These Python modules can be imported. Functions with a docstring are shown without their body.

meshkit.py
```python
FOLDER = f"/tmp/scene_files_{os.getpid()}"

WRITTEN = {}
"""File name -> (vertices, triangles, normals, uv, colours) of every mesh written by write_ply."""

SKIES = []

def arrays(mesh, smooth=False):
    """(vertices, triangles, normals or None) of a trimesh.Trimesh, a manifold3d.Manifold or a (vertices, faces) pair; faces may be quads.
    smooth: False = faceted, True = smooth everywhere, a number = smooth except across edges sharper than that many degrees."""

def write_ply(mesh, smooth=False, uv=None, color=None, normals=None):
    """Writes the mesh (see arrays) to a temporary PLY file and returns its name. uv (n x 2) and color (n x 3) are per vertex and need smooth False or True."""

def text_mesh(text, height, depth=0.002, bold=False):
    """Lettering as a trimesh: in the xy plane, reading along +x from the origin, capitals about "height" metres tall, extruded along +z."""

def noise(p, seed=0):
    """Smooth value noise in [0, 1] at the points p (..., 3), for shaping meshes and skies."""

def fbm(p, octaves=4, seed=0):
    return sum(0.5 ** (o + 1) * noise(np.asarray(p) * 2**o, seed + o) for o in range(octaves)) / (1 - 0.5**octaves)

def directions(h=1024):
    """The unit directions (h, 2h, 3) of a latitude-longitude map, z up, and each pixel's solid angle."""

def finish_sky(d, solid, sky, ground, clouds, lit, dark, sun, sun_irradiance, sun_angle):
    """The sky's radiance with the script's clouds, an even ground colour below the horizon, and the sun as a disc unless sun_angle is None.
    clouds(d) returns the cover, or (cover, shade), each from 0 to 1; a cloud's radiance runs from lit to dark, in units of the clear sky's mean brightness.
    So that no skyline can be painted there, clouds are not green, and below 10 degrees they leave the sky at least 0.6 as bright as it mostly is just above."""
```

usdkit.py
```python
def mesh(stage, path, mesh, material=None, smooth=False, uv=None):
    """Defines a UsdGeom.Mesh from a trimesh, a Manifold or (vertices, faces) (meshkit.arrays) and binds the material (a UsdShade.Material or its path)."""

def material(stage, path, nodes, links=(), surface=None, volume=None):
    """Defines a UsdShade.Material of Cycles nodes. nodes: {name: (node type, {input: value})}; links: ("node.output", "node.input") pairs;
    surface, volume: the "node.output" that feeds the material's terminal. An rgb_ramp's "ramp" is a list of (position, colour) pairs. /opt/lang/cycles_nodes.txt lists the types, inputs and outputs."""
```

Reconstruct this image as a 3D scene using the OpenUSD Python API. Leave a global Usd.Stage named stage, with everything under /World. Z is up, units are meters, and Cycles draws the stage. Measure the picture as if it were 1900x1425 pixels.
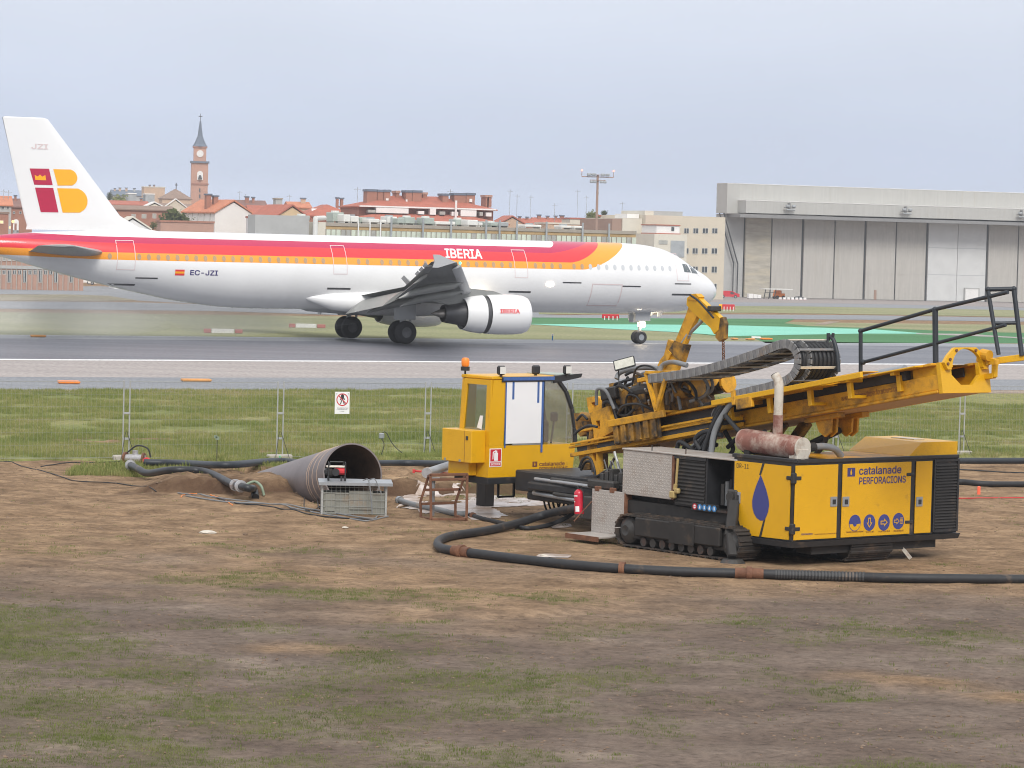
import math, random
import numpy as np, trimesh, shapely
from shapely.geometry import Polygon, box as sbox
from shapely import affinity
from pxr import Usd, UsdGeom, UsdLux, UsdShade, Gf, Sdf, Vt
import usdkit, meshkit
random.seed(7); RNG = np.random.default_rng(7)
stage = Usd.Stage.CreateInMemory()
UsdGeom.SetStageUpAxis(stage, UsdGeom.Tokens.z); UsdGeom.SetStageMetersPerUnit(stage, 1.0)
UsdGeom.Xform.Define(stage, '/World'); UsdGeom.Scope.Define(stage, '/World/Looks')
# ---------------------------------------------------------------- camera
F = 5700.; EYE = np.array([0, 0, 5.8]); PITCH = math.atan(263.5 / F); ROLL = math.radians(1.45)
_f = np.array([0, math.cos(PITCH), -math.sin(PITCH)]); _r = np.array([1., 0, 0]); _u = np.cross(_r, _f)
CR = math.cos(ROLL) * _r + math.sin(ROLL) * _u; CU = math.cos(ROLL) * _u - math.sin(ROLL) * _r; CF = _f
cam = UsdGeom.Camera.Define(stage, '/World/camera')
HA = 36.0
cam.CreateHorizontalApertureAttr(HA); cam.CreateVerticalApertureAttr(HA * .75); cam.CreateFocalLengthAttr(HA * F / 1900.)
cam.CreateClippingRangeAttr(Gf.Vec2f(.5, 20000.))
cam.AddTransformOp().Set(Gf.Matrix4d(*CR, 0, *CU, 0, *(-CF), 0, *EYE, 1))
cam.CreateExposureAttr(0.56)
# ---------------------------------------------------------------- sky and sun
SUN_EL, SUN_AZ = math.radians(42), math.radians(168)          # azimuth clockwise from +y: light from behind the camera
sdir = np.array([math.sin(SUN_AZ) * math.cos(SUN_EL), math.cos(SUN_AZ) * math.cos(SUN_EL), math.sin(SUN_EL)])
sun = UsdLux.DistantLight.Define(stage, '/World/sun')
sun.CreateIntensityAttr(.4); sun.CreateNormalizeAttr(True); sun.CreateAngleAttr(22.0); sun.CreateColorAttr(Gf.Vec3f(1, .97, .92))
_z = sdir; _x = np.cross([0, 0, 1.], _z); _x /= np.linalg.norm(_x); _y = np.cross(_z, _x)
sun.AddTransformOp().Set(Gf.Matrix4d(*_x, 0, *_y, 0, *_z, 0, 0, 0, 0, 1))
usdkit.material(stage, '/World/Looks/sky_mat', {
    'tc': ('texture_coordinate', {}), 'sep': ('separate_xyz', {}),
    'sky': ('sky_texture', {'sky_type': 'single_scattering', 'sun_disc': False, 'sun_elevation': SUN_EL, 'sun_rotation': SUN_AZ}),
    'map': ('mapping', {'scale': (1.6, 1.6, 7.0)}),
    'n': ('noise_texture', {'scale': 2.4, 'detail': 5, 'roughness': .5, 'distortion': .3}),
    'r': ('rgb_ramp', {'ramp': [(0.0, (3.4, 4.05, 5.55)), (.035, (3.95, 4.45, 5.7)), (.08, (4.8, 5.1, 5.9)), (.2, (5.3, 5.55, 6.1)), (.5, (7.2, 7.2, 7.4)), (1, (8.6, 8.5, 8.4))]}),
    'nm': ('map_range', {'from_min': .3, 'from_max': .72, 'to_min': .94, 'to_max': 1.06}),
    'cl': ('mix', {'mix_type': 'multiply', 'fac': 1.0}),
    'mx': ('mix', {'fac': .93}), 'bg': ('background_shader', {'strength': .1})},
    [('tc.generated', 'sep.vector'), ('tc.generated', 'map.vector'), ('map.vector', 'n.vector'), ('n.fac', 'nm.value'), ('sep.z', 'r.fac'),
     ('r.color', 'cl.color1'), ('nm.result', 'cl.color2'), ('sky.color', 'mx.color1'), ('cl.color', 'mx.color2'), ('mx.color', 'bg.color')], surface='bg.background')
dome = UsdLux.DomeLight.Define(stage, '/World/sky'); dome.CreateIntensityAttr(1.0)
UsdShade.MaterialBindingAPI.Apply(dome.GetPrim()).Bind(UsdShade.Material.Get(stage, '/World/Looks/sky_mat'))
dome.GetPrim().SetCustomDataByKey('kind', 'structure')

# ---------------------------------------------------------------- pixel -> place (photograph's 1900 x 1425 pixels)
def ray(px, py): return CF + CR * (px - 950) / F - CU * (py - 712.5) / F
def gnd(px, py, z=0.):
    d = ray(px, py); return EYE + d * ((z - EYE[2]) / d[2])
def at(px, py, Y):
    d = ray(px, py); return EYE + d * (Y / d[1])
def onpl(px, py, p, n):
    d = ray(px, py); return EYE + d * (np.dot(np.asarray(p) - EYE, n) / np.dot(d, n))
AL = math.radians(27.2); RU = np.array([math.cos(AL), math.sin(AL), 0]); RV = np.array([-math.sin(AL), math.cos(AL), 0])
def terr_v(v): return np.interp(v, [175, 540], [0, -4.5])
def terr(x, y): return terr_v(-math.sin(AL) * x + math.cos(AL) * y)
def tg(px, py):
    z = 0.
    for _ in range(60):
        p = gnd(px, py, z); z = .5 * z + .5 * float(terr(p[0], p[1]))
    return p
def uv(P): return np.array([P[0] * RU[0] + P[1] * RU[1], P[0] * RV[0] + P[1] * RV[1]])
def xy(u, v): return np.stack([u * RU[0] + v * RV[0], u * RU[1] + v * RV[1]], -1)

# ---------------------------------------------------------------- stage helpers
_used = {}
def numbered(parent, name):
    k = _used.get((parent, name), 0); _used[(parent, name)] = k + 1
    return name if k == 0 else f'{name}_{k:03d}'
def S(h): return tuple(((c / 255) / 12.92 if c / 255 < .04045 else ((c / 255 + .055) / 1.055) ** 2.4) for c in h)
def pathof(p): return '/World' if p is None else (p if isinstance(p, str) else str(p.GetPath()))
def obj(name, mesh, mat, parent=None, smooth=False, label=None):
    pp = pathof(parent); path = pp + '/' + numbered(pp, name)
    if isinstance(mesh, (list, tuple)) and len(mesh) and isinstance(mesh[0], trimesh.Trimesh): mesh = trimesh.util.concatenate(list(mesh))
    m = usdkit.mesh(stage, path, mesh, '/World/Looks/' + mat, smooth); p = m.GetPrim()
    if label: p.SetCustomDataByKey('label', label)
    return p
def tag(p, label=None, cat=None, group=None, kind=None):
    for k, v in (('label', label), ('category', cat), ('group', group), ('kind', kind)):
        if v: p.SetCustomDataByKey(k, v)
    return p
def thing(name, label, cat, loc=(0, 0, 0), rotz=0., group=None, scale=None):
    x = UsdGeom.Xform.Define(stage, '/World/' + numbered('/World', name))
    x.AddTranslateOp().Set(Gf.Vec3d(*map(float, loc)))
    if rotz: x.AddRotateZOp().Set(math.degrees(rotz))
    if scale: x.AddScaleOp().Set(Gf.Vec3f(*scale))
    return tag(x.GetPrim(), label, cat, group)
def copy(src, loc, rotz=0., label=None, group=None, scale=None):
    cd = src.GetCustomData(); base = src.GetName().rstrip('0123456789').rstrip('_') if src.GetName()[-3:].isdigit() else src.GetName()
    p = thing(base, label or cd['label'], cd['category'], loc, rotz, group or cd.get('group'), scale)
    p.GetReferences().AddInternalReference(src.GetPath()); p.SetInstanceable(True)
    return p

# ---------------------------------------------------------------- materials
def paint(name, rgb, rough=.5, var=.12, scale=3., dirt=None, damt=0., dscale=1.2, metal=0., bump=0., bscale=30., spec=.5, stretch=(1, 1, 1), coat=0.):
    """A coat of colour with uneven tone, and dirt in patches of its own."""
    a = np.array(rgb, float)
    nodes = {'g': ('geometry', {}), 'mp': ('mapping', {'scale': stretch}), 'n': ('noise_texture', {'scale': scale, 'detail': 4, 'roughness': .6}),
             'r': ('rgb_ramp', {'ramp': [(.25, tuple(a * (1 - var))), (.5, tuple(a)), (.78, tuple(np.minimum(a * (1 + var), .95)))]}),
             'p': ('principled_bsdf', {'roughness': rough, 'metallic': metal, 'specular_ior_level': spec, 'coat_weight': coat})}
    links = [('g.position', 'mp.vector'), ('mp.vector', 'n.vector'), ('n.fac', 'r.fac')]
    out = 'r.color'
    if dirt is not None:
        nodes['dn'] = ('noise_texture', {'scale': dscale, 'detail': 6, 'roughness': .68})
        nodes['dr'] = ('map_range', {'from_min': .62 - .35 * damt, 'from_max': .78 - .2 * damt, 'to_min': 0., 'to_max': min(1., .5 + damt), 'clamp': True})
        nodes['dm'] = ('mix', {'color2': tuple(dirt)})
        links += [('mp.vector', 'dn.vector'), ('dn.fac', 'dr.value'), ('dr.result', 'dm.fac'), (out, 'dm.color1')]; out = 'dm.color'
    links.append((out, 'p.base_color'))
    if bump:
        nodes['bn'] = ('noise_texture', {'scale': bscale, 'detail': 4}); nodes['b'] = ('bump', {'strength': bump, 'distance': .02})
        links += [('g.position', 'bn.vector'), ('bn.fac', 'b.height'), ('b.normal', 'p.normal')]
    usdkit.material(stage, '/World/Looks/' + name, nodes, links, surface='p.BSDF'); return name
def glow(name, rgb, strength):
    usdkit.material(stage, '/World/Looks/' + name, {'e': ('emission', {'color': rgb, 'strength': strength})}, [], surface='e.emission')
def pane(name, tint=(.75, .85, .82), ior=1.35, rough=.03):
    usdkit.material(stage, '/World/Looks/' + name, {'t': ('transparent_bsdf', {'color': tint}), 'g': ('glossy_bsdf', {'color': (.9, .95, .95), 'roughness': rough}),
        'f': ('layer_weight', {'blend': .5}), 'mr': ('map_range', {'from_min': .25, 'from_max': 1., 'to_min': ior, 'to_max': .9, 'clamp': True}), 'm': ('mix_closure', {})}, [('f.facing', 'mr.value'), ('mr.result', 'm.fac'), ('t.BSDF', 'm.closure1'), ('g.BSDF', 'm.closure2')], surface='m.closure')

RUST = (.16, .06, .03); GRIME = (.05, .04, .032); MUD = (.26, .17, .10)
paint('yellow', (.69, .372, .004), .4, .06, 1.2, (.30, .16, .03), .03, 5., coat=.1)
paint('yellow_dirty', (.64, .32, .015), .5, .16, 3., GRIME, .36, 2.2)
paint('yellow_grimy', (.46, .23, .02), .6, .3, 4., (.035, .028, .022), .85, 3.2)
paint('black_paint', (.022, .023, .026), .5, .25, 5., MUD, .06, 2.)
paint('black_dusty', (.022, .020, .019), .7, .3, 4., (.12, .08, .05), .16, 2.5)
paint('black_rubber', (.02, .021, .024), .6, .25, 6., MUD, .10, 1.6)
paint('dark_steel', (.06, .058, .056), .55, .3, 4., RUST, .25, 2., metal=.4)
paint('chain_grey', (.17, .17, .175), .6, .2, 9., MUD, .15, 3.)
paint('crossbar', (.62, .56, .45), .5, .1)
paint('tube_blue_black', (.022, .028, .036), .5, .2, 5.)
paint('tread_plate', (.43, .40, .37), .45, .12, 4., (.30, .21, .16), .3, 1.8, metal=.15); paint('tread_lozenge', (.455, .425, .39), .42, .1, 4.)
paint('rust_brown', (.15, .065, .035), .75, .35, 5., (.30, .14, .07), .3, 3., bump=.3)
paint('rust_white', (.24, .10, .075), .7, .35, 3., (.62, .55, .46), .48, 1.7, bump=.2)
paint('dirty_white', (.56, .52, .45), .65, .14, 6., (.26, .14, .08), .34, 4.)
paint('white_paint', (.80, .80, .80), .45, .03, 1.)
paint('white_board', (.80, .81, .83), .5, .03, 2., (.5, .47, .42), .02, 2.)
paint('blue_tape', (.05, .12, .34), .5, .25, 24.)
paint('print_blue', (.055, .045, .16), .5, .05); paint('print_brown', (.16, .05, .03), .5, .1); paint('drop_blue', (.045, .055, .22), .45, .05)
paint('sign_red', (.55, .025, .04), .5, .05); paint('sign_blue', (.05, .22, .5), .5, .1); paint('sign_white', (.82, .82, .82), .5, .03); paint('print_black', (.03, .03, .03), .5, .1)
paint('extinguisher_red', (.50, .012, .035), .3, .06, coat=.4)
paint('orange_plastic', (.9, .25, .03), .4, .08); paint('orange_marker', (.95, .16, .08), .5, .05); paint('red_paint', (.55, .04, .04), .5, .1)
paint('galvanised', (.42, .43, .42), .45, .12, 6., metal=.3); paint('concrete', (.40, .37, .33), .9, .15, 8., bump=.2); paint('steel_grey', (.36, .38, .40), .4, .1, 5., metal=.5)
paint('pipe_steel', (.19, .165, .165), .5, .14, 2., (.15, .08, .055), .14, 1.3, metal=.2, bump=.06); paint('pipe_inside', (.085, .052, .034), .85, .4, 3., (.15, .09, .055), .3, 2.)
paint('weld', (.50, .36, .26), .6, .2, 12.); paint('chalk_green', (.12, .55, .32), .7, .1)
paint('crate_grey', (.235, .235, .205), .75, .16, 3., MUD, .2, 2.5); paint('generator_red', (.55, .03, .04), .4, .1)
paint('pvc_dark', (.016, .018, .022), .45, .2, 5., MUD, .1, 1.5); paint('coupling', (.42, .42, .43), .4, .2, 9., RUST, .2, 6., metal=.4)
paint('hose_grey', (.19, .20, .21), .6, .15, 5., MUD, .18, 2.); paint('hose_green', (.22, .28, .2), .6, .15)
paint('slurry', (.66, .61, .59), .35, .14, 3., (.30, .21, .15), .85, 1.6); paint('brass', (.50, .38, .16), .4, .15, metal=.3)
paint('seat', (.035, .04, .045), .7, .2); paint('cab_lining', (.30, .33, .33), .7, .15); paint('mirror', (.72, .7, .6), .05, .15, 9., metal=1.)
paint('wire_dull', (.30, .31, .29), .6, .1); paint('rib_dark', (.055, .056, .058), .6, .15, 6., MUD, .12, 2.)
pane('cab_glass', (.80, .86, .84), .34, .16); pane('dark_glass', (.45, .54, .53), .24, .12)

# ---------------------------------------------------------------- mesh helpers
cat = trimesh.util.concatenate
def fr(o, xd, yd=None, zd=None):
    """4 x 4 frame: origin, x direction, and y or z direction."""
    xd = np.asarray(xd, float); xd = xd / np.linalg.norm(xd)
    if yd is not None: z = np.cross(xd, yd); z /= np.linalg.norm(z); y = np.cross(z, xd)
    else: z = np.asarray(zd, float); y = np.cross(z, xd); y /= np.linalg.norm(y); z = np.cross(xd, y)
    M = np.eye(4); M[:3, 0], M[:3, 1], M[:3, 2], M[:3, 3] = xd, y, z, o; return M
def tf(m, M): m = m.copy(); m.apply_transform(M); return m
def bx(x0, x1, y0, y1, z0, z1, ch=0.):
    x0, x1 = min(x0, x1), max(x0, x1); y0, y1 = min(y0, y1), max(y0, y1); z0, z1 = min(z0, z1), max(z0, z1)
    c = min(ch, .45 * min(x1 - x0, y1 - y0, z1 - z0))
    if c <= 0:
        m = trimesh.creation.box((x1 - x0, y1 - y0, z1 - z0)); m.apply_translation(((x0 + x1) / 2, (y0 + y1) / 2, (z0 + z1) / 2)); return m
    pts = []
    for sx in (0, 1):
        for sy in (0, 1):
            for sz in (0, 1):
                p = np.array([(x0, x1)[sx], (y0, y1)[sy], (z0, z1)[sz]]); d = np.array([1 - 2 * sx, 1 - 2 * sy, 1 - 2 * sz]) * c
                for k in range(3):
                    q = p + d; q[k] = p[k]; pts.append(q)
    return trimesh.convex.convex_hull(np.array(pts))
def beam(p0, p1, w, h, up=(0, 0, 1), ch=0.):
    p0, p1 = np.asarray(p0, float), np.asarray(p1, float); L = np.linalg.norm(p1 - p0); d = (p1 - p0) / L
    if abs(np.dot(d, up)) > .98: up = (1, 0, 0)
    return tf(bx(0, L, -w / 2, w / 2, -h / 2, h / 2, ch), fr(p0, d, zd=up))
def cyl(p0, p1, r, n=16, r2=None, cap=True):
    p0, p1 = np.asarray(p0, float), np.asarray(p1, float); r2 = r if r2 is None else r2
    return tube([p0, p1], [r, r2], n)
def spline(P, k=8):
    P = np.asarray(P, float); Q = np.vstack([2 * P[0] - P[1], P, 2 * P[-1] - P[-2]]); out = []
    t = np.linspace(0, 1, k, endpoint=False)[:, None]
    for i in range(1, len(Q) - 2):
        a, b, c, d = Q[i - 1], Q[i], Q[i + 1], Q[i + 2]
        out.append(.5 * (2 * b + (c - a) * t + (2 * a - 5 * b + 4 * c - d) * t ** 2 + (3 * b - a - 3 * c + d) * t ** 3))
    return np.vstack(out + [P[-1:]])
def tube(P, r, n=10):
    P = np.asarray(P, float); k = len(P); r = np.broadcast_to(np.asarray(r, float), (k,))
    T = np.gradient(P, axis=0); T /= np.linalg.norm(T, axis=1, keepdims=True) + 1e-12
    a = np.cross(T[0], [0, 0, 1.] if abs(T[0][2]) < .9 else [1., 0, 0]); A = []
    for t in T:
        a = a - t * np.dot(a, t); a /= np.linalg.norm(a) + 1e-12; A.append(a)
    A = np.array(A); B = np.cross(T, A); th = np.arange(n) * 2 * np.pi / n
    V = P[:, None] + r[:, None, None] * (np.cos(th)[None, :, None] * A[:, None] + np.sin(th)[None, :, None] * B[:, None])
    f = []
    for i in range(k - 1):
        for j in range(n):
            j2 = (j + 1) % n; f += [[i * n + j, (i + 1) * n + j, (i + 1) * n + j2], [i * n + j, (i + 1) * n + j2, i * n + j2]]
    V = V.reshape(-1, 3); f = [q[::-1] for q in f]; V = np.vstack([V, P[0], P[-1]])
    for j in range(n):
        j2 = (j + 1) % n; f += [[k * n, j2, j], [k * n + 1, (k - 1) * n + j, (k - 1) * n + j2]]
    m = trimesh.Trimesh(V, np.array(f), process=False); trimesh.repair.fix_normals(m); return m
def prism(poly, M, depth, z0=0.):
    """2-D outline (list or shapely polygon) extruded along the frame's z by depth."""
    p = poly if hasattr(poly, 'geoms') or isinstance(poly, Polygon) else Polygon(poly)
    if not p.is_valid: p = p.buffer(0)
    ms = [trimesh.creation.extrude_polygon(g, depth, engine='earcut') for g in getattr(p, 'geoms', [p])]
    m = cat(ms) if len(ms) > 1 else ms[0]; m.apply_translation((0, 0, z0)); return tf(m, M)
def lathe(prof, M, n=24):
    m = trimesh.creation.revolve(np.array(prof, float), sections=n); return tf(m, M)
def flat(poly, M):
    p = poly if isinstance(poly, Polygon) else Polygon(poly); v, f_ = trimesh.creation.triangulate_polygon(p.buffer(0), engine='earcut'); return tf(trimesh.Trimesh(np.column_stack([v, 0 * v[:, 0]]), f_, process=False), M)
def disc(r, n=28): return Polygon([(r * math.cos(t), r * math.sin(t)) for t in np.arange(n) * 2 * math.pi / n])
def text(s, M, h, depth=.004, bold=False, sx=1.):
    m = meshkit.text_mesh(s, h, depth, bold); m.apply_scale((sx, 1, 1)); return tf(m, M)
# ================================================================ ground
def primvar(prim, name, vals):
    UsdGeom.PrimvarsAPI(prim).CreatePrimvar(name, Sdf.ValueTypeNames.FloatArray, 'vertex').Set(Vt.FloatArray.FromNumpy(np.asarray(vals, np.float32)))
def grid(us, vs):
    U, V = np.meshgrid(us, vs); n, m = len(us), len(vs)
    i, j = np.meshgrid(np.arange(n - 1), np.arange(m - 1)); a = (j * n + i).ravel()
    f = np.vstack([np.stack([a, a + 1, a + n + 1], -1), np.stack([a, a + n + 1, a + n], -1)])
    return U.ravel(), V.ravel(), f
def sstep(a, b, x):
    t = np.clip((x - a) / (b - a), 0, 1); return t * t * (3 - 2 * t)
# the pipe's own line, needed by the trench it lies in
PIPE0 = np.array([-3.42, 66.75, .66]); _far = np.array([-6.35, 73.6, -.70]); PD = (_far - PIPE0) / np.linalg.norm(_far - PIPE0); PIPE_R = .68
TERR = np.array([gnd(*q)[:2] for q in ((330, 912), (400, 914), (470, 924), (560, 924), (640, 935), (715, 919), (790, 918), (900, 916), (1050, 915), (1200, 905))]); TERR = TERR[np.argsort(TERR[:, 0])]
def relief(x, y):
    """Lumps and ruts of the trodden soil, metres."""
    P = np.stack([x, y, 0 * x], -1)
    near = 1 - sstep(78, 100, y)
    z = .10 * (meshkit.fbm(P * [.35, .35, 1], 4, 3) - .5) + .07 * (meshkit.fbm(P * [1.3, 1.3, 1], 3, 9) - .5)
    z += .03 * (meshkit.fbm(P * 4.5, 3, 5) - .5)
    w = (x * .5 - y) * .9 + 1.5 * meshkit.fbm(P * [.1, .1, 1], 3, 12)       # wheel ruts that cross the yard
    z -= .05 * np.exp(-((w % 9. - 3) / .22) ** 2) * (meshkit.fbm(P * .15, 2, 31) > .48)
    z += .22 * np.exp(-(((x + 6.0) / 2.6) ** 2 + ((y - 68.6) / 1.6) ** 2)) * meshkit.fbm(P * [1.1, 1.1, 1], 4, 21)      # spoil heaped before the pipe
    z += .20 * np.exp(-(((x + 4.6) / .7) ** 2 + ((y - 69.0) / 1.5) ** 2))
    z -= .14 * np.exp(-(((x + 8.2) / 2.2) ** 2 + ((y - 68.5) / .7) ** 2)) * meshkit.fbm(P * [1.6, 1.6, 1], 3, 23)
    z += .18 * np.exp(-((y - 75.3 - .35 * np.sin(x)) / .8) ** 2) * (x < -7) * meshkit.fbm(P * 1.2, 3, 22)
    z = z * near
    rig = np.exp(-(((x - 3.) / 6.5) ** 2 + ((y - 60.) / 7.) ** 2) ** 2); z = z * (1 - .85 * rig)
    cut = np.interp(x, TERR[:, 0], TERR[:, 1]) + .5 * (meshkit.fbm(P * [1.4, .2, 1], 3, 33) - .5)
    mk = sstep(-8.7, -7.4, x) * (1 - .0 * x) * (1 - sstep(1.5, 3.5, x)); tz = .30 * mk * sstep(0, .22, y - cut) * (1 - sstep(73.5, 79, y))
    z = z + tz * (.85 + .9 * (meshkit.fbm(P * 2.6, 4, 34) - .5))
    d = np.stack([x - PIPE0[0], y - PIPE0[1]], -1); h = PD[:2] / np.linalg.norm(PD[:2]); s = d @ h; l = d @ np.array([-h[1], h[0]])
    tr = (1 - sstep(.55, .95, np.abs(l + .12))) * sstep(-1.2, -.1, s) * (1 - sstep(6.2, 6.8, s))
    bottom = PIPE0[2] - PIPE_R - .12 + PD[2] / np.linalg.norm(PD[:2]) * np.clip(s, 0, 9)
    return z * (1 - tr) + np.minimum(bottom, -.05) * tr
def zg(x, y):
    x, y = np.broadcast_arrays(np.atleast_1d(np.asarray(x, float)), np.atleast_1d(np.asarray(y, float))); return relief(x, y) + terr(x, y)
def greens(x, y):
    """How green the trodden soil is, 0 to 1."""
    P = np.stack([x, y, 0 * x], -1)
    n = meshkit.fbm(P * [.22, .30, 1], 4, 41); m = meshkit.fbm(P * [1.1, 1.1, 1], 4, 43)
    band = (1 - sstep(40, 55, y)) * (.55 + .75 * sstep(4, -6, x)) + .12
    return np.clip((n * .6 + m * .4 - .60 + .20 * band - .045) * 3.2 + .10 * band, 0, 1) * (y < 74)
far = 2500.
us = np.concatenate([-np.geomspace(far, 14, 40), np.arange(-13, 68, .2), np.geomspace(69, far, 40)])
vs = np.concatenate([-np.geomspace(far, 12, 30), np.arange(9, 100, .2), np.linspace(100.5, 174, 40), [175], np.linspace(180, 535, 30), [540], np.geomspace(560, far, 24)])
U, V, f = grid(us, vs); P = xy(U, V); Z = zg(P[:, 0], P[:, 1])
usdkit.material(stage, '/World/Looks/soil', {
    'g': ('geometry', {}), 'm1': ('mapping', {'scale': (.85, 1., 1)}), 'n1': ('noise_texture', {'scale': .16, 'detail': 6, 'roughness': .62}),
    'n2': ('noise_texture', {'scale': 1.1, 'detail': 7, 'roughness': .68}), 'n3': ('noise_texture', {'scale': 20., 'detail': 4, 'roughness': .7}),
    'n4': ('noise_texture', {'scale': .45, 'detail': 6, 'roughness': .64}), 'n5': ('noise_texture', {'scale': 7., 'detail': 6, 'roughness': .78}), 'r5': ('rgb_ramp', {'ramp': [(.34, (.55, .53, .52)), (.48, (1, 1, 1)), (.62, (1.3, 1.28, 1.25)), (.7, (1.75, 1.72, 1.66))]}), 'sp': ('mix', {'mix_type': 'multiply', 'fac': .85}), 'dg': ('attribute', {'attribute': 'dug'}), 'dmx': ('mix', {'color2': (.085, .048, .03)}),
    'r1': ('rgb_ramp', {'ramp': [(.28, (.160, .099, .058)), (.42, (.230, .150, .088)), (.55, (.292, .194, .114)), (.72, (.39, .275, .170))]}),
    'r2': ('rgb_ramp', {'ramp': [(.26, (.110, .080, .064)), (.45, (.148, .112, .090)), (.6, (.185, .144, .117)), (.76, (.31, .25, .20))]}),
    'yw': ('attribute', {'attribute': 'worn'}), 'gr': ('attribute', {'attribute': 'green'}),
    'mixw': ('mix', {}), 'r3': ('rgb_ramp', {'ramp': [(.3, (.66, .65, .64)), (.5, (1, 1, 1)), (.72, (1.22, 1.2, 1.18))]}), 'mul': ('mix', {'mix_type': 'multiply', 'fac': .75}),
    'gm': ('math', {'math_type': 'multiply_add', 'value2': 2.6, 'value3': -.75}), 'ga': ('math', {'math_type': 'add', 'use_clamp': True}),
    'gcol': ('rgb_ramp', {'ramp': [(.3, (.075, .085, .03)), (.55, (.12, .135, .04)), (.75, (.19, .19, .07))]}), 'gf': ('math', {'math_type': 'multiply', 'value2': .54}), 'gx': ('mix', {}),
    'b': ('bump', {'strength': .7, 'distance': .07}), 'ba': ('math', {'math_type': 'add'}),
    'p': ('principled_bsdf', {'roughness': .95, 'specular_ior_level': .15})},
    [('g.position', 'm1.vector'), ('m1.vector', 'n1.vector'), ('m1.vector', 'n2.vector'), ('g.position', 'n3.vector'), ('m1.vector', 'n4.vector'), ('n2.fac', 'r1.fac'), ('n4.fac', 'r2.fac'),
     ('yw.fac', 'mixw.fac'), ('r1.color', 'mixw.color1'), ('r2.color', 'mixw.color2'), ('mixw.color', 'mul.color1'), ('n2.fac', 'r3.fac'), ('r3.color', 'mul.color2'),
     ('n3.fac', 'gm.value1'), ('gr.fac', 'ga.value1'), ('gm.value', 'ga.value2'), ('gr.fac', 'gf.value1'), ('n3.fac', 'gcol.fac'),
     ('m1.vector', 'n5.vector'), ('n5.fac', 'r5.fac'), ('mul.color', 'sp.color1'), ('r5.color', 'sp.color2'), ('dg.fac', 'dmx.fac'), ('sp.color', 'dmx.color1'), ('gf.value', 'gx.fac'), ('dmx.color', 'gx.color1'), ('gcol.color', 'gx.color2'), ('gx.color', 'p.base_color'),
     ('n3.fac', 'ba.value1'), ('n2.fac', 'ba.value2'), ('ba.value', 'b.height'), ('b.normal', 'p.normal')], surface='p.BSDF')
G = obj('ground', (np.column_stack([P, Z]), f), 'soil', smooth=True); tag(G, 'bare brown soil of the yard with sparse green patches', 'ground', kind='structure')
primvar(G, 'green', greens(P[:, 0], P[:, 1]))
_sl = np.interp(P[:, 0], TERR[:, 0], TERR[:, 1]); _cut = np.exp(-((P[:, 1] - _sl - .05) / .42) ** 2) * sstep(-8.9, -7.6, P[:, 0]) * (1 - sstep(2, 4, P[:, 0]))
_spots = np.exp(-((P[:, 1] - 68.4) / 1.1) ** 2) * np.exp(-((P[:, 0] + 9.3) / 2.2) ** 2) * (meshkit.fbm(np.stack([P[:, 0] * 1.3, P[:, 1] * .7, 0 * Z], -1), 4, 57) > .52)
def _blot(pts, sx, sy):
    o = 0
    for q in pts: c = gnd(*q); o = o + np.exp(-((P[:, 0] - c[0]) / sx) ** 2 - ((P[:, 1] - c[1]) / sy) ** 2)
    return np.clip(o, 0, 1) * np.clip(1.6 * meshkit.fbm(np.stack([P[:, 0] * 2.1, P[:, 1] * 1.4, 0 * Z], -1), 4, 58) - .15, 0, 1)
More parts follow.
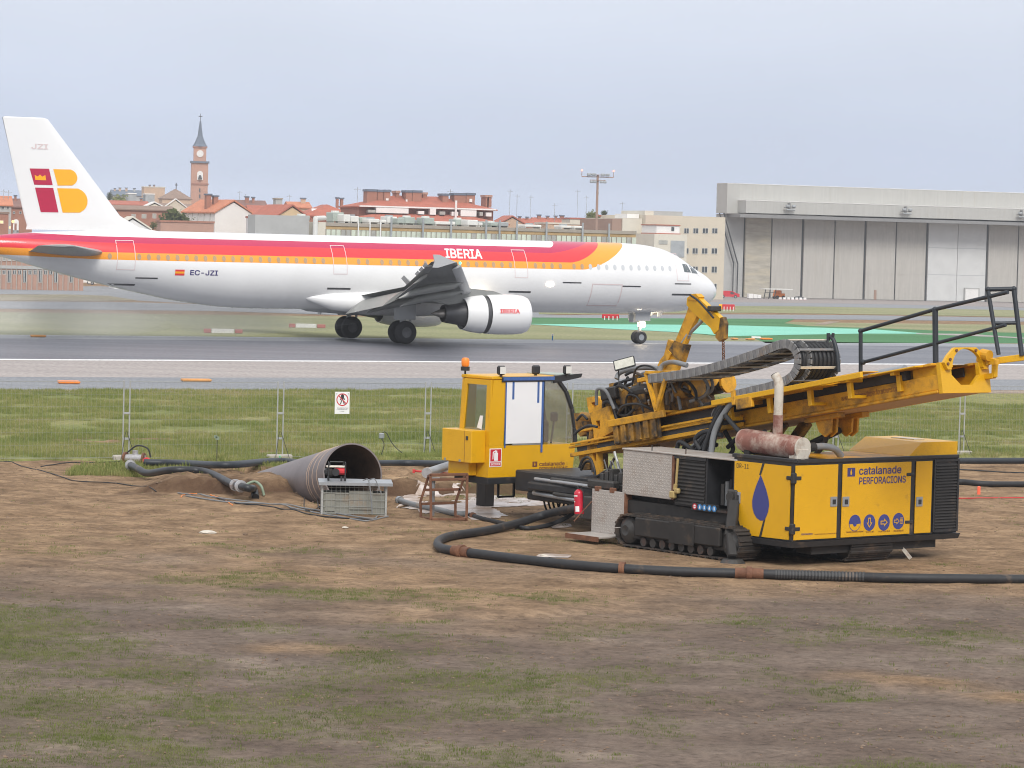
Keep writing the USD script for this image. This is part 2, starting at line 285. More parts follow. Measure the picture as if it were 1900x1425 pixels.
_spots = _spots + .55 * _blot(((735, 1225), (715, 1260), (700, 1290), (715, 1330), (690, 1345)), .22, .8) + .35 * _blot(((620, 1105), (690, 1108), (150, 1095), (60, 1110)), .9, .6)
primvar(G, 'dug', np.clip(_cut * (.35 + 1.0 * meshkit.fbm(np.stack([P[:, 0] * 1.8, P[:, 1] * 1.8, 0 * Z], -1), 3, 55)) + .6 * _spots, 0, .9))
_wn = meshkit.fbm(np.stack([P[:, 0] * .16, P[:, 1] * .16, 0 * Z], -1), 4, 51)
primvar(G, 'worn', np.clip(1 - sstep(44, 58, P[:, 1] + 26 * (_wn - .5)) * .9 - .9 * _blot(((1610, 1254), (1680, 1263), (1750, 1272), (1820, 1283), (1890, 1297), (520, 1203), (600, 1205)), .55, .45), 0, 1))

# ---------------------------------------------------------------- grass verge between yard and runway
EDGE = np.array([uv(gnd(*q)) for q in ((-420, 858), (-100, 858), (90, 856), (230, 859), (300, 862), (380, 866), (450, 866), (600, 866), (690, 873), (712, 890), (760, 896), (860, 900), (980, 897), (1120, 880), (1300, 862), (1500, 858), (1700, 852), (1950, 851), (2300, 850))])
EDGE = EDGE[np.argsort(EDGE[:, 0])]
VG1 = float(np.mean([uv(gnd(*q))[1] for q in ((0, 716), (600, 725), (1880, 731))]))
def edge_v(u): return np.interp(u, EDGE[:, 0], EDGE[:, 1])
def verge_z(u, v):
    x, y = xy(u, v).T; P = np.stack([x, y, 0 * x], -1)
    d = v - edge_v(u) - .5 * (meshkit.fbm(P * [1.2, 1.2, 1], 3, 61) - .5); e = VG1 - v + 1.2 * (meshkit.fbm(P * [.8, .8, 1], 3, 62) - .5)
    bank = np.interp(x, [-30, -5, -3.2, 2, 8, 30], [.05, .06, .36, .34, .06, .05])
    h = bank * (.6 + .8 * meshkit.fbm(P * [.5, .5, 1], 3, 63)) + .05 * (meshkit.fbm(P * 1.5, 3, 64) - .5)
    h = h * (1 - .85 * sstep(2.5, 8., d))
    return np.where(d < 0, -.5, 0) + sstep(0, .22, d) * (h + .5) * (d >= 0) - .5 * (d >= 0) - .6 * (1 - sstep(0, .3, e)), d, e
usv = np.concatenate([-np.geomspace(900, 31, 14), np.arange(-30, 110, .3), np.geomspace(112, 900, 16)])
vsv = np.concatenate([np.arange(50, 86, .2), np.arange(86, VG1 + 1.5, .4)])
U, V, f = grid(usv, vsv); Zv, d, e = verge_z(U, V); keep = ((d > -.6) & (e > -1))[f].all(1)
Pv = xy(U, V); inb = edge_v(U) * 0
usdkit.material(stage, '/World/Looks/turf', {
    'g': ('geometry', {}), 'n1': ('noise_texture', {'scale': .22, 'detail': 5, 'roughness': .6}), 'n2': ('noise_texture', {'scale': 3.5, 'detail': 6, 'roughness': .7}),
    'r1': ('rgb_ramp', {'ramp': [(.3, (.16, .185, .065)), (.5, (.22, .235, .09)), (.7, (.30, .275, .13))]}), 'r2': ('rgb_ramp', {'ramp': [(.3, (.5, .52, .48)), (.5, (1, 1, 1)), (.75, (1.35, 1.3, 1.2))]}),
    'm': ('mix', {'mix_type': 'multiply', 'fac': 1.}), 'b': ('bump', {'strength': .8, 'distance': .12}), 'p': ('principled_bsdf', {'roughness': .95, 'specular_ior_level': .1})},
    [('g.position', 'n1.vector'), ('g.position', 'n2.vector'), ('n1.fac', 'r1.fac'), ('n2.fac', 'r2.fac'), ('r1.color', 'm.color1'), ('r2.color', 'm.color2'), ('m.color', 'p.base_color'), ('n2.fac', 'b.height'), ('b.normal', 'p.normal')], surface='p.BSDF')
tag(obj('grass_verge', (np.column_stack([Pv, Zv]), f[keep]), 'turf', smooth=True), 'rough green grass verge between fence and runway', 'grass verge', kind='structure')

# ---------------------------------------------------------------- runway, taxiways, painted ground (sheets that follow the terrain)
def sheet(name, label, poly, mat, dz, lift=True):
    """poly: outline in (u, v); cut into cells so that it follows the terrain's fall."""
    pg = poly if isinstance(poly, Polygon) else Polygon(poly); pg = pg.buffer(0); V, Fs, k = [], [], 0
    u0, v0, u1, v1 = pg.bounds; cuts = [v0] + [c for c in (175., 540.) if v0 < c < v1] + [v1]
    for a, b in zip(cuts[:-1], cuts[1:]):
        g = pg.intersection(sbox(u0 - 1, a, u1 + 1, b))
        for q in getattr(g, 'geoms', [g]):
            if q.geom_type != 'Polygon' or q.is_empty: continue
            v, t = trimesh.creation.triangulate_polygon(q, engine='earcut'); V.append(v); Fs.append(t + k); k += len(v)
    V = np.vstack(V); Fs = np.vstack(Fs); n = np.cross(V[Fs[:, 1]] - V[Fs[:, 0]], V[Fs[:, 2]] - V[Fs[:, 0]]); Fs[n < 0] = Fs[n < 0][:, ::-1]
    Z = terr_v(V[:, 1]) + dz
    return tag(obj(name, (np.column_stack([xy(V[:, 0], V[:, 1]), Z]), Fs), mat), label, name.replace('_', ' '), kind='structure')
def band(v0, v1, u0=-900, u1=1500, wob=0., seed=0, step=6.):
    if not wob: return [(u0, v0), (u1, v0), (u1, v1), (u0, v1)]
    us = np.concatenate([[u0], np.arange(-160, 420, step), [u1]]); n = lambda s: wob * (meshkit.fbm(np.stack([us * .06, us * 0, us * 0], -1), 4, s) - .5) * 2
    return list(zip(us, v0 + n(seed))) + list(zip(us, v1 + n(seed + 1)))[::-1]
def ground_mat(name, ramp, scale, stretch, rough=.85, spec=.3, fine=.25):
    usdkit.material(stage, '/World/Looks/' + name, {
        'g': ('geometry', {}), 'mp': ('mapping', {'rotation': (0, 0, -AL), 'scale': stretch, 'mapping_type': 'point'}), 'n': ('noise_texture', {'scale': scale, 'detail': 6, 'roughness': .6}),
        'n2': ('noise_texture', {'scale': 5., 'detail': 3}), 'r': ('rgb_ramp', {'ramp': ramp}), 'r2': ('rgb_ramp', {'ramp': [(.3, (1 - fine,) * 3), (.7, (1 + fine,) * 3)]}), 'm': ('mix', {'mix_type': 'multiply', 'fac': 1.}),
        'p': ('principled_bsdf', {'roughness': rough, 'specular_ior_level': spec})},
        [('g.position', 'mp.vector'), ('mp.vector', 'n.vector'), ('g.position', 'n2.vector'), ('n.fac', 'r.fac'), ('n2.fac', 'r2.fac'), ('r.color', 'm.color1'), ('r2.color', 'm.color2'), ('m.color', 'p.base_color')], surface='p.BSDF')
ground_mat('runway_asphalt', [(.3, (.085, .089, .108)), (.5, (.118, .122, .143)), (.7, (.175, .18, .20))], .22, (.035, 1.0, 1), .5, .4)
ground_mat('runway_edge_wet', [(.3, (.20, .21, .225)), (.7, (.27, .28, .295))], .3, (.05, 1, 1), .5, .4)
ground_mat('shoulder_concrete', [(.3, (.30, .27, .26)), (.5, (.345, .31, .295)), (.7, (.39, .355, .335))], .35, (.06, 1, 1), .8)
ground_mat('grey_asphalt', [(.3, (.19, .20, .22)), (.7, (.25, .26, .275))], .4, (.06, 1, 1), .7)
ground_mat('taxi_grey', [(.3, (.19, .20, .215)), (.7, (.26, .265, .275))], .2, (.06, 1, 1), .7)
ground_mat('apron_pink', [(.3, (.24, .21, .20)), (.7, (.30, .265, .25))], .1, (.1, 1, 1), .8)
ground_mat('infield_grass', [(.28, (.20, .21, .115)), (.5, (.25, .255, .14)), (.72, (.32, .295, .19))], .09, (.35, 1, 1), .95, .1)
ground_mat('infield_brown', [(.3, (.22, .20, .12)), (.5, (.27, .235, .16)), (.75, (.37, .30, .22))], .12, (.25, 1, 1), .95, .1)
ground_mat('green_cover', [(.3, (.06, .17, .07)), (.7, (.09, .22, .10))], .1, (.15, 1, 1), .9, .15, .12)
ground_mat('mint_cover', [(.3, (.20, .52, .40)), (.7, (.26, .60, .47))], .08, (.1, 1, 1), .8, .15, .06)
ground_mat('line_white', [(.3, (.74, .74, .74)), (.7, (.82, .82, .82))], 1., (.2, 1, 1), .6)
ground_mat('rubble', [(.3, (.22, .17, .13)), (.55, (.33, .27, .22)), (.75, (.42, .35, .30))], 1.2, (.5, 1, 1), .95, .1)
vat = lambda px, py: float(uv(tg(px, py))[1])
VA = np.mean([vat(0, 699.5), vat(600, 702.5), vat(1880, 705)]); VW = np.mean([vat(0, 668), vat(1750, 677)]); V1 = 162.5
sheet('rubble_edge', 'strip of brown rubble along the near runway edge', band(VG1 - 2.6, VG1 + .8, wob=.7, seed=71, step=1.5), 'rubble', .015)
sheet('perimeter_strip', 'grey asphalt strip beside the runway shoulder', band(VG1 + .1, VA), 'grey_asphalt', .020)
sheet('runway_shoulder', 'pale pinkish concrete runway shoulder', band(VA, VW), 'shoulder_concrete', .020)
sheet('runway', 'dark asphalt runway with rubber streaks', band(VW, V1 - 5.5, wob=0), 'runway_asphalt', .020)
sheet('runway_far_shoulder', 'paler wet band along the far runway edge', band(V1 - 5.5, V1), 'runway_edge_wet', .020)
sheet('edge_line', 'white painted line along the runway edge', band(VW - .5, VW + .6), 'line_white', .026)
sheet('infield', 'brownish green grass infield beyond the runway', band(V1, 232, wob=.5, seed=81), 'infield_grass', .008)
T = lambda *q: [tuple(uv(tg(*p))) for p in q]
sheet('taxiway', 'grey taxiway beyond the infield', T((-500, 560), (0, 559), (250, 561), (420, 566), (1000, 585), (1340, 583.5), (1600, 585), (1900, 590), (2500, 600), (2500, 607), (1900, 597), (1600, 593.5), (1340, 592), (1000, 589.5), (640, 585), (400, 577.5), (0, 573), (-500, 567)), 'taxi_grey', .016)
sheet('apron', 'wide pale apron in front of the buildings', T((-600, 536), (0, 531), (180, 531), (800, 548), (1340, 556), (1900, 571), (2600, 585), (2600, 592), (1900, 582), (1600, 572), (1340, 568), (1000, 585), (420, 566.5), (255, 558), (120, 546.5), (0, 546), (-600, 548)), 'taxi_grey', .012)
sheet('hangar_apron', 'pinkish concrete apron at the hangar doors', T((1290, 549), (1900, 557), (2600, 570), (2600, 584), (1900, 570.5), (1600, 564), (1290, 560)), 'apron_pink', .018)
sheet('grass_island', 'thin grass island between apron and taxiway', T((-600, 549), (0, 547), (120, 546.5), (200, 549), (255, 557.5), (180, 559), (0, 558), (-600, 559)), 'infield_brown', .024)
sheet('grass_strip', 'grass strip between taxiway and hangar apron', T((1000, 577), (1340, 568), (1480, 568.5), (1900, 576), (2500, 588), (2500, 598), (1900, 588.5), (1600, 583.5), (1400, 580.5), (1000, 583.5)), 'infield_grass', .020)
sheet('green_ground_cover', 'dark green covered ground beyond the runway', T((960, 589.5), (1340, 591.5), (1475, 592), (1455, 600), (1500, 605), (1640, 610), (1800, 616), (2300, 627), (2300, 642), (1900, 637), (1640, 637), (1420, 637), (1400, 628), (1350, 626), (1100, 606), (960, 601)), 'green_cover', .020)
sheet('mint_ground_cover', 'mint green covered strip beyond the runway', T((975, 601.5), (1200, 602.5), (1345, 604), (1500, 608), (1620, 611.5), (1725, 620), (1600, 619.5), (1440, 622.5), (1350, 624.5), (1240, 616), (1100, 609)), 'mint_cover', .026)
sheet('mint_edge', 'pale edge of the mint cover on the right', T((1700, 619), (1800, 620.5), (1905, 628), (1905, 629.5), (1800, 624), (1700, 620.6)), 'shoulder_concrete', .030)
sheet('bare_patch', 'pale bare patch in the brown infield', T((1510, 602), (1538, 596.5), (1560, 597), (1530, 603)), 'rubble', .026)
# white slurry spilled under the cab
def blob(px, seed, n=160, rough=.34):
    C = np.array([gnd(*q)[:2] for q in px]); pg = Polygon(C).buffer(.05).simplify(.02); B = np.array([pg.exterior.interpolate(t, True).coords[0] for t in np.linspace(0, 1, n, endpoint=False)])
    c = B.mean(0); r = 1 + rough * 2 * (meshkit.fbm(np.column_stack([B * 3.2, np.full(n, seed)]), 5, seed) - .5); return Polygon(c + (B - c) * r[:, None]).buffer(0)
sl = shapely.union_all([blob(q, s) for q, s in (([(740, 922), (800, 915), (880, 918), (900, 938), (880, 955), (800, 952), (760, 945)], 3), ([(880, 920), (950, 922), (1005, 934), (960, 938), (900, 940)], 5), ([(860, 935), (905, 938), (935, 958), (900, 965), (870, 962)], 7), ([(1020, 974), (1055, 973), (1060, 978), (1030, 980)], 9), ([(1010, 1028), (1060, 1030), (1050, 1035), (1000, 1034)], 11))])
vv, ff = [], []
for g in getattr(sl, 'geoms', [sl]):
    for q in getattr(g.segmentize(.15), 'geoms', [g.segmentize(.15)]):
        v, t = trimesh.creation.triangulate_polygon(q, engine='triangle') if False else trimesh.creation.triangulate_polygon(q, engine='earcut'); ff.append(t + sum(map(len, vv))); vv.append(v)
vv = np.vstack(vv); ff = np.vstack(ff); n = np.cross(vv[ff[:, 1]] - vv[ff[:, 0]], vv[ff[:, 2]] - vv[ff[:, 0]]); ff[n < 0] = ff[n < 0][:, ::-1]
m = trimesh.Trimesh(np.column_stack([vv, zg(vv[:, 0], vv[:, 1]) + .012]), ff, process=False)
tag(obj('spilled_slurry', m, 'slurry'), 'whitish slurry spilled on the soil around the cab steps', 'slurry', kind='stuff')

# ---------------------------------------------------------------- grass blades (uncountable)
usdkit.material(stage, '/World/Looks/blade', {
    'g': ('geometry', {}), 'n1': ('noise_texture', {'scale': .22, 'detail': 5, 'roughness': .6}), 'oi': ('object_info', {}), 'a': ('math', {'math_type': 'multiply_add', 'value2': .45, 'value3': -.22}), 'ad': ('math', {'math_type': 'add'}),
    'r1': ('rgb_ramp', {'ramp': [(.15, (.14, .185, .055)), (.42, (.21, .245, .08)), (.6, (.29, .29, .11)), (.85, (.38, .33, .18))]}),
    'd': ('diffuse_bsdf', {}), 't': ('translucent_bsdf', {}), 'm': ('mix_closure', {'fac': .3})},
    [('g.position', 'n1.vector'), ('oi.random', 'a.value1'), ('n1.fac', 'ad.value1'), ('a.value', 'ad.value2'), ('ad.value', 'r1.fac'), ('r1.color', 'd.color'), ('r1.color', 't.color'), ('d.BSDF', 'm.closure1'), ('t.BSDF', 'm.closure2')], surface='m.closure')
usdkit.material(stage, '/World/Looks/weed', {'g': ('geometry', {}), 'n1': ('noise_texture', {'scale': .8, 'detail': 5, 'roughness': .6}), 'r1': ('rgb_ramp', {'ramp': [(.25, (.10, .12, .042)), (.5, (.155, .18, .06)), (.75, (.25, .235, .11))]}), 'd': ('diffuse_bsdf', {}), 't': ('translucent_bsdf', {}), 'm': ('mix_closure', {'fac': .25})},
    [('g.position', 'n1.vector'), ('n1.fac', 'r1.fac'), ('r1.color', 'd.color'), ('r1.color', 't.color'), ('d.BSDF', 'm.closure1'), ('t.BSDF', 'm.closure2')], surface='m.closure')
def tuft(n, h, spread, w, seed):
    r = np.random.default_rng(seed); V, Fc = [], []
    for i in range(n):
        b = r.normal(0, spread, 2); a = r.uniform(0, 2 * np.pi); d = np.array([np.cos(a), np.sin(a)]); l = r.uniform(.1, .75) * h; hh = h * r.uniform(.5, 1.1); q = np.array([-d[1], d[0]]) * w / 2; k = len(V)
        V += [(*(b - q), -.02), (*(b + q), -.02), (*(b + d * l * .35 + q * .8), hh * .6), (*(b + d * l * .35 - q * .8), hh * .6), (*(b + d * l), hh)]
        Fc += [(k, k + 1, k + 2), (k, k + 2, k + 3), (k + 3, k + 2, k + 4)]
    return np.array(V), np.array(Fc)
def scatter(name, label, xyz, protos, smin, smax, mat='blade'):
    pi = UsdGeom.PointInstancer.Define(stage, '/World/' + name); tag(pi.GetPrim(), label, 'grass', kind='stuff')
    tg_ = []
    for i, p in enumerate(protos):
        m = usdkit.mesh(stage, f'/World/{name}/protos/tuft_{i:03d}', p, '/World/Looks/' + mat, False); tg_.append(m.GetPath())
    pi.CreatePrototypesRel().SetTargets(tg_); n = len(xyz); a = RNG.uniform(0, np.pi * 2, n)
    pi.CreateProtoIndicesAttr(Vt.IntArray.FromNumpy(RNG.integers(0, len(protos), n).astype(np.int32)))
    pi.CreatePositionsAttr(Vt.Vec3fArray.FromNumpy(xyz.astype(np.float32)))
    pi.CreateOrientationsAttr(Vt.QuathArray([Gf.Quath(float(np.cos(t / 2)), 0, 0, float(np.sin(t / 2))) for t in a]))
    s = RNG.uniform(smin, smax, n); pi.CreateScalesAttr(Vt.Vec3fArray.FromNumpy(np.stack([s, s, s], -1).astype(np.float32)))
def in_view(x, y, mrg=120):
    q = np.stack([x, y, 0 * x], -1) - EYE; z = q @ CF; px = 950 + F * (q @ CR) / z; py = 712.5 - F * (q @ CU) / z
    return (px > -mrg) & (px < 1900 + mrg) & (py < 1425 + mrg)
N = 120000; y = RNG.uniform(66, 118, N); x = RNG.uniform(-.2, .2, N) * y; w = np.stack([x * RU[0] + y * RU[1], x * RV[0] + y * RV[1]]); zz, d, e = verge_z(*w)
ok = (d > .05) & (e > .4) & in_view(x, y) & (meshkit.fbm(np.stack([x * .7, y * .7, 0 * x], -1), 3, 91) > .38)
scatter('verge_grass', 'long green grass blades growing on the verge behind the fence', np.stack([x, y, zz], -1)[ok][:52000], [tuft(16, .12, .10, .008, s) for s in range(5)], .5, 1.3)
N = 260000; y = RNG.uniform(32, 76, N); x = RNG.uniform(-.19, .19, N) * y; g = greens(x, y); ok = in_view(x, y) & (RNG.uniform(0, 1, N) < g * .55 + .006)
x, y = x[ok][:75000], y[ok][:75000]
scatter('sparse_weeds', 'short sparse weeds growing in patches on the bare soil', np.stack([x, y, zg(x, y)], -1), [tuft(8, .028, .035, .007, s + 20) for s in range(5)], .4, 1.5, 'weed')
N = 2600; x = RNG.uniform(-10.5, -4.6, N); y = 74.2 + .8 * RNG.normal(size=N) + .28 * (x + 8); ok = (np.abs(y - 74.5) < 1.8)
scatter('trench_weeds', 'taller weeds growing between the two black pipes', np.stack([x, y, zg(x, y)], -1)[ok], [tuft(10, .16, .08, .012, s + 40) for s in range(4)], .4, 1.2)
# loose clods and stones of the yard
def clod(seed, r):
    m = trimesh.creation.icosphere(subdivisions=1, radius=1); m.vertices *= (r * (.7 + .7 * meshkit.noise(m.vertices * 1.3 + seed, seed)))[:, None] * [1, .8, .6]; return m
N = 16000; y = 33 + 43 * RNG.uniform(0, 1, N) ** 1.25; x = RNG.uniform(-.185, .185, N) * y; ok = meshkit.fbm(np.stack([x * .5, y * .5, 0 * x], -1), 3, 95) > .47; x, y = x[ok], y[ok]
z = zg(x, y); tm_ = [clod(i, 1.) for i in range(12)]; Vc, Fc_ = [], []; nv = len(tm_[0].vertices)
for i in range(len(x)):
    q_ = tm_[i % 12]; a = RNG.uniform(0, 6.28); r_ = .006 + .026 * RNG.uniform() ** 3; c_, s_ = np.cos(a), np.sin(a); v = q_.vertices @ np.array([[c_, s_, 0], [-s_, c_, 0], [0, 0, 1]]) * r_ * [1, 1, .8] + [x[i], y[i], z[i]]; Vc.append(v); Fc_.append(q_.faces + i * nv)
cl = trimesh.Trimesh(np.vstack(Vc), np.vstack(Fc_), process=False)
paint('clod_soil', (.17, .115, .078), .95, .45, 9., (.34, .27, .20), .25, 4.)
tag(obj('soil_clods', cl, 'clod_soil'), 'small clods and crumbs of soil lying on the yard', 'clods', kind='stuff')
for px, py, r, c in ((386, 988, .14, 'dirty_white'), (455, 992, .05, 'clod_soil'), (640, 980, .06, 'dirty_white'), (1010, 1033, .07, 'dirty_white')):
    p = gnd(px, py); m = clod(int(px), r); m.apply_scale((1, 1, .6)); m.apply_translation((p[0], p[1], float(zg(p[0], p[1])[0]) + .02))
    tag(obj('stone', m, c), {386: 'largest pale stone lying on the soil left of the crate', 455: 'small dark clod right of the large pale stone', 640: 'small pale pebble on the soil below the crate', 1010: 'pale crumb of dried slurry inside the loop of thick hose'}[px], 'stone')
# ================================================================ buildings far behind
paint('clad_grey', (.42, .418, .395), .6, .08, .5, (.36, .33, .27), .10, .12, stretch=(6, 6, .25))
paint('clad_shade', (.34, .35, .37), .6, .08, .5)  # grey of the cross seams on the pale door leaves
paint('door_grey', (.44, .42, .385), .7, .10, .5, (.36, .32, .26), .15, .12, stretch=(5, 5, .3))
paint('door_stained', (.40, .37, .31), .8, .25, .6, (.50, .44, .31), .35, .2, stretch=(.5, .5, 3))
paint('door_pale', (.58, .585, .575), .6, .06, .5)
paint('gap_dark', (.045, .048, .052), .7, .1); paint('track_grey', (.22, .22, .22), .6, .2)
paint('beige_wall', (.56, .50, .40), .8, .05, .4, (.38, .33, .26), .08, .2); paint('beige_light', (.62, .58, .49), .8, .06, .4); paint('window_dark', (.07, .08, .09), .25, .3, 1.5)
paint('window_blind', (.36, .36, .33), .5, .2, 1.); paint('frame_pale', (.55, .55, .52), .6, .05); paint('white_far', (.74, .73, .71), .7, .05, .4); paint('brown_wall', (.33, .22, .17), .8, .1, .5)
paint('brick_far', (.34, .16, .11), .85, .16, .6); paint('brick_pink', (.42, .25, .19), .85, .10, .5); paint('brick_tower', (.46, .26, .19), .85, .10, .35)
paint('roof_red', (.40, .12, .075), .85, .18, .6, (.2, .10, .08), .15, .5); paint('roof_orange', (.52, .20, .11), .85, .16, .6); paint('roof_plum', (.22, .12, .10), .85, .16, .6); paint('roof_brown', (.25, .17, .13), .85, .14, .6)
paint('slate_far', (.12, .15, .20), .6, .12, .6); paint('ochre_wall', (.60, .46, .28), .85, .08, .5); paint('tan_wall', (.52, .37, .26), .85, .08, .5); paint('grey_wall', (.40, .40, .39), .85, .08, .5)
paint('ac_green', (.36, .41, .37), .6, .15, .7); paint('ac_white', (.68, .68, .65), .6, .1, .7); paint('ac_grey', (.33, .35, .36), .6, .2, .7); paint('fascia_ochre', (.42, .28, .13), .8, .2, .8)
paint('pane_pale', (.55, .60, .50), .3, .22, .5); paint('parapet', (.34, .30, .25), .85, .15, .6)
glow('warm_window', (1., .68, .34), 1.1); glow('beacon_red', (1., .22, .15), 3.)

class Facade:
    """A building's front plane: local x along it, y into the building, z up; found from where it meets the picture."""
    def __init__(s, name, label, cat_, px, Y, ang, group=None):
        P = at(px, 445, Y); s.o = np.array([P[0], P[1], float(terr(P[0], P[1])) - .05]); a = math.radians(ang); s.d = np.array([math.cos(a), math.sin(a), 0]); s.n = np.array([-math.sin(a), math.cos(a), 0])
        s.t = thing(name, label, cat_, s.o, a, group); s.k = F / Y
    def q(s, px, py, dy=0.):
        P = onpl(px, py, s.o + s.n * dy, s.n) - s.o; return P @ s.d, P[2]
    def rect(s, name, mat, x0, x1, yt, yb, d0=0., d1=8., parent=None, ch=0., dy=0., label=None, z0=None, zx=None):
        """A box from picture column x0 to x1, picture row yt (top) to yb (bottom; None = ground), from depth d0 to d1 behind the plane."""
        a, zt = s.q(x0, yt, dy); b, zt2 = s.q(x1, yt, dy); zx = zx or (x0 + x1) / 2; zb = 0. if yb is None else s.q(zx, yb, dy)[1]; zt = s.q(zx, yt, dy)[1]
        if z0 is not None: zb = z0
        return obj(name, bx(a, b, d0, d1, zb, zt, ch), mat, parent or s.t, label=label)
    def window(s, x0, x1, yt, yb, mat='window_dark', frame='frame_pale', bars=1, d=-.02):
        a, zt = s.q(x0, yt); b, _ = s.q(x1, yt); zb = s.q(x0, yb)[1]; w = .06
        fm = [bx(a, b, d - .05, d + .04, zt - w, zt), bx(a, b, d - .07, d + .04, zb, zb + w), bx(a, a + w, d - .05, d + .04, zb + w, zt - w), bx(b - w, b, d - .05, d + .04, zb + w, zt - w)]
        for i in range(bars): c = a + (b - a) * (i + 1) / (bars + 1); fm.append(bx(c - .04, c + .04, d - .045, d + .04, zb + w, zt - w))
        wn = obj('window', fm, frame, s.t); obj('pane', bx(a + w, b - w, d, d + .02, zb + w, zt - w), mat, wn); return wn
def gable(f, name, mat, x0, x1, ye, yr, d0, d1, axis='x', over=.4, parent=None):
    """Pitched roof over picture columns x0..x1: eaves at row ye, ridge at row yr; axis 'x': ridge along the front; 'y': gable faces front; 'hip'."""
    a, ze = f.q(x0, ye); b, _ = f.q(x1, ye); ze = f.q((x0 + x1) / 2, ye)[1]; zr = f.q((x0 + x1) / 2, yr)[1]; a -= over; b += over; d0 -= over; d1 += over; c = (d0 + d1) / 2; th = .25
    if axis == 'x': v = [(a, d0, ze), (b, d0, ze), (b, d1, ze), (a, d1, ze), (a, c, zr), (b, c, zr)]
    elif axis == 'y': m = (a + b) / 2; v = [(a, d0, ze), (b, d0, ze), (b, d1, ze), (a, d1, ze), (m, d0, zr), (m, d1, zr)]
    else: i = min((b - a), (d1 - d0)) * .45; v = [(a, d0, ze), (b, d0, ze), (b, d1, ze), (a, d1, ze), (a + i, c, zr), (b - i, c, zr)] if b - a > d1 - d0 else [(a, d0, ze), (b, d0, ze), (b, d1, ze), (a, d1, ze), ((a + b) / 2, d0 + i, zr), ((a + b) / 2, d1 - i, zr)]
    v = np.array(v); v = np.vstack([v, v[:4] - [0, 0, th]]); return obj(name, trimesh.convex.convex_hull(v), mat, parent or f.t)

# ---- hangar
h = Facade('aircraft_hangar', 'huge grey hangar with a row of tall sliding doors under a corrugated fascia', 'hangar', 1327, 636, 21)
h.rect('fascia_upper', 'clad_grey', 1342, 2300, 350.4, 404, -2., 3.2, zx=1640); h.rect('fascia_trim', 'white_far', 1341.6, 2300, 349.6, 350.4, -2.06, 3.2, zx=1640)
a_, b_ = h.q(1560, 400)[0], h.q(2300, 400)[0]; obj('hangar_hall', bx(a_, b_, 3.3, 58, 0, h.q(1640, 362)[1]), 'clad_grey', h.t); h.rect('wall_end', 'grey_wall', 1344, 1381, 397.3, None, 0, 4, label='stained concrete wall at the hangar end')
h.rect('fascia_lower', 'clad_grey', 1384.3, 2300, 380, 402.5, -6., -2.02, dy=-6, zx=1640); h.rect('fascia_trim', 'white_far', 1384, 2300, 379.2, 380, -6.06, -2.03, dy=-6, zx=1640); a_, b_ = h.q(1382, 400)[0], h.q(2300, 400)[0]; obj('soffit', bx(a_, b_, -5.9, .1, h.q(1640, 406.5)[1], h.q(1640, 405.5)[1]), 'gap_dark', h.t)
a0, zt = h.q(1372, 397, -6); a1, _ = h.q(2300, 397, -6)
zs = h.q(1640, 403.0, -6)[1]
obj('door_rail', bx(a0, a1, -6.4, -.1, zs - .9, zs - .25), 'track_grey', h.t)
xs = [1381, 1431, 1489, 1548, 1605, 1662, 1720, 1776, 1832, 1889, 1947, 2006, 2066]
doort = h.q(1640, 407)[1]
for i, (x0, x1) in enumerate(zip(xs[:-1], xs[1:])):
    a, _ = h.q(x0 + 1.6, 420); b, _ = h.q(x1 - (.3 if i in (6,) else 1.6), 420); mt = 'door_stained' if i == 0 else 'door_pale' if i in (6, 7) else 'door_grey'
    dd = -.25 if i % 2 else -.55
    lf = obj('door_leaf', bx(a, b, dd, .1, .12, doort, .05), mt, h.t)
    for k in range(1, 3): obj('seam', bx(a + .02, b - .02, dd - .03, dd - .004, doort * k / 3 - .05, doort * k / 3 + .03), 'clad_shade' if i in (6, 7) else mt, lf)
    if i not in (6,): obj('leaf_joint', bx(b + .02, b + .30, -.3, .15, .12, doort), 'gap_dark', h.t)
a, b = h.q(1381, 420)[0], h.q(2066, 420)[0]; obj('wall_behind', bx(a, b, .5, 3., .05, doort + .1), 'gap_dark', h.t); obj('ground_sill', bx(a, b, -.9, .4, 0, .1), 'track_grey', h.t)
a, z1 = h.q(1789, 536); b, _ = h.q(1813, 536); vd = obj('vehicle_door', bx(a, b, -.62, -.30, .12, z1), 'white_far', h.t); obj('door_frame', [bx(a - .25, a - .02, -.66, -.3, .12, z1 + .25), bx(b + .02, b + .25, -.66, -.3, .12, z1 + .25), bx(a - .02, b + .02, -.66, -.3, z1 + .02, z1 + .25)], 'grey_wall', vd)
a, z1 = h.q(1619.5, 538); b, _ = h.q(1624, 538); obj('small_door', bx(a, b, -.64, -.3, .12, z1), 'brown_wall', h.t)
for x in (1462, 1678, 1893):
    a = h.q(x, 391, -6)[0]; z = h.q(1640, 391, -6)[1]; fl = obj('floodlight', [bx(a - 1.2, a + 1.2, -7.0, -6.6, z - .1, z + .1), bx(a - .1, a + .1, -7., -6.02, z - .5, z + 1.0)], 'track_grey', h.t)
    obj('lamp_head', [bx(a - 1.1, a - .3, -7.6, -7.02, z + .1, z + .6, .1), bx(a + .3, a + 1.1, -7.6, -7.02, z + .1, z + .6, .1), bx(a - 1., a + 1., -7.5, -7.02, z - .6, z - .3, .1)], 'ac_grey', fl)
for (xa, ya, xb, yb) in ((1335, 395, 1361, 488), (1343, 395, 1369, 490)):
    p, q = h.q(xa, ya, -1), h.q(xb, yb, -1); obj('stay_cable', [cyl((p[0], -1, p[1]), (q[0], -1, q[1]), .14, 6), cyl((q[0], -1, q[1]), (q[0], -1, .05), .12, 6)], 'gap_dark', h.t)

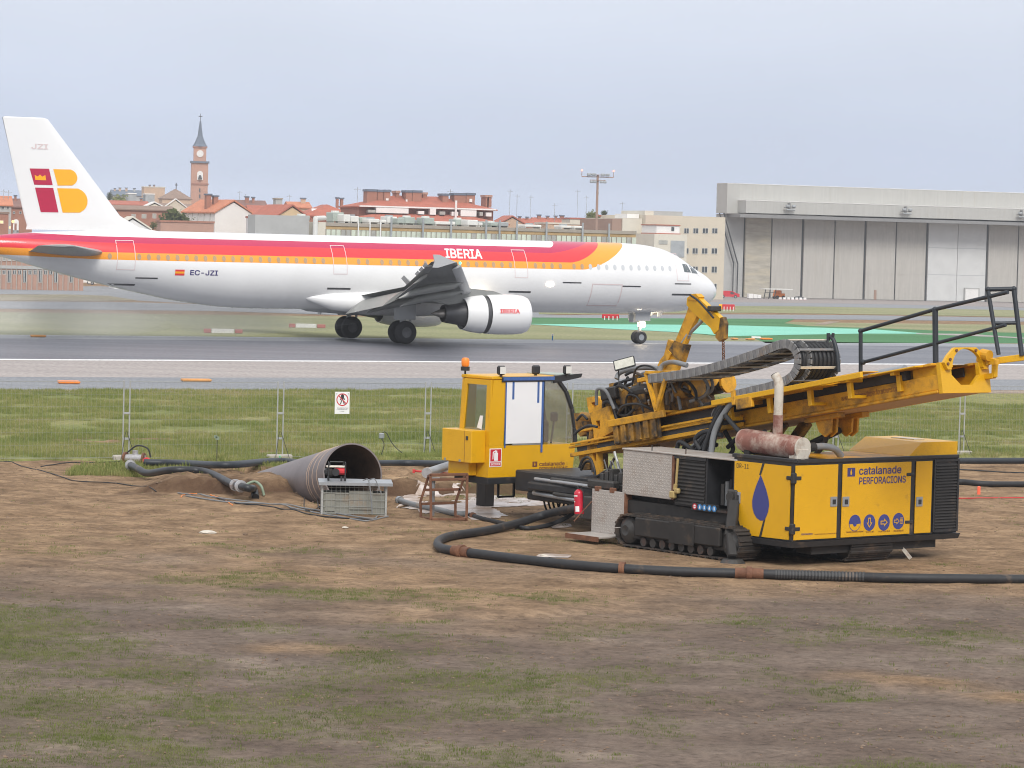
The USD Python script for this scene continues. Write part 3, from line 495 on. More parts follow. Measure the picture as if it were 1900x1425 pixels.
# ---- beige office block beside the hangar
o = Facade('office_block', 'beige flat roofed office block with rows of square windows left of the hangar', 'building', 1180, 560, 20)
o.rect('wall', 'beige_wall', 1198, 1346, 401, None, 0, 22); o.rect('penthouse', 'beige_light', 1198.5, 1215, 391, 400.7, .5, 12); o.rect('penthouse_side', 'grey_wall', 1215.3, 1270, 392, 400.7, .8, 12)
o.rect('side_wing', 'beige_light', 1161, 1197.5, 405, None, 1.5, 20); o.rect('brown_stair', 'brown_wall', 1143, 1160.6, 406, None, 1.8, 18); o.rect('roof_box', 'white_far', 1175, 1197.5, 397, 404.8, 3, 9)
o.rect('front_wing', 'beige_light', 1179, 1239, 434, None, -9, -.1); o.rect('stair_cube', 'white_far', 1187, 1229, 418.5, 433, -8, -1); o.rect('red_trim', 'roof_red', 1186, 1230, 416.6, 418.3, -8.2, -.8); o.rect('red_trim', 'roof_red', 1186, 1230, 432.3, 433.9, -8.2, -.8)
o.rect('louvre', 'window_blind', 1187, 1203, 445, 452, -9.1, -8.9); o.rect('loading_door', 'ac_grey', 1209, 1234, 446, 476, -9.1, -8.9); o.rect('small_window', 'window_dark', 1214, 1219, 421, 428, -8.1, -7.9)
for yt, yb, cs in ((423, 433, ((1234, 1243.5), (1251.5, 1261), (1269, 1278.5), (1286, 1296), (1303.5, 1314), (1321, 1331.5))), (460, 471, ((1235, 1244), (1250, 1261), (1267, 1278), (1284.5, 1295), (1302, 1313), (1320, 1331))), (494, 506, ((1250, 1260), (1267, 1278), (1285, 1295), (1302, 1312.5), (1320, 1330.5))), (526, 537, ((1285, 1295), (1302, 1312), (1320, 1330)))):
    for x0, x1 in cs: o.window(x0, x1, yt, yb, 'window_dark')
for x0, x1 in ((1167, 1175), (1184, 1187)): o.window(x0, x1, 428, 434, 'window_dark', bars=0, d=1.48)

# ---- long low building with machinery on its roof
L = Facade('long_workshop', 'long low workshop with a band of pale windows and ochre fascia', 'building', 470, 400, 33)
zr = L.q(760, 417)[1]
def Lx(px): return L.q(px, 430)[0]
obj('wall', bx(Lx(588), Lx(1180), .22, 5, 0, zr - .9), 'parapet', L.t); obj('parapet', bx(Lx(596), Lx(1180), -.1, 5, zr - .45, zr), 'parapet', L.t); obj('fascia', bx(Lx(603), Lx(1180), .02, 4.9, zr - .88, zr - .46), 'fascia_ochre', L.t)
obj('end_wall', bx(Lx(473), Lx(573), 0, 2, 0, L.q(520, 399.5)[1]), 'grey_wall', L.t); obj('red_band', bx(Lx(482), Lx(570), -.08, -.005, L.q(520, 436)[1] - .4, L.q(520, 436)[1]), 'brick_far', L.t); obj('corner_tower', bx(Lx(586), Lx(602), -.3, 3, 0, L.q(594, 412)[1]), 'beige_light', L.t)
edges = np.arange(605, 1178, 9.3); rw = random.Random(4)
for x0 in edges: obj('pane', bx(Lx(x0 + .5), Lx(x0 + 8.8), .05, .18, zr - 3.1, zr - .9), rw.choice(['pane_pale', 'pane_pale', 'pane_pale', 'window_blind']), L.t)
for i, x0 in enumerate(edges): obj('mullion', bx(Lx(x0 - .4), Lx(x0 + .4), -.06, .2, zr - 3.1, zr - .89), 'parapet', L.t)
for x in (661, 682.5, 702, 722, 781, 833, 898, 923, 955, 1010, 1077, 1126):
    w = 2.2 if x in (661, 682.5, 702) else 3.6; mt = 'white_far' if w < 3 else 'ac_grey'
    obj('stack_pipe', cyl((Lx(x), -.55, .2), (Lx(x), -.55, zr + (.95 if x > 712 else .35)), w / 2 / 12.8, 10), mt, L.t)
p = L.q(578, 405); obj('duct', [cyl((Lx(578), -1, 0), (Lx(578), -1, p[1]), .33, 10), cyl((Lx(578), -1, p[1]), (Lx(615), 2, p[1] + .1), .33, 10)], 'ac_white', L.t)
units = [(556, 575, 400, 'ac_green'), (545, 555, 404, 'ac_white'), (618, 638, 394, 'ac_green'), (638, 650, 398, 'ac_white'), (651, 666, 401, 'ac_white'), (668, 681, 403, 'ac_green'), (684, 704, 406, 'ac_white'), (707, 717, 408, 'ac_white'), (719, 737, 402, 'ac_white'), (738, 751, 405, 'ac_green'), (752, 770, 403, 'ac_green'), (771, 780, 408, 'ac_grey'), (786, 806, 404, 'ac_green'), (808, 845, 411, 'ac_white'), (846, 865, 407, 'ac_green'), (868, 887, 408, 'ac_white'), (889, 896, 413, 'ac_white'), (901, 909, 411, 'ac_green'), (911, 925, 413, 'ac_green'), (926, 944, 412, 'ac_grey'), (974, 1005, 420, 'ac_white'), (1066, 1084, 421, 'ac_white'), (1042, 1062, 426, 'ac_white')]
for i, (x0, x1, yt, mt) in enumerate(units):
    d = .4 + (i % 3) * .9; a, b = L.q(x0, 420, d)[0], L.q(x1, 420, d)[0]; z1 = L.q((x0 + x1) / 2, yt, d)[1]
    u_ = obj('roof_unit', [bx(a, b, d, d + 2., zr + .15, max(z1, zr + .5), .08), bx(a + .1, a + .2, d + .1, d + 1.9, zr, zr + .16), bx(b - .2, b - .1, d + .1, d + 1.9, zr, zr + .16)], mt, L.t)
    if i % 2 == 0: obj('fan_cowl', cyl(((a + b) / 2, d + 1, max(z1, zr + .5) + .005), ((a + b) / 2, d + 1, max(z1, zr + .5) + .22), min(.55, (b - a) * .4), 12), 'ac_white' if mt != 'ac_white' else 'ac_grey', u_)

# ---- church tower
tw = Facade('church_tower', 'tall brick church tower with slate spire and clock', 'church tower', 355.5, 1100, 8)
def lvl(n, mt, x0, x1, yt, yb, d0, d1, **k): return tw.rect(n, mt, x0, x1, yt, yb, d0, d1, **k)
w = tw.q(387, 350)[0]
lvl('shaft', 'brick_tower', 355.5, 386.5, 302, None, 0, w); lvl('string_course', 'brick_far', 355, 387, 340, 343, -.25, w + .25); lvl('cornice', 'slate_far', 353.6, 388.6, 299, 302.4, -.6, w + .6)
lvl('upper_stage', 'brick_tower', 360, 383, 274, 299.2, w * .14, w * .86); lvl('upper_cornice', 'brick_far', 358.6, 384.8, 271.6, 274.2, w * .1, w * .9)
cx, cz = tw.q(371.5, 271.6); _, z2 = tw.q(371.5, 252); _, z3 = tw.q(371.5, 224); hw = tw.q(383, 272)[0] - cx
obj('spire', lathe([(0, 0), (hw * 1.25, 0), (hw * .95, (z2 - cz) * .25), (hw * .62, (z2 - cz) * .7), (hw * .42, z2 - cz), (.25, z3 - cz), (0, z3 - cz)], fr((cx, w / 2, cz), (1, 0, 0), zd=(0, 0, 1)), 8), 'slate_far', tw.t)
obj('weather_vane', [cyl((cx, w / 2, z3), (cx, w / 2, z3 + 2.6), .12, 6), bx(cx - .7, cx + .7, w / 2 - .08, w / 2 + .08, z3 + 1.5, z3 + 1.75)], 'gap_dark', tw.t)
x, z = tw.q(371.5, 285); obj('clock_face', prism(disc(1.25, 20), fr((x, w * .14 - .05, z), (1, 0, 0), zd=(0, -1, 0)), .12), 'white_far', tw.t); x, z = tw.q(371.5, 283); obj('bell_opening', bx(x - .6, x + .6, w * .14 - .08, w * .14 - .02, z + 1.5, z + 2.6), 'window_dark', tw.t)
x, z = tw.q(371, 334); ar = obj('bell_arch', prism(shapely.union_all([sbox(-1.05, 0, 1.05, 2.2), affinity.translate(disc(1.05), 0, 2.2)]), fr((x, -.06, z), (1, 0, 0), zd=(0, -1, 0)), .1), 'white_far', tw.t); obj('bell', lathe([(0, 0), (.75, 0), (.6, .5), (.4, 1.3), (0, 1.5)], fr((x, -.5, z + .3), (1, 0, 0), zd=(0, 0, 1)), 10), 'gap_dark', ar)
for yy in (357, 368): x, z = tw.q(370.5, yy); obj('slit', bx(x - .25, x + .25, -.05, -.01, z, z + 1.4), 'window_dark', tw.t)

# ---- town houses
def house(name, label, x0, x1, ye, yr, Y, wall, roof, style='x', ang=12, depth=9, wins=(), chim=(), group='town houses beyond the airfield'):
    f = Facade(name, label, 'house' if style != 'flat' else 'building', x0, Y, ang, group); zz = f.q((x0 + x1) / 2, ye)[1]; a, b = f.q(x0, ye)[0], f.q(x1, ye)[0]
    if style == 'y':
        zr_ = f.q((x0 + x1) / 2, yr)[1]; obj('wall', prism([(a, 0), (b, 0), (b, zz - .05), ((a + b) / 2, zr_ - .3), (a, zz - .05)], fr((0, depth, 0), (1, 0, 0), zd=(0, -1, 0)), depth), wall, f.t)
        m = (a + b) / 2; t = .3
        for s in (-1, 1):
            e = a - .35 if s < 0 else b + .35; sl = (zr_ - zz) / (b - m); ez = zz - .35 * sl
            obj('roof_slope', trimesh.convex.convex_hull(np.array([(e, -.35, ez), (e, depth + .35, ez), (m, -.35, zr_), (m, depth + .35, zr_), (e, -.35, ez + t), (e, depth + .35, ez + t), (m, -.35, zr_ + t), (m, depth + .35, zr_ + t)])), roof, f.t)
    else:
        obj('wall', bx(a, b, 0, depth, 0, zz - .03), wall, f.t)
        if style == 'flat': obj('roof', bx(a - .15, b + .15, -.15, depth + .15, zz, zz + .35), roof, f.t)
        else: gable(f, 'roof', roof, x0, x1, ye - .6, yr, 0, depth, style)
    for q in wins: f.window(*q[:4], mat=q[4] if len(q) > 4 else 'window_dark', bars=0)
    for c in chim:
        ca, cb = f.q(c[0], 400)[0], f.q(c[1], 400)[0]; zt_ = f.q(c[0], c[2])[1]; ch_ = obj('chimney', bx(ca, cb, depth * .35, depth * .35 + max(1., (cb - ca) * .7), zz - 1, zt_), c[3] if len(c) > 3 else 'brick_far', f.t)
        obj('chimney_cap', bx(ca - .15, cb + .15, depth * .35 - .15, depth * .35 + max(1., (cb - ca) * .7) + .15, zt_ + .01, zt_ + .3), 'slate_far', ch_)
    return f
house('brick_house', 'red brick house with two white windows under a brown roof beside the tail fin', 205, 322, 389, 381, 640, 'brick_far', 'roof_brown', wins=((244, 252, 397, 405, 'window_blind'), (263, 271.5, 397, 405, 'window_blind'), (283, 290, 396, 405, 'window_blind')), depth=12)
house('white_gable_shed', 'low white gabled shed just right of the tail fin', 214, 278, 424, 404, 540, 'white_far', 'beige_light', 'y', depth=12)
house('brick_wall_house', 'long low pinkish brick building below the church tower', 298, 397, 413, 412, 560, 'brick_pink', 'brick_far', 'flat', depth=8)
w_ = house('white_gable_house', 'white gable ended house with orange tiled roof right of the church tower', 399, 467, 395, 373, 620, 'white_far', 'roof_orange', 'y', ang=30, depth=16, chim=((404, 413, 362), (418, 426, 365)))
for i in range(5): x = -.02; obj('balcony_post', bx(x - .25, x - .05, 2 + i * 3., 2.3 + i * 3., 0, w_.q(400, 396)[1]), 'frame_pale', w_.t)
house('concrete_block', 'plain grey concrete house front with drain pipes left of the white gable', 365, 399, 386, 379, 640, 'grey_wall', 'roof_orange', ang=5, depth=10, wins=((371, 375, 396, 402), (384, 388, 396, 402)), chim=((398, 402, 368),))
house('church_nave', 'tan church building with brown hipped roof left of the tower', 301, 355, 369, 350, 1080, 'tan_wall', 'roof_brown', 'hip', depth=12)
f = Facade('roof_cross', 'thin dark cross finial on the brown church roof', 'finial', 327.5, 1085, 8); a, z = f.q(327.5, 350); z2 = f.q(327.5, 339)[1]; obj('stem', cyl((a, 4, z - .8), (a, 4, z2), .16, 6), 'gap_dark', f.t); obj('arm', bx(a - .5, a + .5, 3.9, 4.1, z2 - .9, z2 - .6), 'gap_dark', f.t)
house('pale_gable_house', 'small pale gable between brick roofs left of the church', 271, 303, 384, 376, 760, 'beige_light', 'white_far', 'y')
house('white_trim_gable', 'beige gable with bright white roof edge below the church', 306, 346, 385, 370, 800, 'beige_wall', 'white_far', 'y', ang=8)
house('slate_mansard', 'building with blue grey slate roof and dormers far left of the church', 210, 268, 363, 352, 1150, 'grey_wall', 'slate_far', 'x', depth=16, chim=((213, 216, 350, 'tan_wall'), (222, 226, 349, 'tan_wall'), (234, 238, 349, 'tan_wall'), (249, 253, 350, 'grey_wall')))
house('tan_flat_block', 'tan flat topped block rising behind slate roof', 267, 306, 348, 347, 1100, 'tan_wall', 'beige_light', 'flat', chim=((277, 280, 344), (285, 288, 344)))
house('grey_flat_block', 'pale grey flat block below the slate roof', 238, 253, 360, 359, 1000, 'ac_grey', 'white_far', 'flat'); house('grey_flat_block', 'pale grey flat block below the tan block', 270, 287, 361, 360, 1000, 'ac_grey', 'white_far', 'flat')
house('red_roof_row', 'low house row with dull red roofs behind the brick house', 200, 275, 380, 372, 900, 'brick_far', 'roof_red', depth=12, chim=((262, 266, 369),)); house('red_roof_row', 'dull red house row between gables and the church', 276, 365, 388, 377, 900, 'tan_wall', 'roof_brown', depth=12)
house('plum_roof_house', 'house with dark plum roof and twin chimneys right of the white gable', 440, 496, 391, 371, 760, 'brick_far', 'roof_plum', 'x', depth=14, chim=((459, 466, 366), (472, 476.5, 367)))
house('dormer_house', 'red roofed house with a row of small attic windows', 466, 532, 396, 381, 660, 'brick_far', 'roof_red', 'x', depth=12, wins=tuple((473 + 8 * i, 475.5 + 8 * i, 398, 403, 'window_blind') for i in range(6)))
house('ochre_gable_house', 'ochre gabled house left of the red roof with skylights', 510, 574, 404, 382, 600, 'ochre_wall', 'roof_red', 'y', ang=25, depth=14)
house('chimney_block', 'square grey roof tower above the dormer house', 512, 524, 370, 369, 720, 'grey_wall', 'parapet', 'flat', depth=5); house('orange_roof_house', 'orange roofed house with square chimney', 538, 576, 385, 374, 720, 'tan_wall', 'roof_orange', 'x', depth=10, chim=((562, 570.5, 369, 'tan_wall'),))
house('white_low_wall', 'low white panelled annex below the plum roof', 463, 504, 405, 404, 560, 'white_far', 'roof_red', 'flat', depth=5)
sk = house('skylight_house', 'broad red hipped roof with two small skylights', 566, 660, 401, 379, 640, 'brick_far', 'roof_red', 'hip', depth=18, chim=((632, 636.5, 368), (640, 645, 369)))
for xx in (583, 601): a, z = sk.q(xx, 391, 3.3); obj('skylight', tf(bx(-.55, .55, -.5, .5, 0, .12), fr((a, 3.3, z + .1), (1, 0, 0), yd=(0, .85, .5))), 'white_far', sk.t)
# the big apartment block
ap = Facade('apartment_block', 'large red tiled apartment block with white panelled top storey and brick chimney towers', 'apartment block', 655, 600, 14)
ap.rect('wall', 'brick_far', 668, 918, 385, None, 1.2, 20); gable(ap, 'roof', 'roof_red', 667, 919, 385.5, 363, 0, 20, 'hip'); ap.rect('eave', 'white_far', 666, 919, 384.3, 387, -.9, 1.); gable(ap, 'lower_roof', 'roof_red', 636, 926, 412, 384, -7, 22, 'hip')
for x0, x1, m_, yt, yb in ((683, 697, 'window_blind', 388, 393), (698, 758, 'white_far', 384.5, 394), (776, 787, 'white_far', 390, 396), (798, 809, 'white_far', 386, 397), (838, 850, 'white_far', 391.5, 399), (855, 884, 'white_far', 388.5, 400), (816, 826, 'window_blind', 391, 397), (890, 896, 'window_blind', 392, 399), (902, 912, 'white_far', 393, 400)): ap.rect('balcony_panel', m_, x0, x1, yt + 1.5, yb + 1.5, -1.1, .9, dy=-1)
for x0, x1, yt in ((681, 699, 355), (700, 711, 356), (712, 724, 356), (735, 741, 358), (753, 764, 357), (765, 782, 357), (785, 792, 361), (843, 864, 362), (865, 881, 362), (821, 832, 363), (901, 904, 366), (907, 912, 366)):
    d = 5. if x1 - x0 > 9 else 8.
    a, b = ap.q(x0, 380, d)[0], ap.q(x1, 380, d)[0]; z = ap.q(x0, yt, d)[1]; t_ = obj('brick_tower', bx(a, b, d, d + 4, ap.q(x0, 384)[1], z), 'brick_far', ap.t); obj('tower_cap', bx(a - .15, b + .15, d - .15, d + 4.15, z + .01, z + .45), 'slate_far' if x1 - x0 > 9 else 'brick_pink', t_)
for x0, x1, yt, yb in ((716, 721, 368, 372), (753, 756, 370, 374), (871, 876, 369, 375)): ap.rect('tower_window', 'white_far', x0, x1, yt, yb, 4.7, 4.95, dy=4.8)
a, z = ap.q(846, 388, -2); obj('flue', cyl((a, -2, z - 2), (a, -2, ap.q(846, 372, -2)[1]), .22, 8), 'white_far', ap.t)
house('tan_gable_house', 'small tan gabled house right of the apartment block', 928, 973, 415, 402, 700, 'tan_wall', 'roof_red', 'y', depth=10)
house('red_terrace', 'terrace with red roofs and stub chimneys behind the workshop roof', 962, 1000, 417, 405, 760, 'brick_far', 'roof_red', chim=((968, 972, 403), (982, 986, 404)))
house('red_terrace', 'red roofed terrace with white gable edges left of the lamp mast', 996, 1062, 416, 404, 780, 'brick_pink', 'roof_red', chim=((1003, 1009, 400), (1020, 1024, 402), (1035, 1039, 402), (1045, 1052, 401)))
house('beige_flat_block', 'beige flat block with pale parapet left of the lamp mast', 1058, 1105, 407, 405, 720, 'beige_light', 'roof_red', 'flat'); house('beige_flat_block', 'beige flat block with red coping right of the lamp mast', 1107, 1151, 402, 401, 720, 'beige_light', 'roof_red', 'flat'); house('tan_long_block', 'long tan wall behind the workshop roof left of the office block', 1014, 1145, 417, 416, 680, 'tan_wall', 'beige_light', 'flat', depth=12)
# left of and below the tail
house('orange_roof_block', 'block with orange roof at the left edge behind the tail', -60, 21, 380, 362, 620, 'grey_wall', 'roof_orange', 'x', depth=14, wins=((2, 8, 383, 388), (12, 17, 383, 388)))
lb = house('lit_brick_house', 'brick house with lit windows at the left edge', -60, 16, 396, 395, 560, 'brick_far', 'roof_brown', 'flat', depth=8, wins=((0, 6.5, 409, 415, 'warm_window'), (16.1, 20.5, 419.5, 424.5, 'warm_window')))
house('plum_brick_house', 'brick house with plum roof just left of the tail fin', 18, 60, 384, 368, 640, 'brick_far', 'roof_plum', 'x', depth=12, chim=((28, 32, 364),), wins=((24, 28, 392, 397), (36, 40, 392, 397), (46, 49, 403, 407, 'warm_window')))
ac = Facade('white_arch', 'white arched canopy with a lamp left of the tail fin', 'canopy', 24, 540, 10); a, zb = ac.q(24, 427); b, zt = ac.q(35, 407); r_ = (b - a) / 2
obj('arch', prism(Polygon([(-r_, 0), (r_, 0), (r_, zt - zb - r_)] + [(r_ * math.cos(t), zt - zb - r_ + r_ * math.sin(t)) for t in np.linspace(0, math.pi, 14)]).difference(sbox(-r_ * .55, -1, r_ * .3, (zt - zb) * .62)), fr(((a + b) / 2, 0, zb), (1, 0, 0), zd=(0, -1, 0)), .5), 'white_far', ac.t); obj('leg', bx(a, b, .05, .45, 0, zb), 'grey_wall', ac.t); x, z = ac.q(24, 411); obj('lamp', trimesh.creation.icosphere(1, .28).apply_translation((x, -.6, z)), 'warm_window', ac.t)
bk = Facade('arcaded_brick_building', 'low brick building with pale pilasters and windows below the tail', 'building', -140, 470, 10)
zt = bk.q(40, 474)[1]
def bz(y): return bk.q(40, y)[1]
obj('wall', bx(bk.q(-140, 480)[0], bk.q(150, 480)[0], 0, 14, 0, bz(455)), 'brick_pink', bk.t); obj('concrete_band', bx(bk.q(-140, 480)[0], bk.q(150, 480)[0], -.2, -.01, bz(499), bz(493)), 'grey_wall', bk.t)
for i, x in enumerate(np.arange(-130, 150, 9.6)):
    a = bk.q(x, 500)[0]; b = bk.q(x + 6.5, 500)[0]; obj('pilaster', bx(a - .26, a - .14, -.22, -.01, 0, bz(460)), 'concrete', bk.t); bk.window(x, x + 6.4, 501, 509 if i % 3 else 524, 'window_dark', bars=1, d=-.05); bk.window(x, x + 6.4, 476, 484, 'window_blind', bars=0, d=-.05)
    obj('infill', bx(a, b, -.12, -.01, .1, bz(510)), 'brick_pink', bk.t) if i % 3 else None
def van(px, py, Lm, Hm, label, mt, cat_='van', hood=.3):
    P = tg(px, py); t = thing('parked_' + cat_.replace(' ', '_'), label, cat_, P, math.radians(8)); pr = [(0, .3), (Lm, .3), (Lm, .3 + .42 * Hm), (Lm * (1 - hood * .45), .3 + .5 * Hm), (Lm * (1 - hood), Hm), (.15, Hm), (0, Hm * .9)]
    obj('body', prism(pr, fr((0, 1.8, 0), (1, 0, 0), zd=(0, -1, 0)), 1.75), mt, t); obj('side_window', prism([(Lm * .55, Hm * .58), (Lm * (1 - hood * .6), Hm * .58), (Lm * (1 - hood * 1.05), Hm * .9), (Lm * .55, Hm * .9)], fr((0, .045, 0), (1, 0, 0), zd=(0, -1, 0)), .03), 'window_dark', t)
    for x in (Lm * .2, Lm * .8): w = obj('wheel', cyl((x, .02, .33), (x, .25, .33), .33, 14), 'black_rubber', t); obj('rim', cyl((x, -.01, .33), (x, .015, .33), .18, 12), 'steel_grey', w)
    return t
van(129, 526.5, 4.6, 1.9, 'white van parked below the tail beside the brick building', 'white_far'); van(163, 528.5, 4.2, 1.4, 'low white car parked right of the white van below the tail', 'white_far', 'car', .35); van(1334, 553, 4.2, 1.45, 'dark red car parked at the left end of the hangar', 'sign_red', 'car', .35)
# apron equipment before the hangar
def tgz(px, py): p = tg(px, py); return p
P = tgz(1448, 555); t = thing('tow_tractor', 'orange tow tractor standing before the hangar doors', 'tow tractor', P, math.radians(18)); obj('body', [bx(-1., 1., 0, 1.7, .45, 1.15, .1), bx(-.9, .25, .1, 1.6, 1.16, 1.75, .1)], 'orange_plastic', t); obj('windscreen', bx(.26, .3, .15, 1.55, 1.2, 1.7), 'window_dark', t); [obj('wheel', cyl((x, yy, .36), (x, yy + .3, .36), .36, 14), 'black_rubber', t) for x in (-.65, .65) for yy in (-.05, 1.45)]
P = tgz(1418, 554.6); t = thing('work_canopy', 'thin flat canopy on dark legs left of the orange tractor', 'canopy', P, math.radians(18)); obj('roof', bx(0, 6.2, 0, 3, 1.92, 2.05), 'ac_white', t); [obj('leg', beam((x, .2, 0), (x + .35, .2, 1.92), .14, .14), 'gap_dark', t) for x in (0., 1.0, 2.2)]; obj('crossbar', bx(0.3, 2.5, .14, .26, 1.2, 1.32), 'gap_dark', t)
for i, px in enumerate((1389, 1398, 1406)): P = tgz(px, 554.6); t = thing('white_container', ('white box container at the left end of the apron equipment', 'white box container in the middle of three before the hangar', 'white box container nearest the canopy legs')[i], 'container', P, math.radians(18), 'white boxes before the hangar'); obj('box', bx(0, .95 - .1 * i, 0, .9, .1, 1.0 - .1 * i, .04), 'white_far', t); obj('base', bx(.05, .8, .05, .85, 0, .1), 'gap_dark', t)
for i in range(7): P = tgz(1446 + 7.6 * i, 556 + .15 * i); t = thing('water_barrier', ('leftmost white barrier block below the orange tow tractor', 'second white barrier block from the left below the tow tractor', 'third white barrier block from the left below the tow tractor', 'middle white barrier block of the row of seven', 'third white barrier block from the right end of the row', 'second white barrier block from the right end of the row', 'rightmost white barrier block below the dark covered stack')[i], 'barrier', P, math.radians(18), 'white barrier blocks before the hangar'); obj('block', prism([(0, 0), (.5, 0), (.4, .45), (.1, .45)], fr((.0, .2, 0), (0, 1, 0), zd=(1, 0, 0)), .62) if False else bx(0, .55, 0, .4, .0, .45, .06), 'white_far' if i % 2 == 0 else 'sign_white', t); obj('foot', bx(.02, .53, -.05, .45, -.03, .03), 'red_paint', t)
P = tgz(1474, 555); t = thing('covered_stack', 'dark tarpaulin covered stack beside the tractor', 'tarpaulin', P, math.radians(18)); obj('cover', trimesh.convex.convex_hull(np.array([(0, 0, 0), (3., 0, 0), (3., 1.2, 0), (0, 1.2, 0), (.4, .3, .5), (1.2, .3, .62), (2.2, .5, .4), (.5, .9, .5), (1.3, .9, .6)])), 'gap_dark', t); obj('strap', bx(1., 1.1, -.02, 1.2, 0, .02), 'grey_wall', t)
# ---- trees of the town
usdkit.material(stage, '/World/Looks/leaf_far', {'g': ('geometry', {}), 'n': ('noise_texture', {'scale': .5, 'detail': 4}), 'oi': ('geometry', {}), 'r': ('rgb_ramp', {'ramp': [(.3, (.05, .075, .025)), (.55, (.10, .125, .045)), (.75, (.17, .17, .07))]}), 'd': ('diffuse_bsdf', {}), 't': ('translucent_bsdf', {}), 'm': ('mix_closure', {'fac': .3})}, [('g.position', 'n.vector'), ('n.fac', 'r.fac'), ('r.color', 'd.color'), ('r.color', 't.color'), ('d.BSDF', 'm.closure1'), ('t.BSDF', 'm.closure2')], surface='m.closure')
usdkit.material(stage, '/World/Looks/leaf_yellow', {'g': ('geometry', {}), 'n': ('noise_texture', {'scale': .5, 'detail': 4}), 'r': ('rgb_ramp', {'ramp': [(.3, (.10, .13, .035)), (.55, (.18, .20, .06)), (.75, (.25, .24, .09))]}), 'd': ('diffuse_bsdf', {})}, [('g.position', 'n.vector'), ('n.fac', 'r.fac'), ('r.color', 'd.color')], surface='d.BSDF')
paint('bark', (.13, .09, .06), .9, .2)
def tree(label, x0, x1, yt, Y, mat='leaf_far', cat_='tree', n=420, seed=1):
    P = at((x0 + x1) / 2, 440, Y); zb = float(terr(P[0], P[1])); zt = at((x0 + x1) / 2, yt, Y)[2]; R = (x1 - x0) / 2 * Y / F; Hh = zt - zb; r = np.random.default_rng(seed)
    t = thing('leafy_' + cat_, label, cat_, (P[0], P[1], zb), 0, 'trees of the town'); ch = min(Hh * .75, R * 1.7)
    br = [tube([(0, 0, 0), (.1, .1, Hh * .4), (0, 0, Hh - ch * .4)], [R * .11, R * .08, R * .03], 7)] + [tube([(0, 0, Hh - ch * .8), (R * .5 * math.cos(k * 1.3), R * .5 * math.sin(k * 1.3), Hh - ch * .4)], [R * .05, R * .015], 5) for k in range(5)]
    obj('trunk', br, 'bark', t); V, Fc = [], []
    cl = r.normal(size=(16, 3)); cl /= np.linalg.norm(cl, axis=1)[:, None]; cl = cl * r.uniform(.25, .8, (16, 1)) * [R, R, ch / 2] + [0, 0, Hh - ch / 2]
    for i in range(n):
        c = cl[i % 16] + r.normal(size=3) * [R * .2, R * .2, ch * .12]; c[2] = min(c[2], Hh); a = r.normal(size=3); a /= np.linalg.norm(a); b = np.cross(a, r.normal(size=3)); b /= np.linalg.norm(b); sz = R * r.uniform(.07, .15); k = len(V)
        V += [c + a * sz, c + b * sz * .7, c - a * sz, c - b * sz * .7]; Fc += [(k, k + 1, k + 2), (k, k + 2, k + 3)]
    obj('crown', (np.array(V), np.array(Fc)), mat, t)
tree('pale yellow green tree left of the slate roof', 198, 239, 361, 950, 'leaf_yellow', seed=2, n=700); tree('wide dark bush growing before the church house', 292, 360, 389, 590, cat_='bush', seed=3, n=1500); tree('small dark bush beside the white gabled shed', 276, 293, 411, 550, cat_='bush', seed=4)
tree('dark tree behind the lamp mast', 1086, 1114, 388, 700, 'leaf_yellow', seed=5, n=900); tree('small dark tree right of the lamp mast', 1112, 1128, 390, 700, seed=6, n=700); tree('low dark tree top beside the office block roof', 1140, 1163, 400, 700, seed=8); tree('dark tree top at the edge of the tail fin', 192, 212, 357, 1000, seed=9)
# ---- lamp mast and aerials
m_ = Facade('lamp_mast', 'tall brown floodlight mast with a crossbar and red beacons', 'light mast', 1106, 520, 10); a = 0.; zt = m_.q(1108, 324)[1]; k = 520 / F
obj('pole', tube([(0, 0, 0), (0, 0, zt)], [.27, .19], 12), 'brown_wall', m_.t)
x0, z0 = m_.q(1079.5, 327.5); x1, z1 = m_.q(1138.5, 329); ar = obj('crossbar', [beam((x0, 0, z0), (x1, 0, z0), .16, .16), bx(-1.3, 1.3, -.5, .5, z0 - .6, z0 - .5), bx(-1.2, 1.2, -.4, .4, zt - .1, zt)], 'brown_wall', m_.t)
for x in (-1.6, -.8, .8, 1.6): obj('floodlight', [bx(x - .35, x + .35, -.7, -.2, z0 + .15, z0 + .6, .1), bx(x * .7 - .3, x * .7 + .3, -.7, -.2, z0 - 1.05, z0 - .65, .1)], 'ac_grey', m_.t)
for x, z in ((x0, m_.q(1080, 317)[1]), (x1, m_.q(1138, 318.5)[1])): b = obj('beacon_stem', cyl((x, 0, z0), (x, 0, z), .05, 6), 'brown_wall', m_.t); obj('beacon', trimesh.creation.icosphere(1, .16).apply_translation((x, 0, z + .1)), 'beacon_red', b)
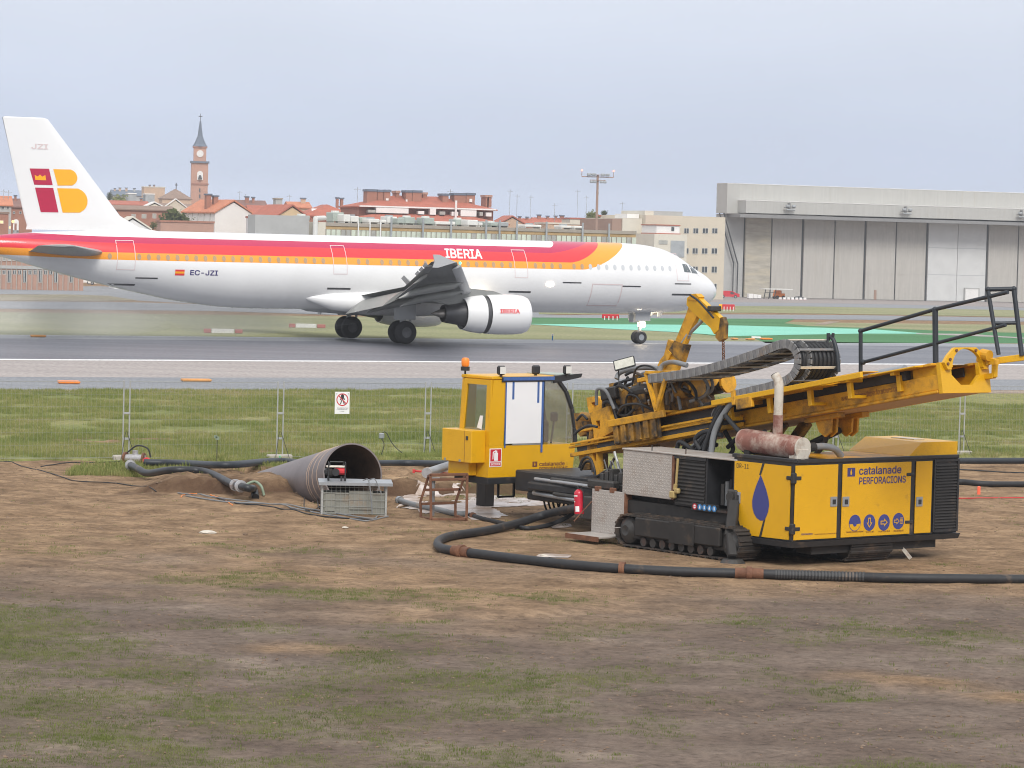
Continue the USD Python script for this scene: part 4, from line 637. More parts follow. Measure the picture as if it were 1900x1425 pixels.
for i, (px, yt, Y) in enumerate(((952, 351, 760), (965, 360, 800), (991, 362, 780), (1036, 377, 760), (1078, 351, 800), (1095, 363, 780), (1163, 374, 700), (447, 353, 760), (842, 350, 620), (668, 346, 620), (540, 360, 720), (458, 360, 760), (6, 350, 620), (15, 352, 620))):
    f = Facade('roof_aerial', f'thin grey aerial pole {["first left of the lamp mast group above the tan gable", "forked above the tan gable", "above the red terrace left end", "short one above the red terrace", "tall one just left of the lamp mast", "short one touching the lamp mast", "above the office block side wing", "above the plum roof", "above the apartment block right part", "above the apartment block left towers", "above the orange roofed house", "beside the twin chimneys", "above the orange roof at the left edge", "second at the left edge behind the tail"][i]}', 'aerial', px, Y, 10, 'rooftop aerials')
    z = f.q(px, yt)[1]; obj('pole', cyl((0, 6, 0), (0, 6, z), .06, 5), 'ac_grey', f.t); obj('cross_arm', bx(-.7, .7, 5.96, 6.04, z - .5, z - .42), 'ac_grey', f.t)
# ================================================================ the airliner
AH = math.radians(26.036); AO = np.array([7.384, 181.105, .02]); AO = AO - .6 * np.array([-math.sin(AH), math.cos(AH), 0]) - .3 * np.array([math.cos(AH), math.sin(AH), 0])
paint('plane_white', (.80, .80, .80), .3, .02, .4, coat=.5, spec=.5); paint('plane_grey', (.42, .43, .44), .4, .05, .6); paint('wing_grey', (.27, .275, .265), .4, .1, .4, metal=.1); paint('engine_dark', (.10, .10, .105), .4, .2, 2., metal=.5); paint('titanium', (.40, .37, .34), .35, .12, 2., metal=.7)
paint('livery_orange', (.90, .33, .015), .35, .04, 1., coat=.4); paint('livery_red', (.72, .035, .04), .35, .04, 1., coat=.4); paint('livery_crimson', (.45, .015, .065), .35, .04, coat=.4); paint('livery_yellow', (.92, .42, .01), .35, .04, coat=.4); paint('tyre', (.03, .03, .033), .8, .2); paint('plane_window', (.44, .29, .17), .3, .1); paint('cockpit_glass', (.10, .12, .13), .08, .1); paint('pane_front', (.52, .54, .56), .2, .05); paint('panel_line', (.66, .55, .55), .5, .02)
paint('stab_grey', (.33, .33, .32), .4, .06)
glow('landing_lamp', (1., .84, .60), 22.); glow('nav_green', (.1, 1., .45), 2.5)
usdkit.material(stage, '/World/Looks/livery', {'a': ('attribute', {'attribute': 'band'}), 'g': ('geometry', {}), 'n': ('noise_texture', {'scale': .6, 'detail': 4}), 'nr': ('rgb_ramp', {'ramp': [(.3, (.95, .95, .95)), (.7, (1, 1, 1))]}), 'mu': ('mix', {'mix_type': 'multiply', 'fac': 1.}),
    'mr': ('map_range', {'from_min': 4.0, 'from_max': 6.0}), 'r': ('rgb_ramp', {'interpolate': False, 'ramp': [(0, (.80, .80, .80)), ((4.29 - 4) / 2, (.90, .34, .03)), ((4.68 - 4) / 2, (.74, .035, .045)), ((5.19 - 4) / 2, (.48, .018, .085)), ((5.52 - 4) / 2, (.80, .80, .80))]}),
    'p': ('principled_bsdf', {'roughness': .28, 'coat_weight': .4})}, [('a.fac', 'mr.value'), ('mr.result', 'r.fac'), ('r.color', 'mu.color1'), ('g.position', 'n.vector'), ('n.fac', 'nr.fac'), ('nr.color', 'mu.color2'), ('mu.color', 'p.base_color')], surface='p.BSDF')
ST = np.array([(0, 3.12, 3.12, 0), (.06, 3.36, 2.88, .24), (.2, 3.58, 2.68, .45), (.5, 3.85, 2.46, .74), (1.0, 4.18, 2.24, 1.06), (1.5, 4.43, 2.10, 1.30), (2., 4.72, 2.0, 1.48), (2.6, 5.08, 1.92, 1.64), (3.3, 5.42, 1.86, 1.78), (4.2, 5.68, 1.81, 1.88), (5.4, 5.83, 1.78, 1.95), (7, 5.89, 1.75, 1.975), (12, 5.89, 1.75, 1.975), (22, 5.89, 1.75, 1.975), (29, 5.89, 1.75, 1.975), (31, 5.89, 1.80, 1.965), (33.5, 5.885, 2.06, 1.92), (36, 5.87, 2.50, 1.76), (38.5, 5.82, 3.02, 1.45), (41, 5.71, 3.62, 1.04), (43, 5.56, 4.14, .68), (44.1, 5.40, 4.46, .43), (44.5, 5.2, 4.68, .24), (44.6, 4.95, 4.93, .02)])
from scipy.interpolate import PchipInterpolator
_T, _B, _W = (PchipInterpolator(ST[:, 0], ST[:, i]) for i in (1, 2, 3)); NOSE = 5.07
def fsec(k):
    d = np.clip(NOSE - np.asarray(k, float), 0, 44.6); return _T(d), _B(d), _W(d)
def fy(k, z):
    t, b, w = fsec(k); c, a = (t + b) / 2, np.maximum((t - b) / 2, 1e-3); return w * np.sqrt(np.clip(1 - ((z - c) / a) ** 2, 0, 1))
pl = thing('airliner', 'white airliner with red and orange stripes rolling along the runway', 'airliner', AO, AH)
ds = np.concatenate([[0, .02, .06, .12], np.arange(.2, 13.4, .1), np.arange(13.4, 29, .4), np.arange(29, 44.6, .25), [44.6]]); n = 160
t, b, w = _T(ds), _B(ds), _W(ds); th = np.arange(n) * 2 * np.pi / n
V = np.stack([np.repeat(NOSE - ds[:, None], n, 1), w[:, None] * np.cos(th), ((t + b) / 2)[:, None] + ((t - b) / 2)[:, None] * np.sin(th)], -1).reshape(-1, 3)
i, j = np.meshgrid(np.arange(len(ds) - 1), np.arange(n), indexing='ij'); j2 = (j + 1) % n; q = np.stack([i * n + j, i * n + j2, (i + 1) * n + j2, (i + 1) * n + j], -1).reshape(-1, 4)[:, ::-1]
fus = obj('fuselage', (V, np.vstack([q[:, [0, 1, 2]], q[:, [0, 2, 3]]])), 'livery', pl, smooth=True)
def _rise(k0, c, p): return c * np.clip(V[:, 0] - k0, 0, None) ** p
_tl = .13 * sstep(-33, -39, V[:, 0]); _b = np.stack([4.29 + _rise(-4.87, .195, 1.7) + _tl, 4.68 + _rise(-5.57, .26, 1.7) + _tl, 5.19 + _rise(-6.98, .09, 1.7) + _tl, 5.52 + _rise(-6.55, 1.1, 1.7) + _tl]); _b = np.maximum.accumulate(_b + np.array([0, .001, .002, .003])[:, None], axis=0); _t0 = np.array([4.29, 4.68, 5.19, 5.52])
_z = V[:, 2]; bandv = np.where(_z < _b[0], 4.29 + (_z - _b[0]), 0.)
for i in range(3): bandv = np.where((_z >= _b[i]) & (_z < _b[i + 1]), _t0[i] + (_z - _b[i]) / (_b[i + 1] - _b[i]) * (_t0[i + 1] - _t0[i]), bandv)
primvar(fus, 'band', np.where(_z >= _b[3], 5.52 + (_z - _b[3]), bandv))
def skin(poly, yf, off, side=-1, cell=.3):
    """A flat outline in (k, z) wrapped on the side of the body."""
    g = poly if isinstance(poly, Polygon) or hasattr(poly, 'geoms') else Polygon(poly); g = g.buffer(0); a0, b0, a1, b1 = g.bounds; Vs, Fs, c = [], [], 0
    for x in np.arange(a0, a1, cell):
        for y in np.arange(b0, b1, cell):
            h_ = g.intersection(sbox(x, y, x + cell, y + cell))
            for s in getattr(h_, 'geoms', [h_]):
                if s.geom_type == 'Polygon' and s.area > 1e-6: v, f_ = trimesh.creation.triangulate_polygon(s, engine='earcut'); Vs.append(v); Fs.append(f_ + c); c += len(v)
    v = np.vstack(Vs); f_ = np.vstack(Fs); y = side * (yf(v[:, 0], v[:, 1]) + off); P = np.column_stack([v[:, 0], y, v[:, 1]])
    nr = np.cross(P[f_[:, 1]] - P[f_[:, 0]], P[f_[:, 2]] - P[f_[:, 0]])[:, 1]; f_[nr * side < 0] = f_[nr * side < 0][:, ::-1]; return (P, f_)
def letters(s, h_, x0, z0, sx=1., mirror=False, slant=0.):
    from PIL import Image, ImageDraw, ImageFont
    m = meshkit.text_mesh(s, h_, .002, True); top = m.vertices[:, 2] > .0019; f_ = m.faces[top[m.faces].all(1)]; tri = m.vertices[f_][:, :, :2]; g = shapely.union_all([Polygon(t_).buffer(.002) for t_ in tri]); g = affinity.scale(g, sx, 1, origin=(0, 0)); g = affinity.skew(g, slant, 0, origin=(0, 0)); return affinity.translate(g, x0, z0)
for k in range(64):                                            # cabin windows, starboard and port
    kk = 1.0 - .53 * k - (0.35 if k > 12 else 0) - (.35 if k > 34 else 0)
    if kk < -33.4: break
    if any(abs(kk - c) < .62 for c in (-8.75, -19.9, -32.2)): continue
    for s in (-1, 1): obj('cabin_window', skin(affinity.scale(disc(1, 10), .10, .145).buffer(.02), lambda a_, b_: fy(a_ + kk, b_ + 4.47), .012, s, 1.) if False else skin(affinity.translate(affinity.scale(disc(1, 10), .115, .165), kk, 4.47), fy, .012, s, 1.), 'plane_window' if kk < -4.6 else 'pane_front', fus)
for kc, w_ in ((-8.75, .42), (-19.9, .42), (-32.2, .5), (1.9, .45)):
    for s in (-1, 1):
        g = sbox(kc - w_, 3.75, kc + w_, 5.35); obj('door', skin(g.difference(g.buffer(-.035)), fy, .012, s), 'panel_line', fus)
        obj('door_step', skin(sbox(kc - .7, 2.9, kc + .7, 3.0), fy, .012, s), 'engine_dark', fus)
for a0, a1, z0, z1 in ((2.05, 2.62, 4.28, 4.74), (2.68, 3.25, 4.22, 4.66)):
    for s in (-1, 1): obj('cockpit_window', skin([(a0, z0), (a1, z0 - .03), (a1 - .12, z1 - .02), (a0, z1 + .02)], fy, .012, s, .15), 'cockpit_glass', fus)
for s in (-1, 1):
    v = []
    for ku, yy in ((3.32, 1.16), (2.72, 1.20), (2.72, .06), (3.42, .06)):
        tt, bb, ww = fsec(ku); c_, a_ = (tt + bb) / 2, (tt - bb) / 2; v.append((ku + .01, s * yy, c_ + a_ * math.sqrt(max(0, 1 - (yy / ww) ** 2)) + .02))
    obj('windscreen', (np.array(v), np.array([(0, 1, 2), (0, 2, 3)])), 'cockpit_glass', fus)
s = -1
obj('title_lettering', skin(letters('IBERIA', .50, -13.45, 4.80, .98, slant=8), fy, .014, s), 'plane_white', fus)
obj('registration', skin(letters('EC-JZI', .26, -28.7, 3.56, 1.25), fy, .014, s), 'print_blue', fus)
for i_, c_ in enumerate(('livery_red', 'livery_yellow', 'livery_red')): obj('flag_stripe', skin(sbox(-29.5, 3.52 + .105 * i_, -28.98, 3.52 + .105 * (i_ + 1)), fy, .014, s), c_, fus)
for kc, z_ in ((-5.5, 3.5), (-1.6, 3.35), (1.9, 3.55), (-31.0, 3.3), (-14.5, 3.9)): obj('hatch', skin(sbox(kc - .6, z_, kc + .6, z_ + .07), fy, .012, s), 'engine_dark', fus)
obj('cargo_outline', skin(sbox(-4.2, 2.2, -2.2, 3.5).difference(sbox(-4.14, 2.26, -2.26, 3.44)), fy, .012, s), 'panel_line', fus)
def foil(c, t_, n_=12):
    x = (1 - np.cos(np.linspace(0, np.pi, n_))) / 2; y = 5 * t_ * (.2969 * np.sqrt(x) - .126 * x - .3516 * x ** 2 + .2843 * x ** 3 - .1036 * x ** 4); return np.vstack([np.column_stack([-x, y]), np.column_stack([-x[-2:0:-1], -y[-2:0:-1]])]) * c
def loft(secs):
    """secs: list of (k of leading edge, y, z, chord, thickness ratio, vertical?)."""
    R = []
    for (k, y, z, c, t_, vert) in secs:
        p = foil(c, t_); R.append(np.column_stack([k + p[:, 0], y + (p[:, 1] if vert else 0 * p[:, 1]), z + (0 * p[:, 1] if vert else p[:, 1])]))
    m = len(R[0]); V = np.vstack(R); f_ = []
    for a_ in range(len(R) - 1):
        for b_ in range(m): c_ = (b_ + 1) % m; f_ += [(a_ * m + b_, a_ * m + c_, (a_ + 1) * m + c_), (a_ * m + b_, (a_ + 1) * m + c_, (a_ + 1) * m + b_)]
    for a_ in (0, len(R) - 1):
        for b_ in range(1, m - 1): f_.append((a_ * m, a_ * m + b_, a_ * m + b_ + 1))
    tm = trimesh.Trimesh(V, np.array(f_), process=False); trimesh.repair.fix_normals(tm); return tm
fin_secs = [(-29.3, 0, 5.80, 8.0, .03, 1), (-30.9, 0, 6.02, 6.35, .07, 1), (-32.05, 0, 6.65, 5.4, .09, 1), (-36.2, 0, 11.70, 2.5, .09, 1), (-36.45, 0, 11.76, 2.15, .06, 1)]
fin = obj('tail_fin', loft(fin_secs), 'plane_white', pl, smooth=35)
def fin_y(k, z):
    zz = np.array([5.8, 6.02, 6.65, 11.7, 11.76]); le = np.interp(z, zz, [q[0] for q in fin_secs]); c = np.interp(z, zz, [q[3] for q in fin_secs]); t_ = np.interp(z, zz, [q[4] for q in fin_secs]); x = np.clip((le - k) / c, 0, 1)
    return 5 * t_ * c * (.2969 * np.sqrt(x) - .126 * x - .3516 * x ** 2 + .2843 * x ** 3 - .1036 * x ** 4)
def kz(px, py, off):
    u_ = np.array([math.cos(AH), math.sin(AH), 0]); sv = np.array([math.sin(AH), -math.cos(AH), 0]); P = onpl(px, py, AO + sv * off, sv) - AO; return P @ u_, P[2]
Z1 = lambda x, y: kz(x / 3.958, 200 + y / 3.958, .2)
def arc(pts): return [Z1(*p) for p in pts]
obj('fin_stripe', skin(arc([(222, 445), (362, 448), (388, 567), (256, 565)]), fin_y, .015), 'livery_crimson', fin); obj('fin_stripe', skin(arc([(261, 586), (392, 589), (430, 768), (303, 766)]), fin_y, .015), 'livery_crimson', fin)
obj('fin_crest', skin(arc([(262, 530), (258, 492), (280, 505), (296, 490), (312, 506), (334, 494), (341, 532)]), fin_y, .022), 'livery_yellow', fin)
lob = lambda x0, y0, x1, y1, xb, R: arc([(x0, y0), (x1 - R * .7, y0 + 3)] + [(x1 - R + R * math.sin(a_) + (xb - x0) * .5 * a_ / 3.14, (y0 + y1) / 2 - (y1 - y0) / 2 * math.cos(a_)) for a_ in np.linspace(.35, 2.8, 9)] + [(x1 - R * .7 + (xb - x0) * .4, y1), (xb, y1)])
obj('fin_lobe', skin(lob(392, 450, 560, 571, 424, 62), fin_y, .015), 'livery_yellow', fin); obj('fin_lobe', skin(lob(420, 590, 632, 770, 460, 88), fin_y, .015), 'livery_yellow', fin)
kk = Z1(230, 300); obj('fin_code', skin(letters('JZI', .26, kk[0], kk[1], 1.6), fin_y, .015), 'panel_line', fin)
for s in (-1, 1):
    obj('tailplane', loft([(-32.8, s * .5, 4.62, 4.5, .11, 0), (-33.6, s * 1.6, 4.68, 3.9, .11, 0), (-36.5, s * 6.1, 4.98, 2.0, .10, 0), (-36.9, s * 6.25, 4.99, 1.5, .05, 0)]), 'stab_grey', pl, smooth=35)
    wg = obj('wing', loft([(-10.6, s * .6, 2.45, 8.2, .14, 0), (-12.0, s * 2.0, 2.62, 6.6, .135, 0), (-14.3, s * 6.4, 3.20, 3.7, .115, 0), (-19.75, s * 16.9, 4.66, 1.45, .10, 0), (-20.0, s * 17.05, 4.68, 1.2, .06, 0)]), 'wing_grey', pl, smooth=35)
    def flap(y0, y1, le0, le1, z0, z1, c, ang, mt='wing_grey', th=.16, nm='flap'):
        a_ = math.radians(ang); M = []
        for (y, le, z) in ((y0, le0, z0), (y1, le1, z1)):
            p = foil(c, th); p = p @ np.array([[math.cos(a_), math.sin(a_)], [-math.sin(a_), math.cos(a_)]]); M.append(np.column_stack([le + p[:, 0], np.full(len(p), s * y), z + p[:, 1]]))
        m_n = len(M[0]); Vv = np.vstack(M); ff_ = [];
        for b_ in range(m_n): c2 = (b_ + 1) % m_n; ff_ += [(b_, c2, m_n + c2), (b_, m_n + c2, m_n + b_)]
        for a2 in (0, 1):
            for b_ in range(1, m_n - 1): ff_.append((a2 * m_n, a2 * m_n + b_, a2 * m_n + b_ + 1))
        tm = trimesh.Trimesh(Vv, np.array(ff_), process=False); trimesh.repair.fix_normals(tm); obj(nm, tm, mt, wg, smooth=35)
    flap(2.1, 6.3, -18.3, -17.9, 2.38, 2.95, 1.55, 32); flap(6.6, 13.2, -17.8, -19.7, 3.02, 3.98, 1.0, 32); flap(13.4, 16.4, -19.75, -20.75, 4.1, 4.5, .5, 8, nm='aileron')
    flap(2.4, 16.2, -11.9, -19.2, 2.52, 4.52, .55, 24, 'plane_grey', .2, 'slat')
    for y0, le, z in ((7.0, -17.1, 3.42), (8.7, -17.65, 3.66), (10.4, -18.2, 3.9), (4.4, -16.75, 3.12)): flap(y0, y0 + 1.5, le, le - .5, z, z + .2, .75, -42, 'plane_grey', .06, 'spoiler')
    for y0, k0, z in ((4.0, -16.6, 2.55), (8.4, -16.6, 3.02), (11.6, -18.1, 3.52)): obj('flap_fairing', tube([(k0 + 1.2, s * y0, z + .05), (k0 + .6, s * y0, z - .12), (k0 - .6, s * y0, z - .28), (k0 - 1.6, s * y0, z - .5), (k0 - 2.5, s * y0, z - .85)], [.03, .2, .25, .19, .03], 10), 'wing_grey', wg, smooth=40)
    obj('wingtip_fence', prism([(0, 0), (-.5, .05), (-1.35, .75), (-1.0, .75), (-.2, .2), (-1.0, -.55), (-1.35, -.55)] if False else [(.0, 0), (-.95, .36), (-1.3, .36), (-1.2, 0), (-1.3, -.3), (-1.0, -.3)], fr((-19.9, s * 17.06, 4.68), (1, 0, 0), yd=(0, 0, 1)), .05), 'plane_grey', wg)
    obj('navigation_lamp', trimesh.creation.icosphere(1, .07).apply_translation((-19.6, s * 16.95, 4.64)), 'nav_green' if s < 0 else 'beacon_red', wg)
    obj('root_fairing', tube([(-8.6, s * 1.35, 2.42), (-9.8, s * 1.5, 2.3), (-12, s * 1.62, 2.22), (-15, s * 1.62, 2.16), (-18, s * 1.55, 2.16), (-20.2, s * 1.42, 2.26), (-22, s * 1.25, 2.5)], [.1, .45, .62, .68, .66, .5, .08], 16), 'plane_white', pl, smooth=60)
    # engine
    E0 = fr((-10.35, s * 5.75, 1.76), (0, 1, 0), zd=(-1, 0, 0))
    en = obj('engine_cowl', lathe([(.80, .0), (.90, -.04), (.98, .02), (1.06, .25), (1.11, .8), (1.12, 1.6), (1.08, 2.45), (1.07, 2.46), (1.00, 2.4), (.78, .6), (.76, .2), (.80, .0)], E0, 40), 'plane_white', pl, smooth=40)
    obj('reverser_gap', lathe([(.95, 2.42), (1.0, 2.42), (1.0, 2.75), (.95, 2.75), (.95, 2.42)], E0, 36), 'engine_dark', en, smooth=40)
    obj('reverser_sleeve', lathe([(1.03, 2.72), (1.07, 2.72), (1.0, 3.3), (.88, 3.85), (.84, 3.85), (.9, 3.3), (1.03, 2.72)], E0, 36), 'plane_white', en, smooth=40)
    obj('fan', lathe([(0, .5), (.15, .6), (.28, .95), (.30, 1.1), (.78, 1.15), (.78, 1.25), (0, 1.25)], E0, 30), 'engine_dark', en, smooth=40)
    obj('core_nozzle', lathe([(0, 3.0), (.78, 3.0), (.62, 4.1), (.48, 5.0), (.44, 5.0), (.40, 4.6), (0, 4.6)], E0, 28), 'engine_dark', en, smooth=40); obj('tail_cone', lathe([(0, 4.55), (.3, 4.55), (.22, 5.2), (0, 5.75)], E0, 20), 'titanium', en, smooth=40)
    obj('pylon', prism([(-11.4, 2.75), (-12.4, 3.05), (-14.2, 3.2), (-17.0, 3.15), (-16.2, 2.45), (-14.3, 2.1), (-13, 2.3)], fr((0, s * 5.75 + .17, 0), (1, 0, 0), yd=(0, 0, 1)), .34), 'wing_grey', en)
    cy = lambda kx, zz_: 5.75 + np.sqrt(np.clip(1.125 ** 2 - (zz_ - 1.76) ** 2, 0, 9))
    obj('cowl_lettering', skin(letters('IBERIA', .22, -12.4, 1.86, 1.15), cy, .012, s), 'livery_red', en)
    # main gear
    g = obj('main_gear', [tube([(-16.9, s * 3.8, .68), (-16.9, s * 3.75, 2.75)], [.13, .17], 12), beam((-16.9, s * 3.75, 1.9), (-16.7, s * 2.2, 2.3), .14, .14), cyl((-16.9, s * 3.35, .66), (-16.9, s * 4.25, .66), .09, 10), beam((-16.7, s * 3.8, .8), (-16.4, s * 3.8, 1.3), .06, .12), beam((-16.4, s * 3.8, 1.3), (-16.75, s * 3.8, 1.75), .06, .12), bx(-17.5, -16.2, s * 3.98, s * 4.03, 1.35, 2.7)], 'plane_grey', pl)
    for yy in (3.8 - .46, 3.8 + .46):
        obj('tyre', lathe([(.30, -.2), (.5, -.21), (.6, -.15), (.635, -.06), (.635, .06), (.6, .15), (.5, .21), (.30, .2)], fr((-16.9, s * yy, .655), (1, 0, 0), zd=(0, 1, 0)), 28), 'tyre', g, smooth=40); obj('wheel_hub', lathe([(0, -.14), (.30, -.16), (.30, .16), (0, .14)], fr((-16.9, s * yy, .655), (1, 0, 0), zd=(0, 1, 0)), 20), 'engine_dark', g)
    a_ = (-11.4, s * 2.35, 2.62); obj('wing_landing_lamp', trimesh.creation.icosphere(1, .13).apply_translation(a_), 'landing_lamp', wg)
for s in (-1, 1): obj('inspection_lamp', skin(affinity.translate(affinity.scale(disc(1, 14), .26, .13), -6.9, 3.42), fy, .016, s, 1.), 'landing_lamp', fus)
obj('belly_fairing', tube([(-8.2, 0, 1.98), (-10, 0, 1.98), (-14, 0, 1.95), (-18, 0, 1.95), (-21, 0, 2.05), (-22.8, 0, 2.25)], [.1, .45, .5, .5, .42, .08], 16), 'plane_grey', pl, smooth=60)
g = obj('nose_gear', [tube([(0, 0, .42), (.12, 0, 1.95)], [.085, .12], 12), beam((.05, 0, 1.1), (1.0, 0, 1.9), .09, .09), cyl((0, -.3, .38), (0, .3, .38), .06, 10), bx(-.5, .5, .42, .45, 1.35, 1.95), bx(-.5, .5, -.45, -.42, 1.35, 1.95), bx(-.55, -.2, -.25, .25, 1.25, 1.95)], 'plane_grey', pl)
for yy in (-.25, .25): obj('tyre', lathe([(.18, -.1), (.32, -.11), (.37, -.06), (.385, 0), (.37, .06), (.32, .11), (.18, .1)], fr((0, yy, .385), (1, 0, 0), zd=(0, 1, 0)), 24), 'tyre', g, smooth=40); obj('wheel_hub', cyl((0, yy - .09, .385), (0, yy + .09, .385), .19, 16), 'steel_grey', g)
for z_, x_, r_ in ((1.12, .16, .17), (1.66, .36, .15)):
    for yy in (-.2, .2): obj('gear_lamp', trimesh.creation.icosphere(1, r_).apply_translation((x_, yy, z_)), 'landing_lamp', g)
for kx, zz in ((-20.4, 1.62), (1.2, 1.72)): obj('blade_aerial', prism([(0, 0), (.4, 0), (.2, .3), (.05, .3)], fr((kx, .02, zz + .14), (1, 0, 0), yd=(0, 0, -1)), .04), 'plane_white', fus)

paint('faded_orange', (.62, .30, .10), .6, .15); paint('red_faded', (.42, .15, .13), .7, .1)
# ---- signs, boards and markers beside the runway
def board(name, label, px, py, W, Hh, mt, legs, leg_h=.35, back=None, group=None, ang=10, stripe=None):
    P = tg(px, py); t = thing(name, label, 'sign', P, math.radians(ang), group); obj('panel', bx(0, W, -.06, .06, leg_h, leg_h + Hh, .03), mt, t)
    for i in range(legs): x = W * (i + .5) / legs; obj('leg', bx(x - .04, x + .04, -.11, -.065, 0, leg_h + Hh * .55), 'white_far', t)
    if stripe: obj('marker_panel', bx(-stripe[1], -.02, -.05, .05, leg_h, leg_h + Hh, .03), stripe[0], t)
    return t
board('guidance_sign', 'red sign board on four white legs under the aircraft nose', 1117, 594, 1.55, .36, 'sign_red', 4, .16, ang=20); board('guidance_sign', 'small red sign board with a yellow end panel beside the crane head', 1340, 577.5, 1.5, .62, 'sign_red', 4, .2, ang=15, stripe=('livery_yellow', .42))
for px, py, W, lb in ((378, 618, 2.5, 'low red and white board in the infield behind the spray, nearer one'), (536, 608, 2.6, 'low red and white board in the infield left of the main wheels')):
    P = tg(px, py); t = thing('infield_board', lb, 'board', P, math.radians(15), 'red and white boards in the infield'); obj('white_panel', [bx(.45, 1.8, -.05, .05, 0, .27, .02)], 'ac_white', t); obj('red_panel', bx(0, .42, -.05, .05, .02, .26, .02), 'red_faded', t); obj('red_panel', bx(1.86, W - .2, -.05, .05, .02, .25, .02), 'red_faded', t)
for px, py, W, lb in ((108, 713, .80, 'flat orange marker slab beside the near runway edge, left one'), (337, 709, 1.15, 'flat orange marker slab beside the near runway edge, right one'), (57, 626, .8, 'orange marker slab on the far runway edge at the left'), (1412, 631, .7, 'small orange marker slab on the far runway edge behind the crane hook'), (1385, 631.5, .5, 'tiny orange marker slab next to the crane chain'), (1358, 631, .35, 'tiny orange marker beside the crane chain')):
    P = tg(px, py); t = thing('marker_slab', lb, 'marker', P + np.array([0, 0, .02]), math.radians(18), 'orange marker slabs along the runway'); obj('slab', bx(0, W, -.25, .25, .02, .12, .03), 'orange_plastic' if px in (108, 1412) else 'faded_orange', t); obj('foot', bx(.05, W - .05, -.2, .2, 0, .02), 'concrete', t)
for px, py, lb in ((1403, 628, 'pale flat stone slab on the infield left of the cable chain'), (1025, 632, 'thin blue edge light on the runway side under the fuselage')):
    P = tg(px, py); t = thing('edge_light' if 'light' in lb else 'pale_slab', lb, 'light' if 'light' in lb else 'slab', P); (obj('stem', cyl((0, 0, 0), (0, 0, .3), .035, 8), 'sign_blue', t), obj('lens', cyl((0, 0, .3), (0, 0, .4), .06, 8), 'white_far', t)) if 'light' in lb else (obj('slab', bx(-.3, .3, -.3, .3, 0, .12, .03), 'white_far', t), obj('base', bx(-.35, .35, -.35, .35, -.02, .02), 'concrete', t))
# ================================================================ temporary mesh fence
FA = math.atan2(87.64 - 77.67, 12.88 + 9.74); FD = np.array([math.cos(FA), math.sin(FA), 0]); F0 = np.array([-9.74, 77.67, 0]); PITCHF = 24.72 / 6
def fence_panel(first):
    t = thing('mesh_fence', 'x', 'fence', (0, 0, 0), FA, 'wire mesh fence panels along the verge')
    Wp = PITCHF - .16
    for x in (.08, Wp + .08): obj('post', cyl((x, 0, 0), (x, 0, 2.03), .019, 8), 'galvanised', t)
    wires = [bx(.1 + i * .115, .1 + i * .115 + .003, -.0015, .0015, .06, 2.0) for i in range(1, int((Wp) / .115))] + [bx(.08, Wp + .08, -.002, .002, z, z + .0035) for z in np.arange(.08, 2.01, .32)]
    obj('wire_mesh', wires, 'wire_dull', t); obj('top_wire', [cyl((.08, 0, 2.0), (Wp + .08, 0, 2.0), .007, 5), cyl((.08, 0, .07), (Wp + .08, 0, .07), .004, 5)], 'wire_dull', t); return t
fp = fence_panel(True); flb = ['fence panel at the left edge of the yard, left of the pump valve', 'fence panel between the pump valve and the second post pair', 'fence panel carrying the white prohibition sign', 'fence panel left of the yellow cab', 'fence panel seen past the mirror above the drill head', 'fence panel behind the yellow drill mast', 'fence panel left of the post behind the mast end', 'fence panel at the right edge behind the mast end']
for i in range(-1, 7):
    P = F0 + FD * PITCHF * i; P = P + np.array([0, 0, .02]); fp_i = fp if i == -1 else copy(fp, P, FA)
    if i == -1: fp.GetAttribute('xformOp:translate').Set(Gf.Vec3d(*map(float, P)))
    fp_i.SetCustomDataByKey('label', flb[i + 1])
for i in (0, 1, 2, 3, 5, 6):
    P = F0 + FD * PITCHF * i; t = thing('concrete_block', ['concrete foot below the fence posts at the pump valve', 'concrete foot of the fence behind the large pipe', 'concrete foot of the fence behind the pipe mouth', 'concrete foot of the fence behind the cab', '', 'concrete foot of the fence left of the engine hood', 'concrete foot of the fence right of the engine hood'][i], 'concrete foot', P + np.array([0, 0, .0]), FA, 'concrete fence feet')
    obj('block', bx(-.33, .33, -.11, .11, .0, .16, .03), 'concrete', t); obj('clamp', [bx(-.09, .09, -.03, .03, .55, .60), bx(-.09, .09, -.03, .03, 1.2, 1.25)], 'galvanised', t)
    for s in (-1, 1): obj('tie_wire', cyl((.02 * s, -.01, .75), (.2 * s, -.25, .03), .008, 5), 'black_rubber', t)

# sign on the fence
FN = np.array([-math.sin(FA), math.cos(FA), 0])
def onf(px, py, off=-.05): return onpl(px, py, F0 + FN * off, FN)
a, b, c = onf(621, 768), onf(648, 768), onf(621, 727); Wd, Hd = np.linalg.norm(b - a), c[2] - a[2]
t = thing('prohibition_sign', 'white rectangular no pedestrians sign hanging on the mesh fence', 'sign', a, FA)
obj('plate', bx(0, Wd, -.006, .006, 0, Hd), 'sign_white', t); SM = lambda x, z, o=-.0075: fr((x, o, z), (1, 0, 0), yd=(0, 0, 1)); cx, cz, R = Wd / 2, Hd * .645, Wd * .41
obj('ring', prism(disc(R).difference(disc(R * .84)), SM(cx, cz, -.0065), .002), 'sign_red', t)
person = shapely.union_all([affinity.translate(disc(.10 * R / .41 * 1.1, 14), 0, .56 * R), Polygon([(-.18 * R, .40 * R), (.18 * R, .40 * R), (.15 * R, -.05 * R), (-.15 * R, -.05 * R)])] + [Polygon([(x0 * R, y0 * R), (x0 * R + .13 * R, y0 * R), (x1 * R + .13 * R, y1 * R), (x1 * R, y1 * R)]) for x0, y0, x1, y1 in ((-.14, 0, -.38, -.70), (0, 0, .26, -.70), (-.2, .38, -.42, -.05), (.1, .38, .32, -.02))])
